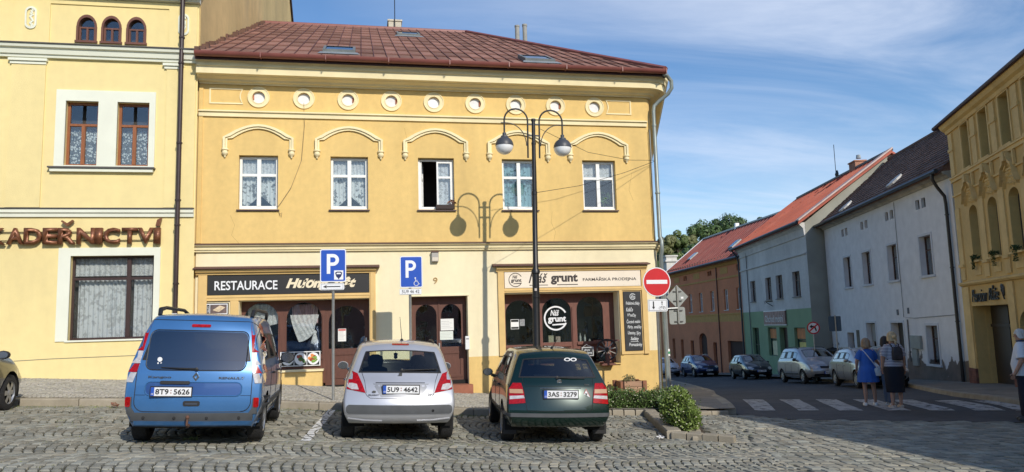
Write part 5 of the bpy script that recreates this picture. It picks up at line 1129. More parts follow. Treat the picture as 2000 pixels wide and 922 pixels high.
# kerb stones, each a piece
KS = P('kerb_granite', (.33, .29, .22), .85, var=.18, scale=3, bump=.3, bscale=40, objrand=.12, grunge=.35, gcol=(.2, .17, .11))
SIDE = heights(None, 'pavement', P('pavement_bed', (.22, .2, .16), .95, var=.2, scale=3), -16, 5.2, 15.98, 19.6, 40, 10, lambda x, y: SW(x, y) - .02); tag(SIDE, kind='structure')
def kerbstone(ax, ay, bx, by, zf, par, w=.22, h=.34, nm='kerb_stone'):
    d = Vector((bx - ax, by - ay)); l = d.length; ang = atan2(d.y, d.x); za, zb = zf(ax, ay), zf(bx, by)
    m_ = MB(); g = .008
    def s_(x, y, z): return (x, y, z + (zb - za) * x / l)
    m_.rings([[s_(x, y, z) for x, y in ((g, 0), (l - g, 0), (l - g, w), (g, w))] for z in (-h, -.02)] + [[s_(x, y, 0) for x, y in ((g + .008, .018), (l - g - .008, .018), (l - g - .008, w - .005), (g + .008, w - .005))]])
    o = m_.obj(nm, KS, par); o.location = (ax, ay, za + U(-.006, .006)); o.rotation_euler = (U(-.02, .02), 0, ang); return o
x = -9.5
while x < 4.6:
    l = U(.75, 1.25); kerbstone(x, KERB, min(x + l, 4.7), KERB, lambda a, b: G(a, 15.9) + .14, SIDE, .26); x += l
# small mosaic paving of the pavement
V = []; F = []; T = []
MOS = P('mosaic_setts', (.40, .38, .33), .85, attr='tone', var=.1, scale=1.5, bump=.2, bscale=60)
def small(x, y, ang, l, w, z, tone):
    k0 = len(V); ca, sa = cos(ang), sin(ang)
    for zz, k in ((-.012, 1), (.0, 1), (.007, .78)):
        for p in ((-.5, -.5), (.5, -.5), (.5, .5), (-.5, .5)):
            X, Y = p[0] * l * k, p[1] * w * k; V.append((x + X * ca - Y * sa, y + X * sa + Y * ca, z + zz))
    for a in range(2):
        for k in range(4): F.append((k0 + a * 4 + k, k0 + a * 4 + (k + 1) % 4, k0 + a * 4 + 4 + (k + 1) % 4, k0 + a * 4 + 4 + k))
    F.append((k0 + 8, k0 + 9, k0 + 10, k0 + 11)); T.extend([(tone, tone * U(.97, 1.0), tone * U(.9, 1.0), 1)] * 12)
for b in range(4):
    y0 = 16.18 + b * .84
    for c in range(190):
        xc = -8.8 + c * .076
        for k in range(11):
            v = (k + .5) / 11; q = 2 * v - 1; yy = y0 + v * .84; xx = xc - .22 * (1 - q * q); dx = .22 * 4 * q / .84; a = atan2(dx, 1)
            if xx > 5.1 or xx < -9.1 or yy > 19.48: continue
            small(xx, yy, -a + U(-.05, .05), .076 * cos(a) * .9, .076 * sqrt(1 + dx * dx) * .9, SW(xx, yy) + U(-.003, .003), U(.72, 1.15))
me = bpy.data.meshes.new('mosaic_stones'); me.from_pydata(V, [], F); me.materials.append(MOS); at = me.color_attributes.new('tone', 'FLOAT_COLOR', 'POINT'); at.data.foreach_set('color', [c for t in T for c in t])
o = link('mosaic_stones', me, SIDE); o['kind'] = 'stuff'
# pavement round the corner (worn asphalt and slabs)
LK = [(8.12, 15.9), (8.65, 17.1), (9.6, 19.4), (10.75, 22.3), (12.84, 26.8), (15.6, 35), (18.45, 44.3), (20.4, 50), (22.2, 60), (23, 72)]
mb = MB(); A = [(5.2, 15.95)] + [(5.9, 15.95), (7.0, 15.95), (7.95, 15.95)]
rings_ = []
for i, (x, y) in enumerate(LK):
    inner = (5.0, y + .02) if y < 19.4 else (7.9 + (y - 19.5) * .344 - .3, y)
    rings_.append([(inner[0] + (x + .0 - inner[0]) * k / 8, inner[1] + (y - inner[1]) * k / 8, G(inner[0] + (x - inner[0]) * k / 8, inner[1] + (y - inner[1]) * k / 8) + .13) for k in range(9)])
mb.rings(rings_, 0, False, False); CORN = mb.obj('corner_pavement', P('worn_pavement', (.24, .215, .175), .9, var=.2, scale=1.2, var2=.15, bump=.4, bscale=25, grunge=.35, gcol=(.12, .11, .09)), fix=False); tag(CORN, kind='structure')
for (a, b) in zip(LK[:6], LK[1:7]):
    n = max(1, int(hypot(b[0] - a[0], b[1] - a[1]) / 1.0))
    for k in range(n):
        p = [a[i] + (b[i] - a[i]) * k / n for i in (0, 1)]; q = [a[i] + (b[i] - a[i]) * (k + 1) / n for i in (0, 1)]
        kerbstone(p[0], p[1], q[0], q[1], lambda x, y: G(x, y) + .135, CORN, .24)
# peninsula pavement strip and bed edging
pen = [(7.95, 15.92), (7.0, 15.6), (6.35, 14.2), (5.75, 12.6), (5.5, 11.9)]
for a, b in zip(pen, pen[1:]):
    n = max(1, int(hypot(b[0] - a[0], b[1] - a[1]) / .5))
    for k in range(n):
        p = [a[i] + (b[i] - a[i]) * k / n for i in (0, 1)]; q = [a[i] + (b[i] - a[i]) * (k + 1) / n for i in (0, 1)]
        kerbstone(q[0], q[1], p[0], p[1], lambda x, y: G(x, y) + .09, CORN, .2, nm='edging_block').rotation_euler[0] = U(-.05, .05)
bed = thing('planting_bed', 'raised L shaped bed with stone edging beside the green car', 'plant bed', (0, 0, 0))
blk = P('edging_sandstone', (.33, .28, .21), .9, var=.2, scale=4, objrand=.2, bump=.3, bscale=30)
def block(a, b, w=.22, h=.2, z=None):
    o = kerbstone(a[0], a[1], b[0], b[1], lambda x, y: G(x, y) + h, bed, w, .4, 'edging_block'); return o
for k in range(5): block((4.72 + k * .26, 15.86 - k * .0), (4.97 + k * .26, 15.86), .16, .12)
for k in range(9):
    t0, t1 = k / 9, (k + 1) / 9; a = (5.0 + .95 * t0, 12.3 + 3.6 * t0); b = (5.0 + .95 * t1, 12.3 + 3.6 * t1); block(b, a, .24, .13)
for k in range(4): block((5.05 + k * .2, 12.25 - k * .17), (5.24 + k * .2, 12.08 - k * .17), .16, .12)
bs = MB(); bs.poly([(5.15, 12.2, G(5.2, 12.2) + .07), (5.6, 12.0, G(5.6, 12) + .06), (6.95, 15.8, G(7, 15.8) + .08), (6.0, 15.85, G(6, 15.85) + .08)]); bs.poly([(4.65, 15.95, G(4.7, 16) + .1), (7.2, 15.95, G(7.2, 16) + .1), (7.2, 17.3, G(7, 16) + .165), (4.65, 17.3, G(4.7, 16) + .165)])
bs.obj('soil', P('bed_soil', (.07, .05, .03), .95, var=.3, scale=8, bump=.5, bscale=40), bed, fix=False)
def bush(name, label, blobs, leaf, mat, n, cat='bush', flowers=0):
    t = thing(name, label, cat, (0, 0, 0)); mb = MB(); core = MB(); fl = MB(); tot = sum(b[3] * b[4] * b[5] for b in blobs)
    for (x, y, z, rx, ry, rz) in blobs:
        k = int(n * rx * ry * rz / tot)
        for _ in range(k):
            d = Vector((random.gauss(0, 1), random.gauss(0, 1), random.gauss(0, 1))).normalized(); r_ = U(.55, 1.08) + .12 * noise.noise(d * 3 + Vector((x, y, z)))
            p = Vector((x + d.x * rx * r_, y + d.y * ry * r_, z + d.z * rz * r_)); a = (d * .8 + Vector((U(-1, 1), U(-1, 1), U(-.4, 1)))).normalized(); b_ = a.cross(Vector((U(-1, 1), U(-1, 1), U(-1, 1)))).normalized(); s = leaf * U(.6, 1.3)
            mb.poly([p - a * s, p + b_ * s * .5, p + a * s, p - b_ * s * .5])
            if flowers and R() < flowers and r_ > .9: fl.poly([p + a * s - b_ * .012, p + a * s + Vector((.012, 0, .008)), p + a * s + b_ * .012, p + a * s + Vector((-.012, 0, -.008))])
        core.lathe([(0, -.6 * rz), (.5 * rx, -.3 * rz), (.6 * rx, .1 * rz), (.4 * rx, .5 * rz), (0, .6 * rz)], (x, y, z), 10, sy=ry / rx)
    for _ in range(int(n / 280)):
        x, y, z, rx, ry, rz = random.choice(blobs); a = U(0, 6.3); q = Vector((x + cos(a) * rx * .7, y + sin(a) * ry * .7, z + rz * .5)); d = Vector((cos(a) * .5, sin(a) * .5, U(.5, 1.2))).normalized()
        for k in range(7):
            p = q + d * (.03 * k + rz * .25) + Vector((U(-.008, .008), U(-.008, .008), 0)); e_ = d.cross(Vector((U(-1, 1), U(-1, 1), U(-1, 1)))).normalized(); s = leaf * U(.6, 1.1); mb.poly([p, p + e_ * s + d * s * .3 - d.cross(e_) * s * .35, p + e_ * s * 1.9 + d * s * .5, p + e_ * s + d * s * .3 + d.cross(e_) * s * .35])
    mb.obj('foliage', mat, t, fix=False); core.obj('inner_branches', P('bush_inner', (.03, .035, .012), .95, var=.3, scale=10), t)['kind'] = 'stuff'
    if flowers: fl.obj('flower_cluster', P('cream_bloom', (.6, .58, .42), .7), t, fix=False)['kind'] = 'stuff'
    return t
LV = P('bush_leaves', (.17, .24, .055), .5, var=.4, scale=14, space='Object', spec=.3); LV2 = P('hedge_leaves', (.10, .16, .045), .5, var=.45, scale=12, spec=.3)
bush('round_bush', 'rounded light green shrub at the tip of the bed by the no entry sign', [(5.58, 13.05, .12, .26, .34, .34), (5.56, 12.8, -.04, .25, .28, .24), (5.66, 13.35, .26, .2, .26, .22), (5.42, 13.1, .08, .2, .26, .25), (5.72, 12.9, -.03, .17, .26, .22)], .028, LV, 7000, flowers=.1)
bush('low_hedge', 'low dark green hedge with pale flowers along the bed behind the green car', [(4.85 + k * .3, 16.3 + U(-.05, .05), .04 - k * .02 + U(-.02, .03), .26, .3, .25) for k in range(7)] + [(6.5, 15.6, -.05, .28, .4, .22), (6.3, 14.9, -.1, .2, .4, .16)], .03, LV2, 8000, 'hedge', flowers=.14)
mb = MB()
for _ in range(40): p = Vector((U(4.75, 5.1), 15.98, U(-.08, .0))); mb.poly([p, p + Vector((.03, 0, .01)), p + Vector((.02, 0, .03))])
tag(mb.obj('red_flowers', P('red_petal', (.4, .03, .04), .6), fix=False), 'small dark red flowers at the foot of the low hedge', 'flower')
# road, kerb, crossing
RK = [(24.5, 6.5), (18.6, 9.2), (16.2, 11.9), (14.3, 14.5), (15.0, 16.0), (16.1, 18.7), (17.5, 21.3), (19.6, 25.0), (21.0, 29.5), (22.0, 34), (24.1, 43), (25.6, 50), (26.4, 60), (27, 74)]
ASP = P('worn_asphalt', (.062, .062, .064), .85, var=.3, scale=.6, var2=.2, bump=.4, bscale=60, grunge=.25, gcol=(.08, .075, .07))
mb = MB()
def pl_at(L, y):
    for a, b in zip(L, L[1:]):
        if a[1] <= y <= b[1]: t = (y - a[1]) / (b[1] - a[1]); return a[0] + t * (b[0] - a[0])
    return L[-1][0] if y > L[-1][1] else L[0][0]
rows_ = []
for k in range(0, 180):
    y = 6.6 + k * .38; xl = pl_at(LK, y) if y > 15.9 else None
    if xl is None:
        # left limit = cobble edge
        xs_ = [p for p in RE]; xl = 7.9
        for a, b in zip(RE, RE[1:]):
            if b[1] <= y <= a[1]: t = (y - a[1]) / (b[1] - a[1]); xl = a[0] + t * (b[0] - a[0])
        if y < 7.5: xl = 24
    xr = 36
    rows_.append([(xl + (xr - xl) * j / 36, y, G(xl + (xr - xl) * j / 36, y) + .004) for j in range(37)])
mb.rings(rows_, 0, False, False); RD = mb.obj('road', ASP, fix=False); tag(RD, kind='structure')
# rough strip of old setts where asphalt meets cobbles
WP_ = peeling('worn_road_paint', (.42, .42, .41), (.075, .075, .075), -50, 50, .43, 5)
ZC = [((8.9, 16.5), (9.31, 16.31), (11.95, 21.66), (11.15, 21.4)), ((9.78, 16.12), (10.18, 15.92), (12.66, 20.8), (12.29, 21.28)), ((10.53, 15.7), (10.96, 15.45), (13.3, 19.95), (12.94, 20.41)), ((11.38, 15.18), (11.77, 14.94), (13.93, 19.08), (13.57, 19.58)), ((12.11, 14.81), (12.56, 14.58), (14.4, 18.2), (14.0, 18.6)), ((12.9, 14.41), (13.43, 14.16), (14.9, 17.2), (14.5, 17.6)), ((13.6, 14.06), (13.95, 13.9), (15.3, 16.6), (15.0, 16.9))]
for q in ZC:
    mb = MB(); a, b, c, d = [Vector(p) for p in q]
    mb.grid(lambda u, v: (lambda p: (p.x, p.y, G(p.x, p.y) + .014))((a.lerp(b, u)).lerp(d.lerp(c, u), v)), 4, 20); mb.obj('crossing_stripe', WP_, RD, fix=False)
# parking line painted on the setts
LM = P('worn_white_line', (.80, .80, .77), .8, var=.1, scale=5)
mb = MB()
for pts, dz in stones:
    x, y = cen(pts)
    if abs(x + .80) > .5 or not 11.4 < y < 15.9: continue
    q = [(x + (p[0] - x) * .8, y + (p[1] - y) * .88) for p in pts]
    for sg_ in (1, -1): q = clip(q, lambda p: .068 - sg_ * (p[0] + .80 - (p[1] - 11.6) * .045)) if q else q
    if q and len(q) > 2: mb.poly([(p[0], p[1], G(*p) + dz + .021) for p in q])
mb.obj('parking_line', LM, SQ, fix=False)
# right-hand pavement
mb = MB(); rr = []
for i, (x, y) in enumerate(RK): rr.append([(x + j * .9, y + j * (-.1), G(x + j * .9, y) + .12) for j in range(0, 15)])
mb.rings(rr, 0, False, False); RP = mb.obj('right_pavement', MATS['worn_pavement'], fix=False); tag(RP, kind='structure')
for a, b in zip(RK[:9], RK[1:10]):
    n = max(1, int(hypot(b[0] - a[0], b[1] - a[1]) / 1.1))
    for k in range(n):
        p = [a[i] + (b[i] - a[i]) * k / n for i in (0, 1)]; q = [a[i] + (b[i] - a[i]) * (k + 1) / n for i in (0, 1)]; kerbstone(q[0], q[1], p[0], p[1], lambda x, y: G(x, y) + .13, RP, .2)
# small litter
for (x, y, r_, nm, lb, ct, cl) in ((4.82, 12.15, .045, 'crushed_cup', 'crushed white cup lying by the bed wall', 'litter', (.8, .8, .8)), (-4.55, 15.55, .06, 'dry_leaves', 'orange dry leaves lying at the foot of the kerb on the left', 'leaves', (.6, .14, .05))):
    mb = MB()
    for _ in range(9): a = U(0, 6.3); p = Vector((U(-1, 1) * r_, U(-.4, .4) * r_, U(.1, .9) * r_)); mb.poly([p, p + Vector((U(-1, 1), U(-1, 1), U(0, 1))) * r_, p + Vector((U(-1, 1), U(-1, 1), U(0, 1))) * r_, p + Vector((U(-1, 1), U(-1, 1), U(0, 1))) * r_])
    tag(mb.obj(nm, P(nm, cl, .6), fix=False, loc=(x, y, G(x, y) + .01)), lb, ct)
# ---- hill and trees far behind
mb = MB()
def hill(x, y): 
    d = hypot((x - 110) / 150, (y - 270) / 110); return -6 + 38 * max(0, 1 - d * d) ** 1.2
mb.grid(lambda u, v: (-50 + 330 * u, 150 + 240 * v, hill(-50 + 330 * u, 150 + 240 * v)), 40, 34); H_ = mb.obj('hill', P('hill_green', (.05, .08, .025), .95, var=.35, scale=.08), fix=False, smooth=60); tag(H_, kind='structure')
BARK = P('bark', (.08, .06, .045), .9)
TL = [P('tree_leaves_%d' % k, c, .6, var=.35, scale=.5, var2=.3) for k, c in enumerate(((.075, .125, .035), (.11, .15, .045), (.055, .10, .03), (.15, .16, .06)))]
def tree(x, y, z, h, w, k, label, n=2600, ls=.45):
    t = thing('hill_tree', label, 'tree', (x, y, z), group='trees on the hill'); mb = MB(); mb.tube([(0, 0, 0), (0, 0, h * .4), (.2, 0, h * .75)], [h * .03, h * .02, h * .006], 6)
    for q in range(5):
        a = q * 1.26; mb.tube([(0, 0, h * (.3 + q * .06)), (cos(a) * w * .45, sin(a) * w * .45, h * (.55 + q * .06))], [h * .012, h * .004], 4)
    mb.obj('trunk', BARK, t); mb = MB(); rr_ = random.Random(int(x * 7 + h)); bl = []
    for q in range(22):
        a = rr_.uniform(0, 6.3); f = rr_.uniform(.25, 1); rad = w * .5 * sqrt(max(0, 1 - (2 * f - 1.1) ** 2 * .75)); rx = rr_.uniform(.2, .95) * rad; bl.append((cos(a) * rx, sin(a) * rx, h * (.22 + .72 * f), w * rr_.uniform(.13, .22)))
    for q in range(n):
        b = bl[q % 22]; d = Vector((rr_.gauss(0, 1), rr_.gauss(0, 1), rr_.gauss(0, 1))).normalized(); p = Vector(b[:3]) + d * b[3] * rr_.uniform(.7, 1.15); a = Vector((rr_.uniform(-1, 1), rr_.uniform(-1, 1), rr_.uniform(-1, 1))).normalized(); c = a.cross(d).normalized() * ls * rr_.uniform(.5, 1); a = c.cross(d).normalized() * ls * rr_.uniform(.5, 1)
        mb.poly([p - a, p + c * .7, p + a, p - c * .7])
    mb.obj('crown', TL[k], t, fix=False)

TREES = [(1303, 462, 230, 34, 3, 'pale slender tree at the left end of the hill wood'), (1322, 455, 236, 36, 1, 'light green tree with a ragged top behind the white chimney'), (1342, 456, 240, 34, 3, 'yellowish tree right of the white chimney on the hill'),
  (1371, 438, 246, 56, 0, 'round dark green tree in the middle of the hill wood'), (1424, 425, 250, 68, 2, 'largest and darkest round tree crowning the hill'), (1398, 462, 232, 44, 1, 'mid green tree in front of the two tallest hill trees'),
  (1310, 492, 205, 40, 1, 'low light green tree below the hill crest at the house corner'), (1352, 480, 210, 46, 0, 'bushy green tree beside the white chimney'), (1380, 490, 205, 44, 2, 'dark tree just above the faded red roof'), (1495, 422, 250, 30, 2, 'tree top peeping over the roof ridge of the grey house'), (1445, 455, 240, 36, 1, 'green tree at the right foot of the largest hill tree'),
  (1330, 510, 190, 44, 3, 'pale green undergrowth tree behind the white chimney stack')]
for (px, py, dep, wp, k, lb) in TREES:
    dr_ = fw + rt2 * ((px - 1000) / 1480) - up2 * ((py - 461) / 1480); p = EYE + dr_ * dep; hz = hill(p.x, p.y); tree(p.x, p.y, min(hz, p.z - 9), p.z - min(hz, p.z - 9), wp / 1480 * dep * 1.15, k, lb, 3600, .55)
# ================================================================ CARS
def paint(name, col, metal=.25, rough=.3): return P(name, col, rough, metal=metal, coat=.9, spec=.5, var=.05, scale=3, grunge=.1, gcol=tuple(c * .6 + .02 for c in col))
RUB = P('tyre_rubber', (.022, .022, .023), .85, bump=.7, bscale=55); PLAS = P('grey_bumper_plastic', (.075, .08, .085), .65, var=.15, scale=5); BPL = P('black_plastic', (.016, .016, .017), .55)
RIM = P('alloy_rim', (.38, .39, .40), .35, metal=.7, var=.2, scale=8); REDL = P('red_lamp', (.34, .004, .006), .2, coat=.4, var=.35, scale=30, spec=.3); CLRL = P('clear_lamp', (.62, .58, .55), .12, coat=1, metal=.25, var=.2, scale=20); PLT = P('plate_white', (.80, .81, .82), .4); PBL = P('plate_blue', (.02, .09, .45), .4); PINK = P('plate_ink', (.012, .012, .014), .5); CHR = P('chrome', (.62, .63, .64), .18, metal=1)
CGL = glass('car_glass', (.34, .38, .38), .10); CGD = glass('dark_car_glass', (.12, .13, .135), .2); CGC = glass('clear_car_glass', (.85, .92, .88), .06); SEAT = P('seat_cloth', (.02, .02, .026), .9, var=.2, scale=10); CABIN = P('cabin_trim', (.05, .05, .052), .8); UND = P('underbody', (.008, .008, .008), .95)
CS = (-1, -.9, -.44, 0, .44, .9, 1)
def rr_(x0, x1, z0, z1, r, n=4):
    p = []
    for cx, cz, a0 in ((x1 - r, z0 + r, -90), (x1 - r, z1 - r, 0), (x0 + r, z1 - r, 90), (x0 + r, z0 + r, 180)):
        p += [(cx + r * cos(radians(a0 + 90 * k / n)), cz + r * sin(radians(a0 + 90 * k / n))) for k in range(n + 1)]
    return p
class Car:
    def __init__(s, name, label, loc, rz, D, paint_, lv=2, tilt=0, group=None, gl=CGL):
        s.D = D; s.root = thing(name, label, 'car', loc, rz, group); s.root.rotation_euler = (0, tilt, rz); s.paint = paint_
        V = []; idx = {}; F = []; M = []
        def v(key, p):
            if key not in idx: idx[key] = len(V); V.append(p)
            return idx[key]
        S = D['st']; n = len(S); L = D['L']; W7 = D['w']; bul = D.get('bulge', .10)
        sideP = {}
        for i, st in enumerate(S):
            for j in range(7):
                fr = (0, .1, .25, .5, .6, .92, 1)[j]
                if i == 0: y = D['yr'][j]; x = W7[j] * D['wr'][j]
                elif i == n - 1: y = L - D['yf'][j]; x = W7[j] * D['wf'][j]
                else: y = st['b'] + (st['t'] - st['b']) * fr; x = W7[j] * st.get('w', 1)
                zt = st['z']; Z = list(D['z'])
                if st.get('hood'):
                    k = (zt - .30) / (Z[3] - .10); Z = [Z[0], Z[1] + 0, min(Z[2], zt - .16), zt - .1, zt - .055, zt - .02, zt]
                    x = (W7[j] if j < 3 else W7[3] * (1 - .035 * (j - 2))) * (D['wf'][j] if i == n - 1 else st.get('w', 1))
                else:
                    Z[6] = zt; Z[5] = zt - (D['z'][6] - D['z'][5]); 
                    if 'belt' in st: Z[4] = st['belt']; Z[3] = st['belt'] - .09
                sideP[i, j] = (x, y, Z[j])
        def sv(i, j, sd): x, y, z = sideP[i, j]; return v(('S', i, j, sd), (x * sd, y, z))
        def rear(j, c):
            if c == 0: return sv(0, j, -1)
            if c == 6: return sv(0, j, 1)
            x, y, z = sideP[0, j]; u = CS[c]; return v(('R', j, c), (u * x, y - bul * (1 - u * u) * (1 if j < 5 else .7), z + (D.get('crown', .05) * (1 - u * u) if j > 4 else 0)))
        def front(j, c):
            if c == 0: return sv(n - 1, j, -1)
            if c == 6: return sv(n - 1, j, 1)
            x, y, z = sideP[n - 1, j]; u = CS[c]; return v(('F', j, c), (u * x, y + D.get('fb', .22) * (1 - u * u), z + (.03 * (1 - u * u) if j > 4 else 0)))
        def top(i, c):
            if i == 0: return rear(6, c)
            if i == n - 1: return front(6, c)
            if c == 0: return sv(i, 6, -1)
            if c == 6: return sv(i, 6, 1)
            x, y, z = sideP[i, 6]; u = CS[c]; hd = S[i].get('hood'); return v(('T', i, c), (u * x, y + (.10 if S[i].get('scr') else 0) * (1 - u * u), z + (D.get('crown', .05) if not hd else .035) * (1 - u * u)))
        def bot(i, c):
            if i == 0: return rear(0, c)
            if i == n - 1: return front(0, c)
            if c == 0: return sv(i, 0, -1)
            if c == 6: return sv(i, 0, 1)
            x, y, z = sideP[i, 0]; return v(('B', i, c), (CS[c] * x, y, z))
        def f(a, b, c, d, m): F.append((a, b, c, d)); M.append(m)
        for i in range(n - 1):
            for j in range(6):
                m = 1 if (j == 4 and S[i].get('win')) else 5 if (j == 4 and S[i].get('pil')) else 0
                f(sv(i, j, 1), sv(i + 1, j, 1), sv(i + 1, j + 1, 1), sv(i, j + 1, 1), m); f(sv(i + 1, j, -1), sv(i, j, -1), sv(i, j + 1, -1), sv(i + 1, j + 1, -1), m)
            for c in range(6):
                m = 2 if (S[i].get('wscr') and 1 <= c <= 4) else 0
                f(top(i, c), top(i, c + 1), top(i + 1, c + 1), top(i + 1, c), m); f(bot(i, c + 1), bot(i, c), bot(i + 1, c), bot(i + 1, c + 1), 4)
        for j in range(6):
            for c in range(6):
                f(rear(j, c), rear(j, c + 1), rear(j + 1, c + 1), rear(j + 1, c), 3 if (j == 4 and 1 <= c <= 4) else 0)
                f(front(j, c + 1), front(j, c), front(j + 1, c), front(j + 1, c + 1), 0)
        me = bpy.data.meshes.new('body'); me.from_pydata(V, [], F)
        for x in range(6): me.materials.append(paint_)
        me.polygons.foreach_set('material_index', M)
        o = bpy.data.objects.new('tmp', me); COL.objects.link(o); md = o.modifiers.new('s', 'SUBSURF'); md.levels = lv; md.render_levels = lv
        # keep the shoulder and the outer edges a little crisper
        at = me.attributes.new('crease_edge', 'FLOAT', 'EDGE'); vk = {i: k for k, i in idx.items()}
        for e in me.edges:
            a, b = vk[e.vertices[0]], vk[e.vertices[1]]
            if a[0] == 'S' and b[0] == 'S' and a[2] == b[2] and a[3] == b[3] and a[2] in (3, 0): at.data[e.index].value = .45
            if a[0] == 'S' and b[0] == 'S' and a[1] == b[1] == 0: at.data[e.index].value = .35
        bm = bmesh.new(); me2 = evaluated(o); bm.from_mesh(me2); bpy.data.objects.remove(o)
        R_ = D['arch']
        for (wy, wz) in ((D['wy'][0], D['r']), (D['wy'][1], D['r'])):
            kill = [fc for fc in bm.faces if abs(fc.calc_center_median().x) > D['w'][1] * .55 and all(hypot(q.co.y - wy, q.co.z - wz) < R_ for q in fc.verts)]
            bmesh.ops.delete(bm, geom=kill, context='FACES')
            for q in bm.verts:
                d = hypot(q.co.y - wy, q.co.z - wz)
                if abs(q.co.x) > D['w'][1] * .55 and R_ * .4 < d < R_: q.co.y = wy + (q.co.y - wy) * R_ / d; q.co.z = wz + (q.co.z - wz) * R_ / d
        s.bvh = BVHTree.FromBMesh(bm)
        def part(ms, name, mats, parent=s.root):
            b2 = bm.copy(); bmesh.ops.delete(b2, geom=[fc for fc in b2.faces if fc.material_index not in ms], context='FACES')
            m3 = bpy.data.meshes.new(name)
            for fc in b2.faces: fc.smooth = True; fc.material_index = ms.index(fc.material_index) if len(mats) > 1 else 0
            b2.to_mesh(m3); b2.free()
            for mm in mats: m3.materials.append(mm)
            m3.set_sharp_from_angle(angle=radians(50)); return link(name, m3, parent)
        s.body = part([0, 4, 5], 'body', [paint_, UND, BPL]); s.sg = part([1], 'side_window', [gl]); s.ws = part([2], 'windscreen', [D.get('wsg', CGC)]); s.rg = part([3], 'rear_window', [D.get('rgg', gl)])
        bpy.data.meshes.remove(me2)
        for q_ in split(s.sg)[1:]: pass
        # window rubber: thin dark frame round glass openings
        for ob in [q_ for q_ in s.root.children if q_.name.startswith('side_window')] + [s.ws, s.rg]:
            b2 = bmesh.new(); b2.from_mesh(ob.data); mb = MB()
            for e in b2.edges:
                if len(e.link_faces) == 1:
                    nn = e.link_faces[0].normal; a, b = e.verts[0].co, e.verts[1].co; t = (e.link_faces[0].calc_center_median() - (a + b) / 2).normalized() * .018
                    mb.poly([a + nn * .004 - t * .3, b + nn * .004 - t * .3, b + nn * .004 + t, a + nn * .004 + t])
            b2.free(); mb.obj('window_seal', BPL, ob, fix=False)
        # wheels and arches
        for (wy) in D['wy']:
            for sd in (-1, 1):
                xo = D['track'] / 2 * sd; w = thing('wheel', None, None, (xo, wy, D['r'])); w.parent = s.root; del_ = 0
                tw = D.get('tw', .19) / 2; r = D['r']
                MB().lathe([(r * .62, -tw), (r * .9, -tw), (r * .975, -tw * .85), (r, -tw * .55), (r, tw * .55), (r * .975, tw * .85), (r * .9, tw), (r * .62, tw)], (0, 0, 0), 28, 'x', caps=False).obj('tyre', RUB, w, smooth=35)
                mb = MB(); q = tw * sd
                mb.lathe([(r * .64, q * .9), (r * .60, q * .55), (r * .56, q * .3), (0, q * .25)], (0, 0, 0), 20, 'x', caps=False)
                mb.obj('rim_back', UND, w, smooth=40); mb = MB(); mb.lathe([(r * .65, q * .95), (r * .62, q * 1.0), (r * .57, q * .7)], (0, 0, 0), 28, 'x', caps=False)
                ns = D.get('spokes', 6)
                for k in range(ns):
                    a = 2 * pi * k / ns; ca, sa = cos(a), sin(a); pa, pb = -sa, ca
                    mb.poly([(q * .95, ca * .03 + pa * .035, sa * .03 + pb * .035), (q * .88, ca * r * .6 + pa * .045, sa * r * .6 + pb * .045), (q * .88, ca * r * .6 - pa * .045, sa * r * .6 - pb * .045), (q * .95, ca * .03 - pa * .035, sa * .03 - pb * .035)])
                mb.lathe([(.06, q * .9), (.05, q * 1.02), (0, q * 1.02)], (0, 0, 0), 12, 'x', caps=False); mb.obj('rim', RIM, w, smooth=30, fix=False)
            mb = MB(); n2 = 12
            for sd in (-1, 1):
                mb.rings([[(sd * x, wy + (R_ + .0) * cos(a), D['r'] + (R_) * sin(a)) for x in (D['w'][1] * .985, D['w'][1] - .32)] for a in [pi * k / n2 - .25 + k * .5 / n2 for k in range(n2 + 1)]], 0, False, False)
                mb.poly([(sd * (D['w'][1] - .32), wy + R_ * cos(a), D['r'] + R_ * sin(a)) for a in [pi * k / n2 - .25 + k * .5 / n2 for k in range(n2 + 1)]])
            split(mb.obj('wheel_arch', UND, s.root, fix=False))
        # cabin
        z4 = D['z'][4]; w5 = W7[4]; mb = MB(); mb.box(-w5 + .1, w5 - .1, .5, S[-3]['b'], D['z'][0] + .02, D['z'][0] + .06); mb.obj('cabin_floor', CABIN, s.root)
        if D.get('seats', 1):
            fy = D.get('fseat', L * .5)
            for sx in (-.36, .36):
                for (yy, hz, hh) in ((fy, .0, 1),):
                    mb = MB(); mb.rings([[(sx + a * k, yy + b * .5 + tt, z) for a, b in ((-1, -.12), (1, -.12), (.9, .12), (-.9, .12))] for z, k, tt in ((.45, .25, 0), (.8, .26, -.06), (z4 + .06, .2, -.14), (z4 + .09, .1, -.15))])
                    mb.lathe([(0, z4 + .05), (.11, z4 + .07), (.135, z4 + .16), (.12, z4 + .25), (.05, z4 + .285), (0, z4 + .285)], (sx, yy - .16, 0), 12, sy=.5); mb.obj('seat', SEAT, s.root, smooth=50)
            mb = MB(); mb.box(-w5 + .14, w5 - .14, D.get('rseat', .95), D.get('rseat', .95) + .14, .4, z4 - .05); mb.obj('rear_bench', SEAT, s.root); MB().box(-w5 + .08, w5 - .08, S[-3]['b'] - .45, S[-3]['b'] + .1, z4 - .22, z4 - .06).obj('dashboard', CABIN, s.root)
            if D.get('shelf', 1): MB().box(-w5 + .12, w5 - .12, .38, D.get('rseat', .95), z4 - .08, z4 - .05).obj('parcel_shelf', CABIN, s.root)
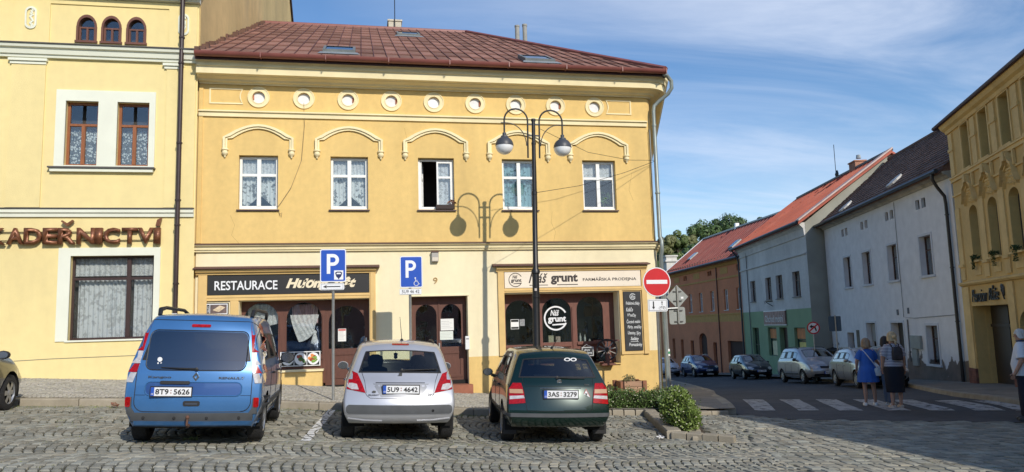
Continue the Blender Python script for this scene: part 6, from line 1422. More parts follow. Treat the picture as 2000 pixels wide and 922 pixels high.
    def patch(s, poly, mat, name, par=None, view='r', off=.004, th=.0, cuts=2, label=None):
        par = par or s.root; bm = bmesh.new(); L = s.D['L']
        to3 = {'r': lambda x, z: Vector((x, -3, z)), 'f': lambda x, z: Vector((x, L + 3, z)), 'R': lambda y, z: Vector((4, y, z)), 'L': lambda y, z: Vector((-4, y, z))}[view]
        dr = {'r': Vector((0, 1, 0)), 'f': Vector((0, -1, 0)), 'R': Vector((-1, 0, 0)), 'L': Vector((1, 0, 0))}[view]
        vs = [bm.verts.new((*p, 0)) for p in poly]; bm.faces.new(vs); 
        for ax in (0, 1):
            lo_, hi_ = min(p[ax] for p in poly), max(p[ax] for p in poly); k_ = max(1, int((hi_ - lo_) / .055))
            for q_ in range(1, k_):
                c_ = [0, 0, 0]; c_[ax] = lo_ + (hi_ - lo_) * q_ / k_; n_ = [0, 0, 0]; n_[ax] = 1
                bmesh.ops.bisect_plane(bm, geom=bm.verts[:] + bm.edges[:] + bm.faces[:], plane_co=c_, plane_no=n_)
        bmesh.ops.triangulate(bm, faces=bm.faces[:])
        bad = []
        for q in bm.verts:
            o_ = to3(q.co.x, q.co.y); h = s.bvh.ray_cast(o_, dr)
            if h[0] is None and view in 'rf':
                for k_ in range(1, 40):
                    o2_ = o_.copy(); o2_.x -= math.copysign(.008 * k_, o_.x); h = s.bvh.ray_cast(o2_, dr)
                    if h[0] is not None: break
                if h[0] is not None:
                    sg_ = math.copysign(1, o_.x); over = abs(o_.x - h[0].x); h2 = s.bvh.ray_cast(Vector((4 * sg_, h[0].y + over * 1.6, h[0].z)), Vector((-sg_, 0, 0)))
                    if h2[0] is not None: q.co = h2[0] + Vector((sg_ * off, -off * .3, 0)); continue
            if h[0] is None: bad.append(q); q.co = o_ + dr * 3.2; continue
            q.co = h[0] - dr * off
        good = [q for q in bm.verts if q not in bad]
        for q in bad:
            g_ = min(good, key=lambda t: (t.co - q.co).length) if good else None
            if g_: q.co.y = g_.co.y if view in 'rf' else q.co.y; q.co.x = g_.co.x if view in 'RL' else q.co.x
        if th:
            edges = [e for e in bm.edges if len(e.link_faces) == 1]; g = bmesh.ops.extrude_edge_only(bm, edges=edges)
            for e in g['geom']:
                if isinstance(e, bmesh.types.BMVert): e.co += dr * (th + off)
        bmesh.ops.recalc_face_normals(bm, faces=bm.faces); me = bpy.data.meshes.new(name)
        for fc in bm.faces: fc.smooth = True
        bm.to_mesh(me); bm.free(); me.materials.append(mat); me.set_sharp_from_angle(angle=radians(40)); o = link(name, me, par)
        if label: o['label'] = label
        return o
    def line(s, pts, mat=BPL, name='panel_gap', view='r', r=.004, closed=False, par=None):
        L = s.D['L']; P_ = []
        for i in range(len(pts) - (0 if closed else 1)):
            a, b = pts[i], pts[(i + 1) % len(pts)]; k = max(1, int(hypot(b[0] - a[0], b[1] - a[1]) / .06))
            P_ += [(a[0] + (b[0] - a[0]) * q / k, a[1] + (b[1] - a[1]) * q / k) for q in range(k)]
        P_.append(pts[0] if closed else pts[-1]); out = []
        for p in P_:
            if view == 'r': h = s.bvh.ray_cast(Vector((p[0], -3, p[1])), Vector((0, 1, 0)))
            elif view == 'f': h = s.bvh.ray_cast(Vector((p[0], L + 3, p[1])), Vector((0, -1, 0)))
            elif view == 'R': h = s.bvh.ray_cast(Vector((4, p[0], p[1])), Vector((-1, 0, 0)))
            else: h = s.bvh.ray_cast(Vector((-4, p[0], p[1])), Vector((1, 0, 0)))
            if h[0] is not None: out.append(h[0] + h[1] * .001)
        if len(out) > 1: MB().tube(out, r, 5).obj(name, mat, par or s.body)
    def hit(s, x, z, view='r'):
        L = s.D['L']
        h = s.bvh.ray_cast(*{'r': (Vector((x, -3, z)), Vector((0, 1, 0))), 'f': (Vector((x, L + 3, z)), Vector((0, -1, 0))), 'R': (Vector((4, x, z)), Vector((-1, 0, 0))), 'L': (Vector((-4, x, z)), Vector((1, 0, 0)))}[view])
        return h[0] if h[0] is not None else Vector((x, 0, z))
    def edge(s, z, view='r'):
        x = 1.1
        while x > .3:
            h = s.bvh.ray_cast(Vector((x, -3 if view == 'r' else s.D['L'] + 3, z)), Vector((0, 1 if view == 'r' else -1, 0)))
            if h[0] is not None and h[0].y < .6: return x
            x -= .01
        return .6
    def plate(s, cx, z, txt, w=.52, h=.112, view='r', frame=True):
        p = s.hit(cx, z, view); L = s.D['L']; t = link('number_plate', MB().box(-w / 2 - .012, w / 2 + .012, -.02, .03, -h / 2 - .014, h / 2 + .012).mesh('number_plate', BPL), s.root)
        t.location = (cx, p.y + (-.012 if view == 'r' else .012), z)
        if view == 'f': t.rotation_euler = (0, 0, pi)
        MB().box(-w / 2, w / 2, -.024, -.02, -h / 2, h / 2).obj('plate_face', PLT, t); MB().box(-w / 2, -w / 2 + .045, -.026, -.024, -h / 2, h / 2).obj('blue_band', PBL, t)
        if txt:
            a, b = txt
            text(a, -w / 2 + .06, -.03 if len(a) < 4 else -.02, -h / 2 + .02, h / 2 - .02, -.0245, PINK, t, 'plate_letters', bold=.02); text(b, .035, w / 2 - .02, -h / 2 + .02, h / 2 - .02, -.0245, PINK, t, 'plate_letters', bold=.02)
            MB().lathe([(.009, -.002), (0, -.002)], (.0, -.025, .02), 8, 'y').lathe([(.009, -.002), (0, -.002)], (.0, -.025, -.015), 8, 'y').obj('plate_sticker', P('pale_red_print', (.5, .25, .2), .6), t)
            text('CZ', -w / 2 + .008, -w / 2 + .037, -h / 2 + .015, -h / 2 + .035, -.0265, PLT, t, 'plate_letters', bold=.02)
        return t
    def mirror(s, y, z, x, sd, mat, big=1):
        t = MB(); t.rings([[(sd * (x + .05 + a * k), y + yy + b * k * .3, z + c * k) for a, b, c in [(cos(q) * .10 * big, 0, sin(q) * .075 * big) for q in [2 * pi * m / 12 for m in range(12)]]] for yy, k in ((0, .8), (.02, 1), (.1, .9), (.15, .5), (.17, .1))])
        t.tube([(sd * (x - .12), y + .08, z - .09), (sd * (x - .02), y + .06, z - .05)], .03, 6); o = t.obj('wing_mirror', mat, s.root, smooth=50)
        MB().lathe([(0, -.004), (.085 * big, -.004), (.085 * big, 0)], (sd * (x + .05), y - .002, z), 12, 'y', sy=.75).obj('mirror_glass', P('mirror_surface', (.35, .38, .42), .08, metal=.9), o)
    def wiper(s, x0, x1, z0, z1, view='r'):
        a = s.hit(x0, z0, view); b = s.hit(x1, z1, view); d = -1 if view == 'r' else 1; u = Vector((0, d * .02, 0))
        MB().tube([a + u, (a + b) / 2 + u * 1.8, b + u], [.014, .009, .006], 6).lathe([(.025, -.02), (0, -.025)], a + u, 8, 'y').obj('wiper', BPL, s.rg if view == 'r' else s.ws)
    def handles(s, ys, z, mat):
        for sd, vw in ((1, 'R'), (-1, 'L')):
            for y in ys:
                p = s.hit(y, z, vw); MB().tube([(p.x + sd * .0, y - .09, z), (p.x + sd * .03, y - .07, z), (p.x + sd * .03, y + .07, z), (p.x, y + .09, z)], .013, 6).obj('door_handle', mat, s.root)
def stations(kind, L, Hr, hood, belt, nose):
    """b: foot position, t: top position along the length; z: silhouette height"""
    if kind == 'van':
        return [dict(b=0, t=.2, z=Hr - .03), dict(b=.22, t=.50, z=Hr, win=1), dict(b=1.15, t=1.2, z=Hr + .015, pil=1), dict(b=1.27, t=1.31, z=Hr + .015, win=1), dict(b=2.1, t=2.08, z=Hr, pil=1), dict(b=2.2, t=2.16, z=Hr, win=1), dict(b=3.0, t=2.60, z=Hr - .05, wscr=1, scr=1),
                dict(b=3.32, t=3.42, z=hood + .06, hood=1, scr=1), dict(b=3.8, t=3.9, z=hood - .03, hood=1, w=.97), dict(b=L, t=L, z=nose, hood=1)]
    k = L / 4.0
    return [dict(b=0, t=.3, z=Hr - .045), dict(b=.38 * k, t=.75 * k, z=Hr - .015, win=1), dict(b=1.12 * k, t=1.25 * k, z=Hr, pil=1), dict(b=1.2 * k, t=1.33 * k, z=Hr, win=1), dict(b=1.95 * k, t=1.9 * k, z=Hr, pil=1), dict(b=2.04 * k, t=1.97 * k, z=Hr, win=1), dict(b=2.85 * k, t=2.3 * k, z=Hr - .05, wscr=1, scr=1),
            dict(b=3.0 * k, t=3.06 * k, z=hood + .05, hood=1, scr=1), dict(b=3.45 * k, t=3.55 * k, z=hood - .03, hood=1, w=.97), dict(b=L, t=L, z=nose, hood=1)]
ROOT3 = lambda x, y: (x, y, G(x, y) + .012)
# ---- blue van
BLUE = paint('blue_van_paint', (.06, .19, .43), .35, .32)
D = dict(L=4.2, st=stations('van', 4.2, 1.76, 1.05, 1.1, .84), z=[.23, .46, .74, 1.0, 1.08, 1.57, 1.76], w=[.80, .90, .915, .905, .88, .775, .70], wr=[.93, .98, .985, .98, .985, .955, .93], wf=[.8, .85, .86, .86, .86, .85, .85], yr=[.10, .0, .03, .06, .09, .24, .34], yf=[.12, .0, .02, .1, .14, .2, .26], bulge=.08, arch=.38, r=.325, wy=(.74, 3.42), track=1.56, tw=.21, crown=.04, fseat=2.3, rgg=CGD, rseat=1.3)
C = Car('blue_van', 'metallic blue high roofed van seen from behind at the left of the parked row', (-2.17, 10.5, G(-2.2, 11.2) + .012), radians(1.2), D, BLUE, 3, radians(3.0), gl=CGD); C.root.scale = (.925, .94, .95)
C.line(rr_(-.76, .76, .47, 1.69, .13, 5), r=.006, closed=True)
C.patch(rr_(-.65, .65, 1.025, 1.54, .085), CGD, 'tailgate_glass', C.rg, off=.006, cuts=3); C.line(rr_(-.66, .66, 1.015, 1.55, .095, 5), r=.008, closed=True)
C.patch([(-.96, .33), (.96, .33), (.96, .66), (.79, .66), (.785, .52), (.74, .455), (-.74, .455), (-.785, .52), (-.79, .66), (-.96, .66)], PLAS, 'bumper', off=.022, th=.03, cuts=4)
C.patch(rr_(-.86, .86, .29, .345, .02), BLUE, 'bumper_lip', off=.035, th=.05, cuts=4)
for sd in (-1, 1):
    def lamp_(z0, z1, w0, w1, m_, lb=None): C.patch([(sd * (C.edge(z0) - w0), z0), (sd * (C.edge(z0) + .05), z0), (sd * (C.edge(z1) + .05), z1), (sd * (C.edge(z1) - w1), z1)], m_, 'tail_light', off=.014, th=.02, label=lb)
    lamp_(1.27, 1.67, .11, .05, REDL); lamp_(1.10, 1.265, .13, .11, CLRL, 'clear middle section of the tail light'); lamp_(.985, 1.095, .14, .13, REDL); lamp_(.85, .98, .10, .14, CLRL, 'clear lower section of the tail light')
    C.patch(rr_(min(sd * .80, sd * .87), max(sd * .80, sd * .87), .53, .66, .02), REDL, 'reflector', off=.03, th=.02)
    MB().tube([(sd * .64, .55, 1.76), (sd * .65, .62, 1.84), (sd * .66, 1.0, 1.875), (sd * .66, 2.3, 1.87), (sd * .64, 2.6, 1.80), (sd * .62, 2.68, 1.74)], [.03, .034, .026, .026, .03, .03], 8).obj('roof_rail', BPL, C.root, smooth=50)
C.patch(rr_(-.13, .13, 1.60, 1.64, .018), REDL, 'high_brake_light', off=.01, th=.01)
C.patch(rr_(-.63, .63, .68, .86, .07), P('blue_recess_shade', (.035, .10, .29), .35, metal=.35, coat=.8), 'plate_recess_shade', off=.002, cuts=3); C.line(rr_(-.63, .63, .68, .86, .07), BLUE, 'recess_rim', r=.01, closed=True)  # flush patch: recess shade put in as a darker copy of the van paint
C.plate(-.28, .735, ('8T9', '5626')); C.patch(rr_(-.44, -.05, .835, .875, .018), BPL, 'tailgate_trim', off=.025, th=.03)
C.patch(rr_(-.12, .1, .545, .615, .025), BPL, 'tailgate_handle', off=.006); C.patch(rr_(-.09, .07, .565, .59, .01), P('dark_blue_grey', (.04, .05, .07), .5), 'handle_grip', off=.012)  # grip in a plain dark blue-grey
C.line([(-.76, .685), (-.62, .685)], r=.003); C.line([(.62, .685), (.76, .685)], r=.003)
p = C.hit(.02, .93); MB().rings([[(.02 + x * k, p.y - d, .935 + z * k) for x, z in ((0, .062), (.045, 0), (0, -.062), (-.045, 0))] for k, d in ((1, .0), (1, .012), (.45, .012), (.45, .0))], 0, False).obj('emblem', CHR, C.root)
for s_, a, b, z0, z1 in (('Kangoo', -.60, -.30, .905, .94), ('RENAULT', .32, .66, .905, .935)):
    t = text(s_, a, b, z0, z1, 0, CHR, C.root, bold=.03); t.location.y = C.hit((a + b) / 2, .92).y - .014 - abs(a + b) / 2 * .06; t.rotation_euler = (0, 0, (-1 if a < 0 else 1) * .06); 
p = C.hit(-.48, 1.12); tg = MB(); tg.lathe([(0, -.002), (.032, -.002)], (-.48, p.y - .012, 1.155), 12, 'y', caps=False).lathe([(0, -.002), (.011, -.002)], (-.5, p.y - .012, 1.105), 8, 'y', caps=False).lathe([(0, -.002), (.011, -.002)], (-.46, p.y - .012, 1.105), 8, 'y', caps=False); tg.obj('pram_sticker', SIGNW, C.rg)
C.wiper(.02, -.45, 1.035, 1.05)
MB().tube([(-.03, .02, .30), (-.03, -.10, .28), (-.03, -.15, .31), (-.03, -.15, .385)], [.022, .02, .018, .015], 8).lathe([(0, -.03), (.022, -.02), (.028, 0), (.022, .02), (0, .03)], (-.03, -.15, .41), 10).obj('tow_bar', P('rusty_iron', (.12, .06, .04), .8, var=.3, scale=20), C.root, smooth=50)
for x in (-.62, -.22, .2, .62): q = C.hit(x, .39); MB().lathe([(.02, -.028), (.016, -.032), (0, -.032)], (x, q.y, .39), 10, 'y').obj('parking_sensor', BPL, C.root)
for sd in (-1, 1): C.mirror(2.72, 1.12, .98, sd, BPL, 1.25)
C.handles((1.5, 2.4), .93, BPL)
for vw in 'RL': C.line([(1.2, .35), (1.2, 1.05)], view=vw); C.line([(2.15, .35), (2.15, 1.05)], view=vw); C.line([(3.05, .4), (3.05, 1.0)], view=vw); C.line([(.3, 1.0), (1.2, .98)], view=vw); C.patch(rr_(1.1, 3.1, .46, .55, .03), PLAS, 'side_moulding', view=vw, off=.015, th=.02, cuts=3)
# ---- silver hatchback
SILV = paint('silver_hatch_paint', (.52, .53, .56), .45, .34)
st = stations('hatch', 4.03, 1.46, .97, .95, .76)
D = dict(L=4.03, st=st, z=[.27, .44, .66, .90, .955, 1.43, 1.475], w=[.74, .825, .835, .82, .80, .655, .575], wr=[.95, .985, .985, .95, .93, .93, .93], wf=[.8, .84, .85, .86, .86, .85, .85], yr=[.12, .0, .04, .17, .24, .55, .68], yf=[.12, .0, .03, .12, .16, .22, .28], bulge=.13, arch=.36, r=.31, wy=(.72, 3.26), track=1.49, tw=.195, crown=.05, rgg=glass('light_car_glass', (.84, .9, .86), .06), fseat=2.05, rseat=1.0)
C = Car('silver_hatchback', 'silver hatchback seen from behind in the disabled bay between the van and the green car', (.50, 11.42, G(.55, 12.1) + .008), radians(-.5), D, SILV, 3, radians(2.6), gl=CGC)
C.patch(rr_(-.77, .77, .44, .57, .05), PLAS, 'bumper_insert', off=.012, th=.012, cuts=4); C.line(rr_(-.77, .77, .44, .57, .05), SILV, 'bumper_edge', r=.009, closed=True)
for sd in (-1, 1):
    C.patch([(sd * x, z) for x, z in ((.63, 1.01), (.71, 1.04), (.80, .96), (.82, .86), (.77, .79), (.5, .74), (.55, .86))], REDL, 'tail_light', off=.012, th=.015, cuts=3)
    C.patch([(sd * x, z) for x, z in ((.775, .87), (.765, .82), (.70, .785), (.60, .785), (.63, .86), (.70, .875))], CLRL, 'tail_light', off=.017, cuts=2, label='clear reversing lamp inside the red tail light')
    C.line([(sd * .5, .735), (sd * .48, .70), (sd * .43, .665), (0, .66)], r=.004); C.line([(sd * .58, 1.05), (sd * .52, .9), (sd * .49, .74)], r=.004)
    MB().tube([(sd * .545, .85, 1.47), (sd * .55, 1.5, 1.50), (sd * .55, 2.0, 1.49)], .012, 5).obj('roof_strip', BPL, C.root)
    C.line([(sd * .25, .345), (sd * .5, .35), (sd * .74, .375)], SILV, 'bumper_crease', r=.012)
C.line([(-.36, .88), (.36, .88)], r=.006); C.patch([(-.40, .87), (.42, .87), (.30, .68), (-.28, .68)], P('silver_recess_shade', (.3, .31, .33), .4, metal=.4), 'plate_recess_shade', off=.001)  # shade of the plate recess painted as darker silver on the flush tailgate
C.plate(.01, .79, ('5U9', '4642')); C.patch(rr_(-.13, .13, 1.425, 1.45, .01), REDL, 'high_brake_light', off=.012, th=.01)
C.wiper(.02, .56, 1.06, 1.075)
for s_, a, b, z0, z1 in (('PEUGEOT', -.46, -.31, .70, .722), ('207', .40, .50, .70, .735)):
    t = text(s_, a, b, z0, z1, 0, CHR if s_ == '207' else BPL, C.root, bold=.02); t.location.y = C.hit((a + b) / 2, .71).y - .012 - abs(a + b) / 2 * .1; t.rotation_euler = (0, 0, (-1 if a < 0 else 1) * .1)
p = C.hit(0, .99); mb = MB()
for x, z, w_, h_ in ((-.012, .0, .012, .05), (.012, .01, .01, .045), (-.03, -.01, .012, .02), (.0, .03, .02, .018), (.02, -.03, .012, .015)): mb.box(x - w_, x + w_, p.y - .014, p.y, .985 + z - h_ / 2, .985 + z + h_ / 2)
mb.obj('emblem', CHR, C.root); 
p = C.hit(-.38, .74); MB().lathe([(0, -.002), (.03, -.002)], (-.38, p.y - .006, .755), 12, 'y', caps=False, sy=.6).obj('badge', CHR, C.root)
MB().tube([(.03, .82, 1.5), (-.02, .62, 1.86)], [.006, .003], 5).lathe([(.03, 0), (.02, .03), (0, .04)], (.03, .84, 1.485), 8).obj('aerial', BPL, C.root)
MB().box(-.12, .12, 2.5, 2.53, 1.32, 1.38).tube([(0, 2.5, 1.32), (0, 2.5, 1.25)], .004, 4).lathe([(0, 1.14), (.035, 1.16), (.03, 1.2), (.04, 1.24), (0, 1.26)], (0, 2.5, 0), 8, sy=.3).obj('inside_mirror', BPL, C.root)
for sd in (-1, 1): C.mirror(2.62, 1.02, .87, sd, SILV, .95)
C.handles((1.55,), .84, SILV); q = C.hit(.48, .49); MB().lathe([(.02, -.015), (0, -.015)], (.48, q.y, .49), 8, 'y').obj('tow_eye_cover', BPL, C.root)
# ---- dark green hatchback
GREEN = paint('dark_green_paint', (.003, .021, .015), .3, .25)
st = stations('hatch', 3.96, 1.44, .95, .93, .74)
D = dict(L=3.96, st=st, z=[.27, .42, .62, .91, .975, 1.385, 1.445], w=[.73, .80, .81, .795, .775, .64, .58], wr=[.95, .985, .985, .965, .95, .93, .92], wf=[.8, .84, .85, .86, .86, .85, .85], yr=[.12, .0, .03, .12, .17, .46, .58], yf=[.12, .0, .03, .12, .16, .22, .28], bulge=.11, arch=.36, r=.30, wy=(.74, 3.2), track=1.44, tw=.185, crown=.05, rgg=CGL, fseat=2.05, rseat=1.0)
C = Car('green_hatchback', 'dark green hatchback seen from behind beside the planted bed', (2.90, 11.4, G(2.95, 12.1) + .012), radians(-5.0), D, GREEN, 3, radians(2.2), gl=glass('mid_car_glass', (.6, .66, .66), .12))
C.patch([(-.84, .31), (.84, .31), (.84, .50), (-.84, .50)], GREEN, 'bumper', off=.03, th=.03, cuts=4); C.patch(rr_(-.80, .80, .455, .51, .02), PLAS, 'bumper_strip', off=.04, th=.02, cuts=4)
for sd in (-1, 1):
    C.patch([(sd * x, z) for x, z in ((.575, .95), (.70, .95), (.765, .86), (.765, .64), (.52, .66), (.54, .82))], REDL, 'tail_light', off=.012, th=.015, cuts=3)
    C.patch([(sd * x, z) for x, z in ((.56, .86), (.755, .86), (.755, .80), (.55, .80))], P('amber_lamp', (.5, .3, .16), .2, coat=1), 'tail_light', off=.016, cuts=2, label='pale amber band of the tail light')
    C.patch([(sd * x, z) for x, z in ((.545, .77), (.755, .76), (.755, .71), (.53, .73))], CLRL, 'tail_light', off=.016, cuts=2, label='clear lower band of the tail light')
    MB().box(sd * .60, sd * .82, .40, .425, .14, .36).obj('mud_flap', BPL, C.root, bevel=.01); C.line([(sd * .55, 1.02), (sd * .53, .8), (sd * .50, .56), (sd * .48, .54), (0, .54)], r=.004)
C.plate(.02, .79, ('3AS', '3279')); C.line([(-.29, .875), (.34, .875)], CHR, 'tailgate_trim', r=.007); C.line([(-.52, .905), (.52, .905)], r=.003)
p = C.hit(.01, .975); MB().lathe([(.04, -.01), (.036, -.016), (.0, -.012)], (.01, p.y, .972), 16, 'y').obj('emblem', CHR, C.root)
t = text('FABIA', .40, .48, .915, .94, 0, CHR, C.root, bold=.03); t.location.y = C.hit(.44, .92).y - .01
p = C.hit(.42, .80); mb = MB(); mb.poly([(.335, p.y - .008, .72), (.50, p.y - .008, .72), (.4175, p.y - .008, .87)]); mb.obj('triangle_sticker', P('sticker_red', (.5, .15, .13), .5), C.root, fix=False)
mb = MB(); mb.poly([(.352, p.y - .010, .73), (.483, p.y - .010, .73), (.4175, p.y - .010, .85)]); mb.obj('sticker_face', SIGNW, C.root, fix=False); text('Z', .395, .44, .745, .80, p.y - .011, BPL, C.root, 'sticker_letter', bold=.04)
p = C.hit(.3, 1.27)
for x in (.18, .28): MB().lathe([(.052, -.002), (.03, -.003)], (x, p.y - .012, 1.30), 16, 'y', caps=False, sy=.55).obj('round_sticker', SIGNW, C.rg)
C.wiper(-.02, .42, 1.035, 1.02)
MB().tube([(.0, .72, 1.47), (.06, .5, 1.63)], [.006, .003], 5).lathe([(.03, 0), (.02, .03), (0, .04)], (0, .74, 1.455), 8).obj('aerial', BPL, C.root)
for sd in (-1, 1): C.mirror(2.45, .99, .86, sd, GREEN, .95)
C.handles((1.35, 2.15), .85, GREEN)
for vw in 'RL': C.line([(1.25, .36), (1.22, .92)], view=vw); C.line([(2.02, .33), (2.02, .92)], view=vw); C.line([(2.9, .4), (2.9, .9)], view=vw); C.patch(rr_(1.1, 2.85, .42, .47, .02), BPL, 'side_moulding', view=vw, off=.012, th=.01, cuts=3)
# ---- front faces of the others
def front_face(C, grille, hl=(.78, .62, .44), txt=None, intake=True, low=.32):
    D = C.D; w = D['w'][2]; z = D['nose']
    for sd in (-1, 1):
        C.patch([(sd * x, zz) for x, zz in ((w * .48, z - .06), (w * .62, z + .02), (w * .93, z + .03), (w * .95, z - .08), (w * .6, z - .16))], CLRL, 'headlight', view='f', off=.012, th=.01, cuts=3)
    C.patch(rr_(-w * .42, w * .42, z - .13, z - .02, .03), grille, 'grille', view='f', off=.012, cuts=3)
    C.patch(rr_(-w * .7, w * .7, low, low + .12, .04), BPL, 'air_intake', view='f', off=.008, cuts=3); C.plate(0, low + .17, txt, view='f')
    p = C.hit(0, z - .0, 'f'); MB().lathe([(.045, -.008), (.045, .008), (0, .012)], (0, p.y, z - .005), 12, 'y').obj('emblem', CHR, C.root)
    C.line([(-w * .5, z + .03), (0, z + .045), (w * .5, z + .03)], view='f', r=.004)
def street_car(name, label, x, y, az, L, H, W, col, kind='hatch', txt=None, hood=None, belt=None, r=.31, grille=BPL, rails=False, bump=None, **k):
    kk = L / 4.0; st = stations(kind, L, H, (hood or .95), belt or .93, (hood or .95) - .2); w = W / 2
    D = dict(L=L, st=st, z=[.27, .42, .62, belt or .93, (belt or .93) + .08, H - .1, H], w=[w * .9, w * .985, w, w * .985, w * .95, w * .78, w * .71], wr=[.93, .97, .97, .96, .95, .93, .92], wf=[.82, .86, .87, .88, .88, .87, .87], yr=[.12, 0, .03, .1, .14, .38, .5], yf=[.14, .02, .0, .08, .12, .18, .26], bulge=.1, arch=r + .055, r=r, wy=(.78 * kk if kind != 'van' else .74, L - .82), track=W - .24, crown=.05, nose=(hood or .95) - .24, fseat=L * .5, wsg=glass('street_car_screen', (.4, .45, .45), .15), spokes=7)
    D.update(k)
    phi = pi - radians(az); fx, fy = -sin(phi), cos(phi)    # the car's nose direction
    # x,y = where the nose centre stands; put the rear accordingly
    z0, z1 = G(x, y), G(x - fx * L, y - fy * L); C = Car(name, label, (x - fx * L, y - fy * L, z1 + .01), phi, D, col, 2, 0, gl=glass('street_car_glass', (.3, .33, .33), .18))
    C.root.rotation_euler = (atan2(z0 - z1, L), 0, phi)
    front_face(C, grille, txt=txt); 
    for sd in (-1, 1):
        C.mirror(L * .64, (belt or .93) + .06, w, sd, col if bump is None else BPL, .9)
        if rails: MB().tube([(sd * w * .66, L * .2, H), (sd * w * .68, L * .24, H + .05), (sd * w * .68, L * .5, H + .06), (sd * w * .66, L * .57, H - .02)], .018, 6).obj('roof_rail', BPL if rails == 1 else RIM, C.root)
    C.handles((L * .36, L * .53), (belt or .93) - .12, col)
    for vw in 'RL': C.line([(1.24 * kk, .34), (1.22 * kk, .9)], view=vw, r=.006); C.line([(2.0 * kk, .33), (2.0 * kk, .9)], view=vw, r=.006); C.line([(2.88 * kk, .4), (2.88 * kk, .88)], view=vw, r=.006)
    if bump is not None:
        for vw in 'RL': C.patch(rr_(1.2, L - 1.3, .40, .47, .02), bump, 'side_moulding', view=vw, off=.012, th=.01, cuts=3)
    return C
SV2 = paint('grey_silver_paint', (.30, .31, .33), .45, .35); SV3 = paint('light_silver_paint', (.36, .38, .41), .45, .35)
street_car('silver_estate', 'silver grey estate car with roof rails parked behind the women on the crossing', 18.4, 24.4, 19, 4.5, 1.46, 1.78, SV2, txt=('3U1', '8054'), rails=2, hood=.98, belt=.95, r=.32)
street_car('silver_people_carrier', 'silver people carrier parked in front of the green shop front', 20.35, 30.9, 12, 4.3, 1.62, 1.81, SV3, 'van', ('4U2', '7713'), hood=1.05, belt=1.02, r=.32, rails=1, bump=PLAS)
street_car('black_small_estate', 'dark small estate car parked where the brick red house meets the grey house', 22.75, 41.2, 12, 4.0, 1.45, 1.65, paint('black_green_paint', (.010, .018, .02), .2, .3), txt=('2U6', '0067'), r=.3, bump=BPL, grille=BPL)
street_car('blue_suv', 'dark blue compact suv parked in front of the brick red house', 24.75, 52.3, 8, 4.4, 1.60, 1.84, paint('deep_blue_paint', (.012, .035, .13), .35, .3), txt=('7U4', '3310'), hood=1.05, belt=1.03, r=.35, rails=2)
street_car('small_white_car', 'small white car half hidden behind the corner down the street', 24.0, 57.2, 2, 3.6, 1.5, 1.66, paint('white_car_paint', (.62, .64, .66), 0, .35), txt=('6U1', '2208'), hood=.98, r=.29)
# dark car at the left picture edge, nose to the kerb
st = stations('hatch', 4.2, 1.46, .93, .95, .70)
D = dict(L=4.2, st=st, z=[.24, .42, .62, .93, 1.01, 1.36, 1.46], w=[.79, .87, .885, .87, .84, .69, .63], wr=[.93, .97, .97, .96, .95, .93, .92], wf=[.80, .84, .85, .86, .86, .85, .85], yr=[.12, 0, .03, .1, .14, .38, .5], yf=[.16, .0, .04, .14, .2, .27, .34], bulge=.1, fb=.2, arch=.38, r=.32, wy=(.82, 3.36), track=1.54, crown=.05, nose=.68)
C = Car('dark_car', 'dark olive grey car with its nose over the kerb at the left picture edge', (-7.02, 11.75, G(-6.8, 14) + .01), 0, D, paint('olive_black_paint', (.014, .014, .012), .4, .3), 2, radians(3.4))
front_face(C, BPL); C.mirror(2.7, 1.0, .9, 1, BPL)
# ================================================================ STREET FURNITURE
def face_y(mb, pts, y, m=0): mb.poly([(x, y, z) for x, z in pts], m); return mb
def plate_(pts, y0, y1): return MB().ext([(x, y0, z) for x, z in pts], (0, y1 - y0, 0))
LP = (3.86, 17.0); gz = SW(*LP)
lamp = thing('street_lamp', 'black twin armed street lamp with two globes in front of the farm shop', 'street lamp', (LP[0], LP[1], gz)); lamp.rotation_euler = (0, radians(1.0), 0)
def lz(z): return z - gz
MB().lathe([(.13, -.05), (.13, .1), (.1, .14), (.085, .2), (.082, lz(2.3)), (.095, lz(2.31)), (.095, lz(2.36)), (.08, lz(2.37)), (.08, lz(2.85)), (.1, lz(2.87)), (.1, lz(2.93)), (.062, lz(3.0)), (.058, lz(4.7)), (.066, lz(4.71)), (.066, lz(4.78)), (.05, lz(4.8)), (.048, lz(5.9)), (.056, lz(5.91)), (.056, lz(5.95)), (.045, lz(5.96)), (.043, lz(6.46)), (.055, lz(6.47)), (.055, lz(6.52)), (0, lz(6.53))], (0, 0, 0), 20).obj('pole', BLACKM, lamp, smooth=35)
MB().box(-.05, .0, -.1, -.075, lz(2.46), lz(2.52)).obj('sticker', P('pale_sticker', (.5, .45, .42), .6), lamp)
GW = P('lamp_white_globe', (.93, .94, .93), .25, coat=.5); GG = P('lamp_grey_cap', (.06, .065, .075), .45, var=.1)
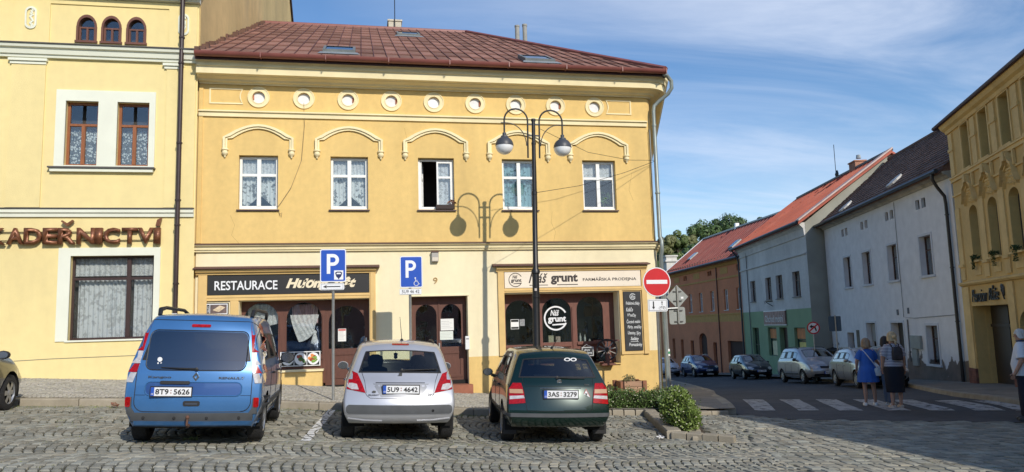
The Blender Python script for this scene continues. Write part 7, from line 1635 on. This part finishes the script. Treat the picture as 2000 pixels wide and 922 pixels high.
for sd in (-1, 1):
    x0, x1 = sd * .14, sd * .70; cx, r_ = (x0 + x1) / 2, abs(x1 - x0) / 2; zc = lz(6.47)
    pth = [(x0, 0, lz(5.58)), (x0, 0, lz(6.0)), (x0, 0, zc)] + [(cx - sd * r_ * cos(a), 0, zc + r_ * sin(a)) for a in [pi * k / 12 for k in range(1, 12)]] + [(x1, 0, zc), (x1, 0, lz(6.13))]
    MB().tube(pth, .021, 8).obj('arm', BLACKM, lamp, smooth=50)
    br = [(sd * .76, 0, lz(6.40)), (sd * .62, 0, lz(6.40))] + [(sd * (.17 + .38 * cos(a)), 0, lz(5.92 + .48 * sin(a))) for a in [pi / 2 - (pi / 2) * k / 8 * 1 for k in range(0)]]
    br = [(sd * (.17 + .45 * (1 - sin(t))), 0, lz(5.87 + .53 * cos(t))) for t in [pi / 2 * k / 10 for k in range(11)]]
    MB().tube(br, .012, 6).tube([(sd * .78, 0, lz(6.40)), (sd * .6, 0, lz(6.40))], .014, 6).obj('brace', BLACKM, lamp)
    for z in (6.39, 6.12): MB().box(sd * .04, sd * .16, -.012, .012, lz(z) - .018, lz(z) + .018).obj('bracket', BLACKM, lamp)
    gl = MB().lathe([(.208 * sin(a), lz(5.85) - .208 * cos(a)) for a in [pi / 2 * k / 8 for k in range(9)]], (x1, 0, 0), 24).obj('globe', GW, lamp, smooth=60)
    MB().lathe([(.213, lz(5.845))] + [(.213 * cos(a), lz(5.855) + .213 * sin(a)) for a in [radians(8 * k) for k in range(9)]] + [(.085, lz(6.06)), (.085, lz(6.08)), (.045, lz(6.1)), (.045, lz(6.16)), (.025, lz(6.17))], (x1, 0, 0), 24, caps=False).obj('globe_cap', GG, lamp, smooth=40)
BLUS = P('sign_blue', (.005, .075, .46), .4); REDS = P('sign_red', (.60, .010, .018), .4, var=.05, scale=4); BACK = P('sign_back', (.30, .32, .31), .5, metal=.4, var=.1, scale=5)
def post(name, label, x, y, top, r=.03, cat='traffic sign', lean=0):
    t = thing(name, label, cat, (x, y, SW(x, y) if x < 5.2 else G(x, y) + .13)); t.rotation_euler = (0, lean, 0)
    MB().lathe([(r, -.1), (r, top - t.location.z), (r * 1.05, top - t.location.z + .002), (0, top - t.location.z + .02)], (0, 0, 0), 14).obj('post', STEEL, t, smooth=40); return t
def panel_(t, x, z, w, h, y=-.05, r=.04, bcol=SIGNW, fcol=BLUS, edge=.022):
    x -= t.location.x * 0
    b = plate_(rr_(x - w / 2, x + w / 2, z - h / 2, z + h / 2, r), y, y + .012).obj('panel', BACK, t)
    plate_(rr_(x - w / 2 + .002, x + w / 2 - .002, z - h / 2 + .002, z + h / 2 - .002, r), y - .002, y - .0005).obj('border', bcol, b)
    if fcol: plate_(rr_(x - w / 2 + edge, x + w / 2 - edge, z - h / 2 + edge, z + h / 2 - edge, max(.005, r - edge * .6)), y - .004, y - .0025).obj('face', fcol, b)
    return b
def P_letter(t, x, z, s, y):
    mb = MB(); st_ = s * .17
    mb.box(x, x + st_, y - .003, y, z, z + s)
    n = 14; ro, ri = s * .30, s * .30 - st_; cx = x + s * .30; cz = z + s - ro
    mb.box(x + st_, cx, y - .003, y, z + s - st_, z + s); mb.box(x + st_, cx, y - .003, y, cz - ro, cz - ri)
    mb.rings([[(cx + q * cos(a), y - w, cz + q * sin(a)) for q, w in ((ro, 0), (ro, .003), (ri, .003), (ri, 0))] for a in [pi / 2 - pi * k / n for k in range(n + 1)]])
    return mb.obj('letter_p', SIGNW, t)
t = post('parking_sign', 'blue parking sign with a ticket disc symbol and an arrow plate below', -.61, 16.45, 3.35, .03); zb = t.location.z
panel_(t, .0, 3.055 - zb, .54, .70); P_letter(t, -.13, 2.88 - zb, .42, -.0545)
MB().box(.02, .21, -.057, -.0545, 2.755 - zb, 2.95 - zb).obj('symbol_ground', SIGNW, t)
mb = MB(); hx, hz = .115, 2.85 - zb
face_y(mb, [(hx - .075, hz + .05), (hx - .04, hz + .075), (hx + .04, hz + .075), (hx + .075, hz + .05), (hx + .05, hz - .03), (hx + .02, hz - .06), (hx - .02, hz - .06), (hx - .05, hz - .03)], -.0585); mb.box(hx - .012, hx + .012, -.059, -.0575, hz - .085, hz - .06); mb.obj('symbol', P('symbol_navy', (.01, .02, .10), .4), t, fix=False)
mb = MB(); face_y(mb, [(hx - .05, hz + .03), (hx - .03, hz + .05), (hx + .03, hz + .05), (hx + .05, hz + .03), (hx + .04, hz + .02), (hx - .04, hz + .02)], -.0595); mb.obj('symbol_window', SIGNW, t, fix=False)
b = panel_(t, -.02, 2.61 - zb, .50, .145, fcol=None, r=.03); mb = MB(); y = -.056
for x0_, x1_, a_, c_ in ((-.24, .20, 2.665, 2.669), (-.24, .20, 2.551, 2.555)): mb.box(x0_, x1_, y, y + .002, a_ - zb, c_ - zb)
mb.box(-.245, -.241, y, y + .002, 2.551 - zb, 2.669 - zb); mb.box(.20, .204, y, y + .002, 2.551 - zb, 2.669 - zb); mb.box(-.14, .15, y, y + .002, 2.60 - zb, 2.62 - zb); face_y(mb, [(-.21, 2.61 - zb), (-.13, 2.645 - zb), (-.145, 2.61 - zb), (-.13, 2.575 - zb)], y); mb.obj('arrow', BLACK, b, fix=False)
t = post('disabled_parking_sign', 'blue parking sign with a wheelchair symbol and a number plate strip below', 1.07, 17.6, 3.3, .03); zb = t.location.z
panel_(t, .03, 2.985 - zb, .52, .73); P_letter(t, -.10, 2.85 - zb, .40, -.0545)
mb = MB(); y = -.056; wx, wz = .145, 2.74 - zb
mb.lathe([(.0, -.002), (.018, -.002)], (wx - .025, y, wz + .10), 10, 'y', caps=False)
mb.tube([(wx - .025, y, wz + .075), (wx - .02, y, wz + .02), (wx + .03, y, wz + .015), (wx + .055, y, wz - .04), (wx + .08, y, wz - .035)], .009, 4); mb.tube([(wx - .022, y, wz + .05), (wx + .025, y, wz + .045)], .007, 4)
mb.tube([(wx - .005 + .052 * cos(a), y, wz - .025 + .052 * sin(a)) for a in [radians(100 + 22 * k) for k in range(12)]], .008, 4); mb.obj('wheelchair_symbol', SIGNW, t)
b = panel_(t, .01, 2.53 - zb, .50, .14, fcol=None, r=.012); text('5U9 46 42', -.19, .21, 2.495 - zb, 2.57 - zb, -.053, BLACK, b, bold=.0); mb = MB(); mb.box(-.23, .25, -.054, -.0525, 2.591 - zb, 2.595 - zb).box(-.23, .25, -.054, -.0525, 2.465 - zb, 2.469 - zb).obj('border_line', BLACK, b)
t = post('no_entry_sign', 'round red no entry sign with a white bar and an arrow plate at the corner', 6.93, 17.3, 2.9, .03, lean=radians(.5)); zb = t.location.z; n = 40
disc = lambda r, y, nm, m_, cx=.0, cz=2.635: MB().lathe([(0, -.003), (r, -.003), (r, 0), (0, 0)], (cx, y, cz - zb), n, 'y').obj(nm, m_, t)
disc(.355, -.045, 'panel', BACK); disc(.352, -.049, 'border', SIGNW); disc(.33, -.0525, 'face', REDS); MB().box(-.265, .265, -.0585, -.0556, 2.59 - zb, 2.685 - zb).obj('white_bar', SIGNW, t)
b = panel_(t, .0, 2.075 - zb, .50, .30, fcol=None, r=.04, y=-.05); mb = MB(); y = -.056
for (a_, c_, e_, f_2) in ((-.225, .225, 1.95, 1.956), (-.225, .225, 2.194, 2.2)): mb.box(a_, c_, y, y + .002, e_ - zb, f_2 - zb)
mb.box(-.225, -.219, y, y + .002, 1.956 - zb, 2.194 - zb); mb.box(.219, .225, y, y + .002, 1.956 - zb, 2.194 - zb)
mb.box(-.125, -.095, y, y + .002, 2.03 - zb, 2.17 - zb); face_y(mb, [(-.15, 2.04 - zb), (-.11, 1.98 - zb), (-.07, 2.04 - zb)], y); mb.box(.10, .116, y, y + .002, 2.075 - zb, 2.15 - zb); face_y(mb, [(.085, 2.14 - zb), (.108, 2.18 - zb), (.131, 2.14 - zb)], y)
for cx in (.055, .165): mb.tube([(cx + .03 * cos(a), y, 2.01 - zb + .03 * sin(a)) for a in [2 * pi * k / 12 for k in range(13)]], .003, 4)
mb.tube([(.055, y, 2.01 - zb), (.09, y, 2.05 - zb), (.15, y, 2.05 - zb), (.165, y, 2.01 - zb), (.115, y, 2.01 - zb), (.09, y, 2.05 - zb)], .003, 4); mb.obj('symbols', BLACK, b, fix=False)
t = post('priority_sign_pole', 'thick grey pole carrying a diamond sign and a square sign seen from the back', 8.69, 21.0, 2.75, .06, lean=radians(-.3)); zb = t.location.z
MB().tube([(.03, .0, 2.06 - zb), (.43, .0, 2.07 - zb)], .024, 8).tube([(.41, 0, 1.62 - zb), (.42, 0, 2.72 - zb)], .03, 10).obj('bracket', STEEL, t, smooth=40)
MB().ext([(.42, .035, 2.05 - zb), (.77, .035, 2.40 - zb), (.42, .035, 2.75 - zb), (.07, .035, 2.40 - zb)], (0, .014, 0)).obj('diamond_panel', BACK, t, bevel=.004)
plate_(rr_(.14, .64, 1.60 - zb, 2.1 - zb, .06), .037, .051).obj('square_panel', BACK, t)
mb = MB()
for z in (2.28, 2.56, 2.0, 1.68): mb.box(.29, .55, -.0, .035, z - zb - .014, z - zb + .014)
split(mb.obj('clamp', P('dark_clamp', (.08, .08, .08), .5), t)); MB().box(.53, .61, .03, .035, 2.34 - zb, 2.40 - zb).obj('sticker', SIGNW, t)
MB().box(-.04, .05, -.066, -.0622, 1.12, 1.32).obj('way_mark', SIGNW, t); MB().box(-.04, .05, -.07, -.0665, 1.18, 1.25).obj('way_mark_stripe', MATS['mark_green'], t)
# street signs on the right
t = thing('no_left_turn_sign', 'round no left turn sign on a thin post in front of the green shop', 'traffic sign', (20.7, 32.4, G(21, 32.6) + .12), -radians(20)); zb = t.location.z
n = 32; disc = lambda r, y, nm, m_: MB().lathe([(0, -.003), (r, -.003), (r, 0), (0, 0)], (0, y, 1.22 - zb), n, 'y').obj(nm, m_, t)
MB().lathe([(.03, 0), (.03, 2.7)], (0, 0, 0), 8).obj('post', STEEL, t); disc(.29, -.04, 'border', REDS); disc(.235, -.045, 'face', SIGNW)
mb = MB(); z = 1.22 - zb; face_y(mb, [(.10, z - .17), (.15, z - .13), (.10, z + .05), (.02, z + .10), (-.06, z + .10), (-.06, z + .16), (-.17, z + .06), (-.06, z - .03), (-.06, z + .03), (.0, z + .03), (.04, z - .0)], -.05); mb.obj('arrow', BLACK, t, fix=False); MB().ext([(-.2, -.052, z - .12), (-.16, -.052, z - .17), (.2, -.052, z + .13), (.16, -.052, z + .18)], (0, .001, 0)).obj('slash', REDS, t)
t = thing('blue_back_sign', 'square sign on a post seen from behind near the left corner of the white house', 'traffic sign', (21.75, 32.2, G(22.6, 31.6) + .12), radians(-25)); MB().lathe([(.03, 0), (.03, 2.95)], (0, 0, 0), 8).obj('post', STEEL, t)
plate_(rr_(-.30, .25, 2.2, 2.9, .04), .04, .055).obj('panel', P('blue_grey_back', (.07, .11, .15), .5), t)
# wooden planter
pl = thing('wooden_planter', 'square wooden planter box with a dry shrub against the corner wall', 'planter', (6.76, 18.98, SW(6.7, 19)))
PW = P('planter_wood', (.40, .24, .15), .8, var=.2, scale=5, objrand=.15, stretch=(1, 1, 5)); PWD = P('planter_post', (.26, .11, .06), .8, var=.2, scale=5)
for sx in (-.30, .30):
    for sy in (-.28, .28): MB().box(sx - .05, sx + .05, sy - .05, sy + .05, 0, .46).obj('corner_post', PWD, pl)
for k in range(3):
    for y in (-.26, .26): MB().box(-.25, .25, y - .015, y + .015, .04 + k * .14, .17 + k * .14).obj('plank', PW, pl)
    for x in (-.28, .28): MB().box(x - .015, x + .015, -.23, .23, .04 + k * .14, .17 + k * .14).obj('plank', PWD, pl)
MB().box(-.26, .26, -.24, .24, .36, .40).obj('soil', MATS['bed_soil'], pl); mb = MB(); leafy(mb, (-.02, 0, .5), .18, 170, .035, squash=.7); mb.obj('dry_shrub', P('dry_olive', (.20, .18, .08), .8, var=.3, scale=10), pl, fix=False)
# overhead wires from the house to the lamp
mb = MB(); a = Vector((8.0, 19.3, 6.1))
for pts in ([(4.1, 17.0, 6.3), (5.6, 18.0, 5.98), (7.0, 18.8, 5.98), (7.95, 19.38, 6.12)], [(3.95, 17.0, 4.75), (5.3, 17.9, 5.1), (6.8, 18.7, 5.62), (7.95, 19.38, 6.1)]): mb.tube(pts, .006, 4)
tag(mb.obj('overhead_wire', BLACK), 'two thin slack wires between the street lamp and the corner downpipe', 'wire')
# shrub branch by the kerb
mb = MB()
for _ in range(14): a = U(0, 6.3); mb.tube([(0, 0, 0), (cos(a) * U(.1, .3), sin(a) * .1, U(.05, .25)), (cos(a) * U(.2, .45), sin(a) * .15, U(.02, .3))], [.006, .004, .002], 4)
tag(mb.obj('dry_branch', P('grey_twig', (.2, .18, .15), .9), loc=(-3.35, 16.1, SW(-3.3, 16.1))), 'bare grey twigs lying on the kerb left of the blue van', 'branch')
# ================================================================ PEOPLE
SKIN = P('skin', (.50, .27, .185), .55, var=.06, scale=6)
def skin_obj(name, nodes_, edges, mat, parent, root=0, sub=2, smooth=True):
    me = bpy.data.meshes.new(name); me.from_pydata([n_[:3] for n_ in nodes_], edges, []); o = link(name, me)
    o.modifiers.new('skin', 'SKIN'); 
    for i, n_ in enumerate(nodes_):
        sv = me.skin_vertices[0].data[i]; sv.radius = (n_[3], n_[4] if len(n_) > 4 else n_[3]); sv.use_root = (i == root)
    m_ = o.modifiers.new('sub', 'SUBSURF'); m_.levels = sub; m_.render_levels = sub
    bake(o); o.data.materials.clear(); o.data.materials.append(mat)
    for p_ in o.data.polygons: p_.use_smooth = True
    o.parent = parent; return o
def loft(name, rings_, mat, parent, n=24, fold=0, nf=9, seed=0, close=False):
    """rings_: (cx, cy, z, rx, ry)"""
    mb = MB(); rr2 = []
    for i, (cx, cy, z, rx, ry) in enumerate(rings_):
        k = i / (len(rings_) - 1); g = []
        for q in range(n):
            a = 2 * pi * q / n; f_ = 1 + fold * k * sin(nf * a + seed) + .02 * sin(3 * a + seed * 2)
            g.append((cx + rx * f_ * cos(a), cy + ry * f_ * sin(a), z))
        rr2.append(g)
    mb.rings(rr2, 0, close); return mb.obj(name, mat, parent, smooth=80)
def person(label, loc, rz, h, armL, armR, legs, hair, hairmat, shoes, girth=1.0, group=None, skin_legs=True):
    t = thing('person', label, 'person', loc, rz, group); s = h / 1.7; t.scale = (s, s, s)
    N_ = []; E_ = []
    def nd(x, y, z, r, r2=None): N_.append((x, y, z, r, r2 or r)); return len(N_) - 1
    def ch(a, *b):
        for q in b: E_.append((a, q)); a = q
        return a
    pel = nd(0, 0, .92, .125 * girth, .10 * girth); sp = nd(0, 0, 1.08, .12 * girth, .095 * girth); cst = nd(0, -.005, 1.26, .135 * girth, .10 * girth); nb = nd(0, -.01, 1.40, .075, .07); nk = nd(0, 0, 1.46, .05); jw = nd(0, .012, 1.54, .068, .075); hd_ = nd(0, .0, 1.61, .078, .09); tp = nd(0, -.005, 1.66, .06, .07); ch(pel, sp, cst, nb, nk, jw, hd_, tp)
    no = nd(0, .085, 1.575, .012); no2 = nd(0, .112, 1.565, .009); ch(jw, no, no2)
    for sd in (-1, 1): e = nd(sd * .082, -.005, 1.585, .014, .02); ch(hd_, e)
    hands = []
    for sd, arm in ((-1, armL), (1, armR)):
        sh_ = nd(sd * .155 * girth ** .5, -.01, 1.375, .055); pts = [nd(*p, r) for p, r in zip(arm, (.045 * girth ** .6, .034, .024))]
        mid = [(N_[sh_][k] + arm[0][k]) / 2 for k in range(3)]; m1 = nd(*mid, .048 * girth ** .6); E_.append((nb, sh_)); ch(sh_, m1, pts[0]); mid2 = [(arm[0][k] + arm[1][k]) / 2 for k in range(3)]; m2 = nd(*mid2, .037); ch(pts[0], m2, pts[1])
        w = Vector(arm[1]); d = (Vector(arm[1]) - Vector(arm[0])).normalized(); side_ = d.cross(Vector((sd, 0, 0))).normalized()
        palm = w + d * .075; pa = nd(*palm, .018, .036); ch(pts[1], pa); hands.append((w, d, side_, palm, sd))
    for sd, lg in ((-1, legs[0]), (1, legs[1])):
        hp = nd(sd * .085, 0, .86, .088 * girth); kn = nd(lg[0][0], lg[0][1], .48, .056); cf = nd((lg[0][0] + lg[1][0]) / 2, (lg[0][1] + lg[1][1]) / 2 - .015, .34, .052); an = nd(lg[1][0], lg[1][1], .09, .034); ft = nd(lg[1][0] + .01 * sd, lg[1][1] + .02, .035, .032); toe = nd(lg[1][0] + .02 * sd, lg[1][1] + .14, .022, .026, .02); ch(pel, hp, kn, cf, an, ft, toe)
    skin_obj('body', N_, E_, SKIN, t)
    for w, d, sv_, palm, sd in hands:
        FN = []; FE = []
        FN.append((*(palm - d * .03), .016)); 
        for q in range(4):
            o_ = sv_ * (.024 - q * .016); base = palm + o_ + d * .02; ln = (.062, .07, .066, .052)[q]; curl = Vector((-sd, 0, 0)) * .012
            i0 = len(FN); FN += [(*base, .0095), (*(base + d * ln * .5 + curl * .4), .0085), (*(base + d * ln * .85 + curl * 1.3), .0075)]; FE += [(0, i0), (i0, i0 + 1), (i0 + 1, i0 + 2)]
        base = palm + sv_ * .03 - d * .03; i0 = len(FN); FN += [(*base, .012), (*(base + sv_ * .022 + d * .025), .0105), (*(base + sv_ * .026 + d * .055), .009)]; FE += [(0, i0), (i0, i0 + 1), (i0 + 1, i0 + 2)]
        skin_obj('hand', FN, FE, SKIN, t, sub=1)
    mb = MB()
    for sd in (-1, 1): mb.lathe([(0, 0), (.011, .004), (0, .009)], (sd * .03, .082, 1.598), 8, 'y')
    mb.obj('eyes', P('eye_dark', (.05, .04, .035), .3), t); MB().lathe([(0, 0), (.024, .003), (0, .006)], (0, .088, 1.535), 8, 'y', sy=.3).obj('mouth', P('lip', (.4, .12, .1), .5), t)
    # hair: displaced shell that leaves the face free
    mb = MB(); zt, zb_, wd, bk = hair
    rows_ = 12; cols = 26; g = []
    for j in range(rows_ + 1):
        v = j / rows_; r_ = []
        for i in range(cols):
            a = 2 * pi * i / cols; fr = max(0, sin(a))            # front = +y
            low = zb_ + (1.615 - zb_) * min(1, fr * 1.6) if fr > .25 else zb_ + (1.615 - zb_) * fr * .9
            z = zt + (low - zt) * v; dome = sqrt(max(0, 1 - max(0, (z - 1.60) / (zt - 1.60 + .001)) ** 2)) if z > 1.6 else 1 + .12 * (1.6 - z) / .15
            if z < 1.48: dome *= .86
            k = dome * (1 + .05 * noise.noise(Vector((cos(a) * 4, sin(a) * 4, z * 18)))) 
            r_.append((wd * k * cos(a), -.008 + (wd * 1.12 if sin(a) < 0 else wd * 1.02) * k * sin(a) - bk * max(0, -sin(a)) * v, z + .008 * noise.noise(Vector((a * 3, v * 5, 1)))))
        g.append(r_)
    mb.rings(g, 0, False); mb.obj('hair', hairmat, t, smooth=70)
    for i, lg in enumerate(legs):
        sd = (-1, 1)[i]; x, y = lg[1]; mb = MB(); mb.rings([[(x + .012 * sd + a * k * .047, y + .035 + b * k * .135, z) for a, b in [(cos(q), sin(q) * (1 if sin(q) > 0 else .75)) for q in [2 * pi * m / 16 for m in range(16)]]] for z, k in ((-.003, .9), (.0, 1), (.03, 1.02), (.05, .9), (.075 if shoes[1] else .055, .62))], 0, True); so_ = mb.obj('shoe', shoes[0], t, smooth=50)
    return t
def hairm(n, c): return P(n, c, .6, var=.35, scale=9, bump=.6, bscale=35, stretch=(3, 3, .6))
def sleeve(t, arm, mat, k=.9, r0=.085, r1=.075, sd=1, g=1.0):
    sh_ = Vector((sd * .13 * g, -.01, 1.385)); e = Vector(arm[0]); q = sh_ + (e - sh_) * k; MB().tube([sh_ + Vector((-sd * .03, 0, .0)), sh_ + (e - sh_) * .3, q], [r0 * .9, r0, r1], 14).obj('sleeve', mat, t, smooth=60)
# woman in the blue dress
aL = [(-.24, .03, 1.13), (-.22, .16, .93)]; aR = [(.25, .10, 1.14), (.40, .30, 1.02)]
zz = G(12.2, 17.05) + .01
DBL = P('blue_dress_cloth', (.035, .13, .46), .8, var=.15, scale=5, bump=.2, bscale=30)
t = person('person in a short blue dress and white trainers seen from behind on the crossing', (12.3, 17.05, zz), radians(-18), 1.63, aL, aR, (((-.10, .01), (-.10, .0)), ((.12, .03), (.14, .03))), (1.73, 1.47, .108, .015), hairm('ash_blond_hair', (.30, .20, .12)), (P('white_canvas', (.75, .75, .74), .6), True), 1.18)
loft('dress', [(0, -.01, 1.445, .06, .06), (0, -.01, 1.42, .14, .09), (0, -.01, 1.36, .19, .12), (0, 0, 1.22, .185, .135), (0, 0, 1.08, .18, .135), (0, 0, .98, .19, .145), (0, 0, .965, .205, .155), (0, 0, .85, .235, .18), (0, 0, .72, .255, .20), (0, 0, .60, .27, .215)], DBL, t, 40, .045, 11); sleeve(t, aL, DBL, .8, .085, .088, -1, 1.1); sleeve(t, aR, DBL, .8, .085, .088, 1, 1.1)
WL = P('white_leather', (.70, .70, .70), .5)
MB().tube([(-.12, -.06, 1.43), (-.06, -.135, 1.33), (.06, -.165, 1.15), (.17, -.16, .98), (.2, -.13, .93)], .013, 5).tube([(-.12, -.06, 1.43), (-.1, .09, 1.38), (.05, .16, 1.15), (.2, .1, .95)], .013, 5).obj('bag_strap', WL, t)
mb = MB(); mb.rings([[(.21 + a * .10 * k, -.13 + b * .05, z) for a, b in [(cos(q), sin(q)) for q in [2 * pi * m / 12 for m in range(12)]]] for z, k in ((.76, .8), (.78, 1), (.92, .95), (.95, .7))]); bag = tag(mb.obj('shoulder_bag', WL, None, smooth=50), 'small white shoulder bag hanging at the hip of the blue dress', 'bag'); bag.location = t.location; bag.rotation_euler = t.rotation_euler; bag.scale = t.scale
# woman in the striped shirt with a backpack
m_, N, L = nodes('striped_jersey'); o_ = N.new('ShaderNodeOutputMaterial'); b_ = N.new('ShaderNodeBsdfPrincipled'); b_.inputs['Roughness'].default_value = .85; L.new(b_.outputs[0], o_.inputs[0]); tc = N.new('ShaderNodeTexCoord'); w_ = N.new('ShaderNodeTexWave'); w_.bands_direction = 'Z'; w_.inputs['Scale'].default_value = 9.5; w_.inputs['Distortion'].default_value = .6; L.new(tc.outputs['Object'], w_.inputs[0]); cr = N.new('ShaderNodeValToRGB'); cr.color_ramp.interpolation = 'CONSTANT'; cr.color_ramp.elements[0].color = (.62, .60, .62, 1); cr.color_ramp.elements[1].position = .62; cr.color_ramp.elements[1].color = (.06, .06, .14, 1); L.new(w_.outputs[0], cr.inputs[0]); L.new(cr.outputs[0], b_.inputs[0]); STR = m_
aL = [(-.235, .02, 1.12), (-.215, .10, .89)]; aR = [(.24, .0, 1.12), (.27, .05, .88)]
zz = G(12.2, 15.95) + .01
t = person('person in a striped shirt and long black skirt standing on the crossing', (12.2, 15.95, zz), radians(-8), 1.74, aL, aR, (((-.09, .0), (-.10, -.01)), ((.10, .02), (.11, .02))), (1.725, 1.50, .10, .0), hairm('light_blond_hair', (.55, .40, .22)), (P('beige_flats', (.52, .42, .34), .7), False), 1.22)
loft('shirt', [(0, -.01, 1.455, .055, .055), (0, -.01, 1.425, .15, .09), (0, -.01, 1.36, .195, .12), (0, 0, 1.22, .19, .14), (0, 0, 1.08, .195, .15), (0, 0, .98, .215, .165), (0, 0, .93, .22, .17)], STR, t, 32, .015, 8); sleeve(t, aL, STR, .85, .085, .085, -1, 1.15); sleeve(t, aR, STR, .85, .085, .085, 1, 1.15)
loft('skirt', [(0, 0, .96, .20, .155), (0, 0, .85, .225, .175), (0, 0, .6, .215, .165), (0, 0, .36, .20, .155), (0.01, 0, .345, .20, .155)], P('black_skirt', (.010, .011, .018), .85, bump=.2, bscale=15), t, 32, .04, 7)
mb = MB(); mb.lathe([(0, -.05), (.04, -.03), (.05, 0), (.04, .03), (0, .05)], (.0, -.135, 1.60), 12); mb.lathe([(0, -.11), (.022, -.09), (.028, -.03), (0, .03)], (.015, -.13, 1.52), 8); mb.obj('hair_bun', MATS['light_blond_hair'], t, smooth=60)
BPK = P('dark_backpack_cloth', (.035, .03, .035), .7, var=.3, scale=12)
bp = thing('backpack', 'small dark backpack on the striped shirt', 'backpack', tuple(t.location), t.rotation_euler.z); bp.scale = t.scale
mb = MB(); mb.rings([[(a * .115 * k, -.19 + b * .065 * k, z) for a, b in [(math.copysign(abs(cos(q)) ** .6, cos(q)), math.copysign(abs(sin(q)) ** .6, sin(q))) for q in [2 * pi * m / 20 for m in range(20)]]] for z, k in ((1.07, .85), (1.09, 1), (1.26, 1), (1.34, .85), (1.375, .5))]); mb.obj('bag', BPK, bp, smooth=50)
MB().box(-.085, .085, -.275, -.25, 1.10, 1.22).obj('pocket', BPK, bp, bevel=.01); MB().tube([(-.07, -.15, 1.34), (-.10, -.10, 1.43), (-.11, .02, 1.45), (-.12, .12, 1.35), (-.17, .1, 1.15), (-.17, -.08, 1.08)], .013, 5).tube([(.07, -.15, 1.34), (.10, -.10, 1.43), (.11, .02, 1.45), (.12, .12, 1.35), (.17, .1, 1.15), (.17, -.08, 1.08)], .013, 5).tube([(-.03, -.18, 1.37), (0, -.17, 1.41), (.03, -.18, 1.37)], .007, 5).obj('straps', BPK, bp)
# third walker, mostly hidden
aL = [(-.2, .06, 1.12), (-.17, .2, .95)]; aR = [(.21, .05, 1.12), (.2, .15, .92)]
t = person('person with dark hair and grey blue trousers half hidden behind the striped shirt', (12.62, 16.75, G(12.6, 16.7) + .01), radians(-70), 1.66, aL, aR, (((-.09, .05), (-.09, .06)), ((.09, -.05), (.09, -.08))), (1.72, 1.45, .10, .015), hairm('dark_brown_hair', (.03, .02, .018)), (P('white_canvas', (.75, .75, .74), .6), True), 1.0)
SH2 = P('pale_jacket', (.34, .37, .42), .8, var=.1, scale=5); loft('jacket', [(0, -.01, 1.45, .055, .055), (0, -.01, 1.42, .13, .085), (0, -.01, 1.36, .17, .11), (0, 0, 1.2, .165, .12), (0, 0, 1.02, .17, .13), (0, 0, .93, .18, .14)], SH2, t, 28, .02, 6); sleeve(t, aL, SH2, 1, .07, .06, -1); sleeve(t, aR, SH2, 1, .07, .06, 1)
TR = P('grey_blue_trousers', (.11, .14, .20), .85, var=.1, scale=6)
loft('trousers_hips', [(0, 0, .97, .15, .12), (0, 0, .86, .17, .13), (0, 0, .78, .165, .13)], TR, t, 24)
for sd, (kx, ky), (ax, ay) in ((-1, (-.09, .05), (-.09, .06)), (1, (.09, -.05), (.09, -.08))): loft('trouser_leg', [(sd * .08, 0, .84, .10, .11), (kx, ky, .5, .085, .09), (ax, ay, .1, .08, .085), (ax, ay, .08, .075, .08)], TR, t, 18)
# man in the white polo at the edge
aL = [(-.26, -.02, 1.13), (-.25, .10, .9)]; aR = [(.26, -.02, 1.13), (.25, .08, .9)]
t = person('person in a white polo shirt and dark trousers at the right picture edge', (12.55, 12.72, G(12.5, 12.7) + .01), radians(40), 1.74, aL, aR, (((-.1, .0), (-.1, -.02)), ((.1, .03), (.11, .03))), (1.715, 1.53, .098, .0), hairm('white_hair', (.6, .58, .55)), (P('dark_shoe', (.03, .03, .03), .5), True), 1.25)
PO = P('white_polo', (.74, .76, .80), .8, var=.04, scale=5, bump=.2, bscale=12); loft('polo_shirt', [(0, -.01, 1.47, .06, .06), (0, -.01, 1.43, .15, .095), (0, -.01, 1.36, .205, .13), (0, 0, 1.22, .205, .155), (0, .02, 1.05, .21, .18), (0, .01, .92, .215, .17), (0, .01, .84, .215, .17)], PO, t, 30, .02, 6); sleeve(t, aL, PO, .9, .09, .09, -1, 1.2); sleeve(t, aR, PO, .9, .09, .09, 1, 1.2)
MB().lathe([(.062, 1.46), (.075, 1.485), (.06, 1.50)], (0, 0, 0), 16, caps=False).obj('collar', P('navy_collar', (.05, .07, .14), .7), t)
TN = P('navy_trousers', (.012, .014, .03), .85); loft('trousers_hips', [(0, 0, .97, .17, .14), (0, 0, .86, .19, .155), (0, 0, .78, .185, .15)], TN, t, 24)
for sd, (kx, ky), (ax, ay) in ((-1, (-.1, 0), (-.1, -.02)), (1, (.1, .03), (.11, .03))): loft('trouser_leg', [(sd * .09, 0, .84, .11, .12), (kx, ky, .5, .095, .10), (ax, ay, .1, .085, .09), (ax, ay, .08, .08, .085)], TN, t, 18)
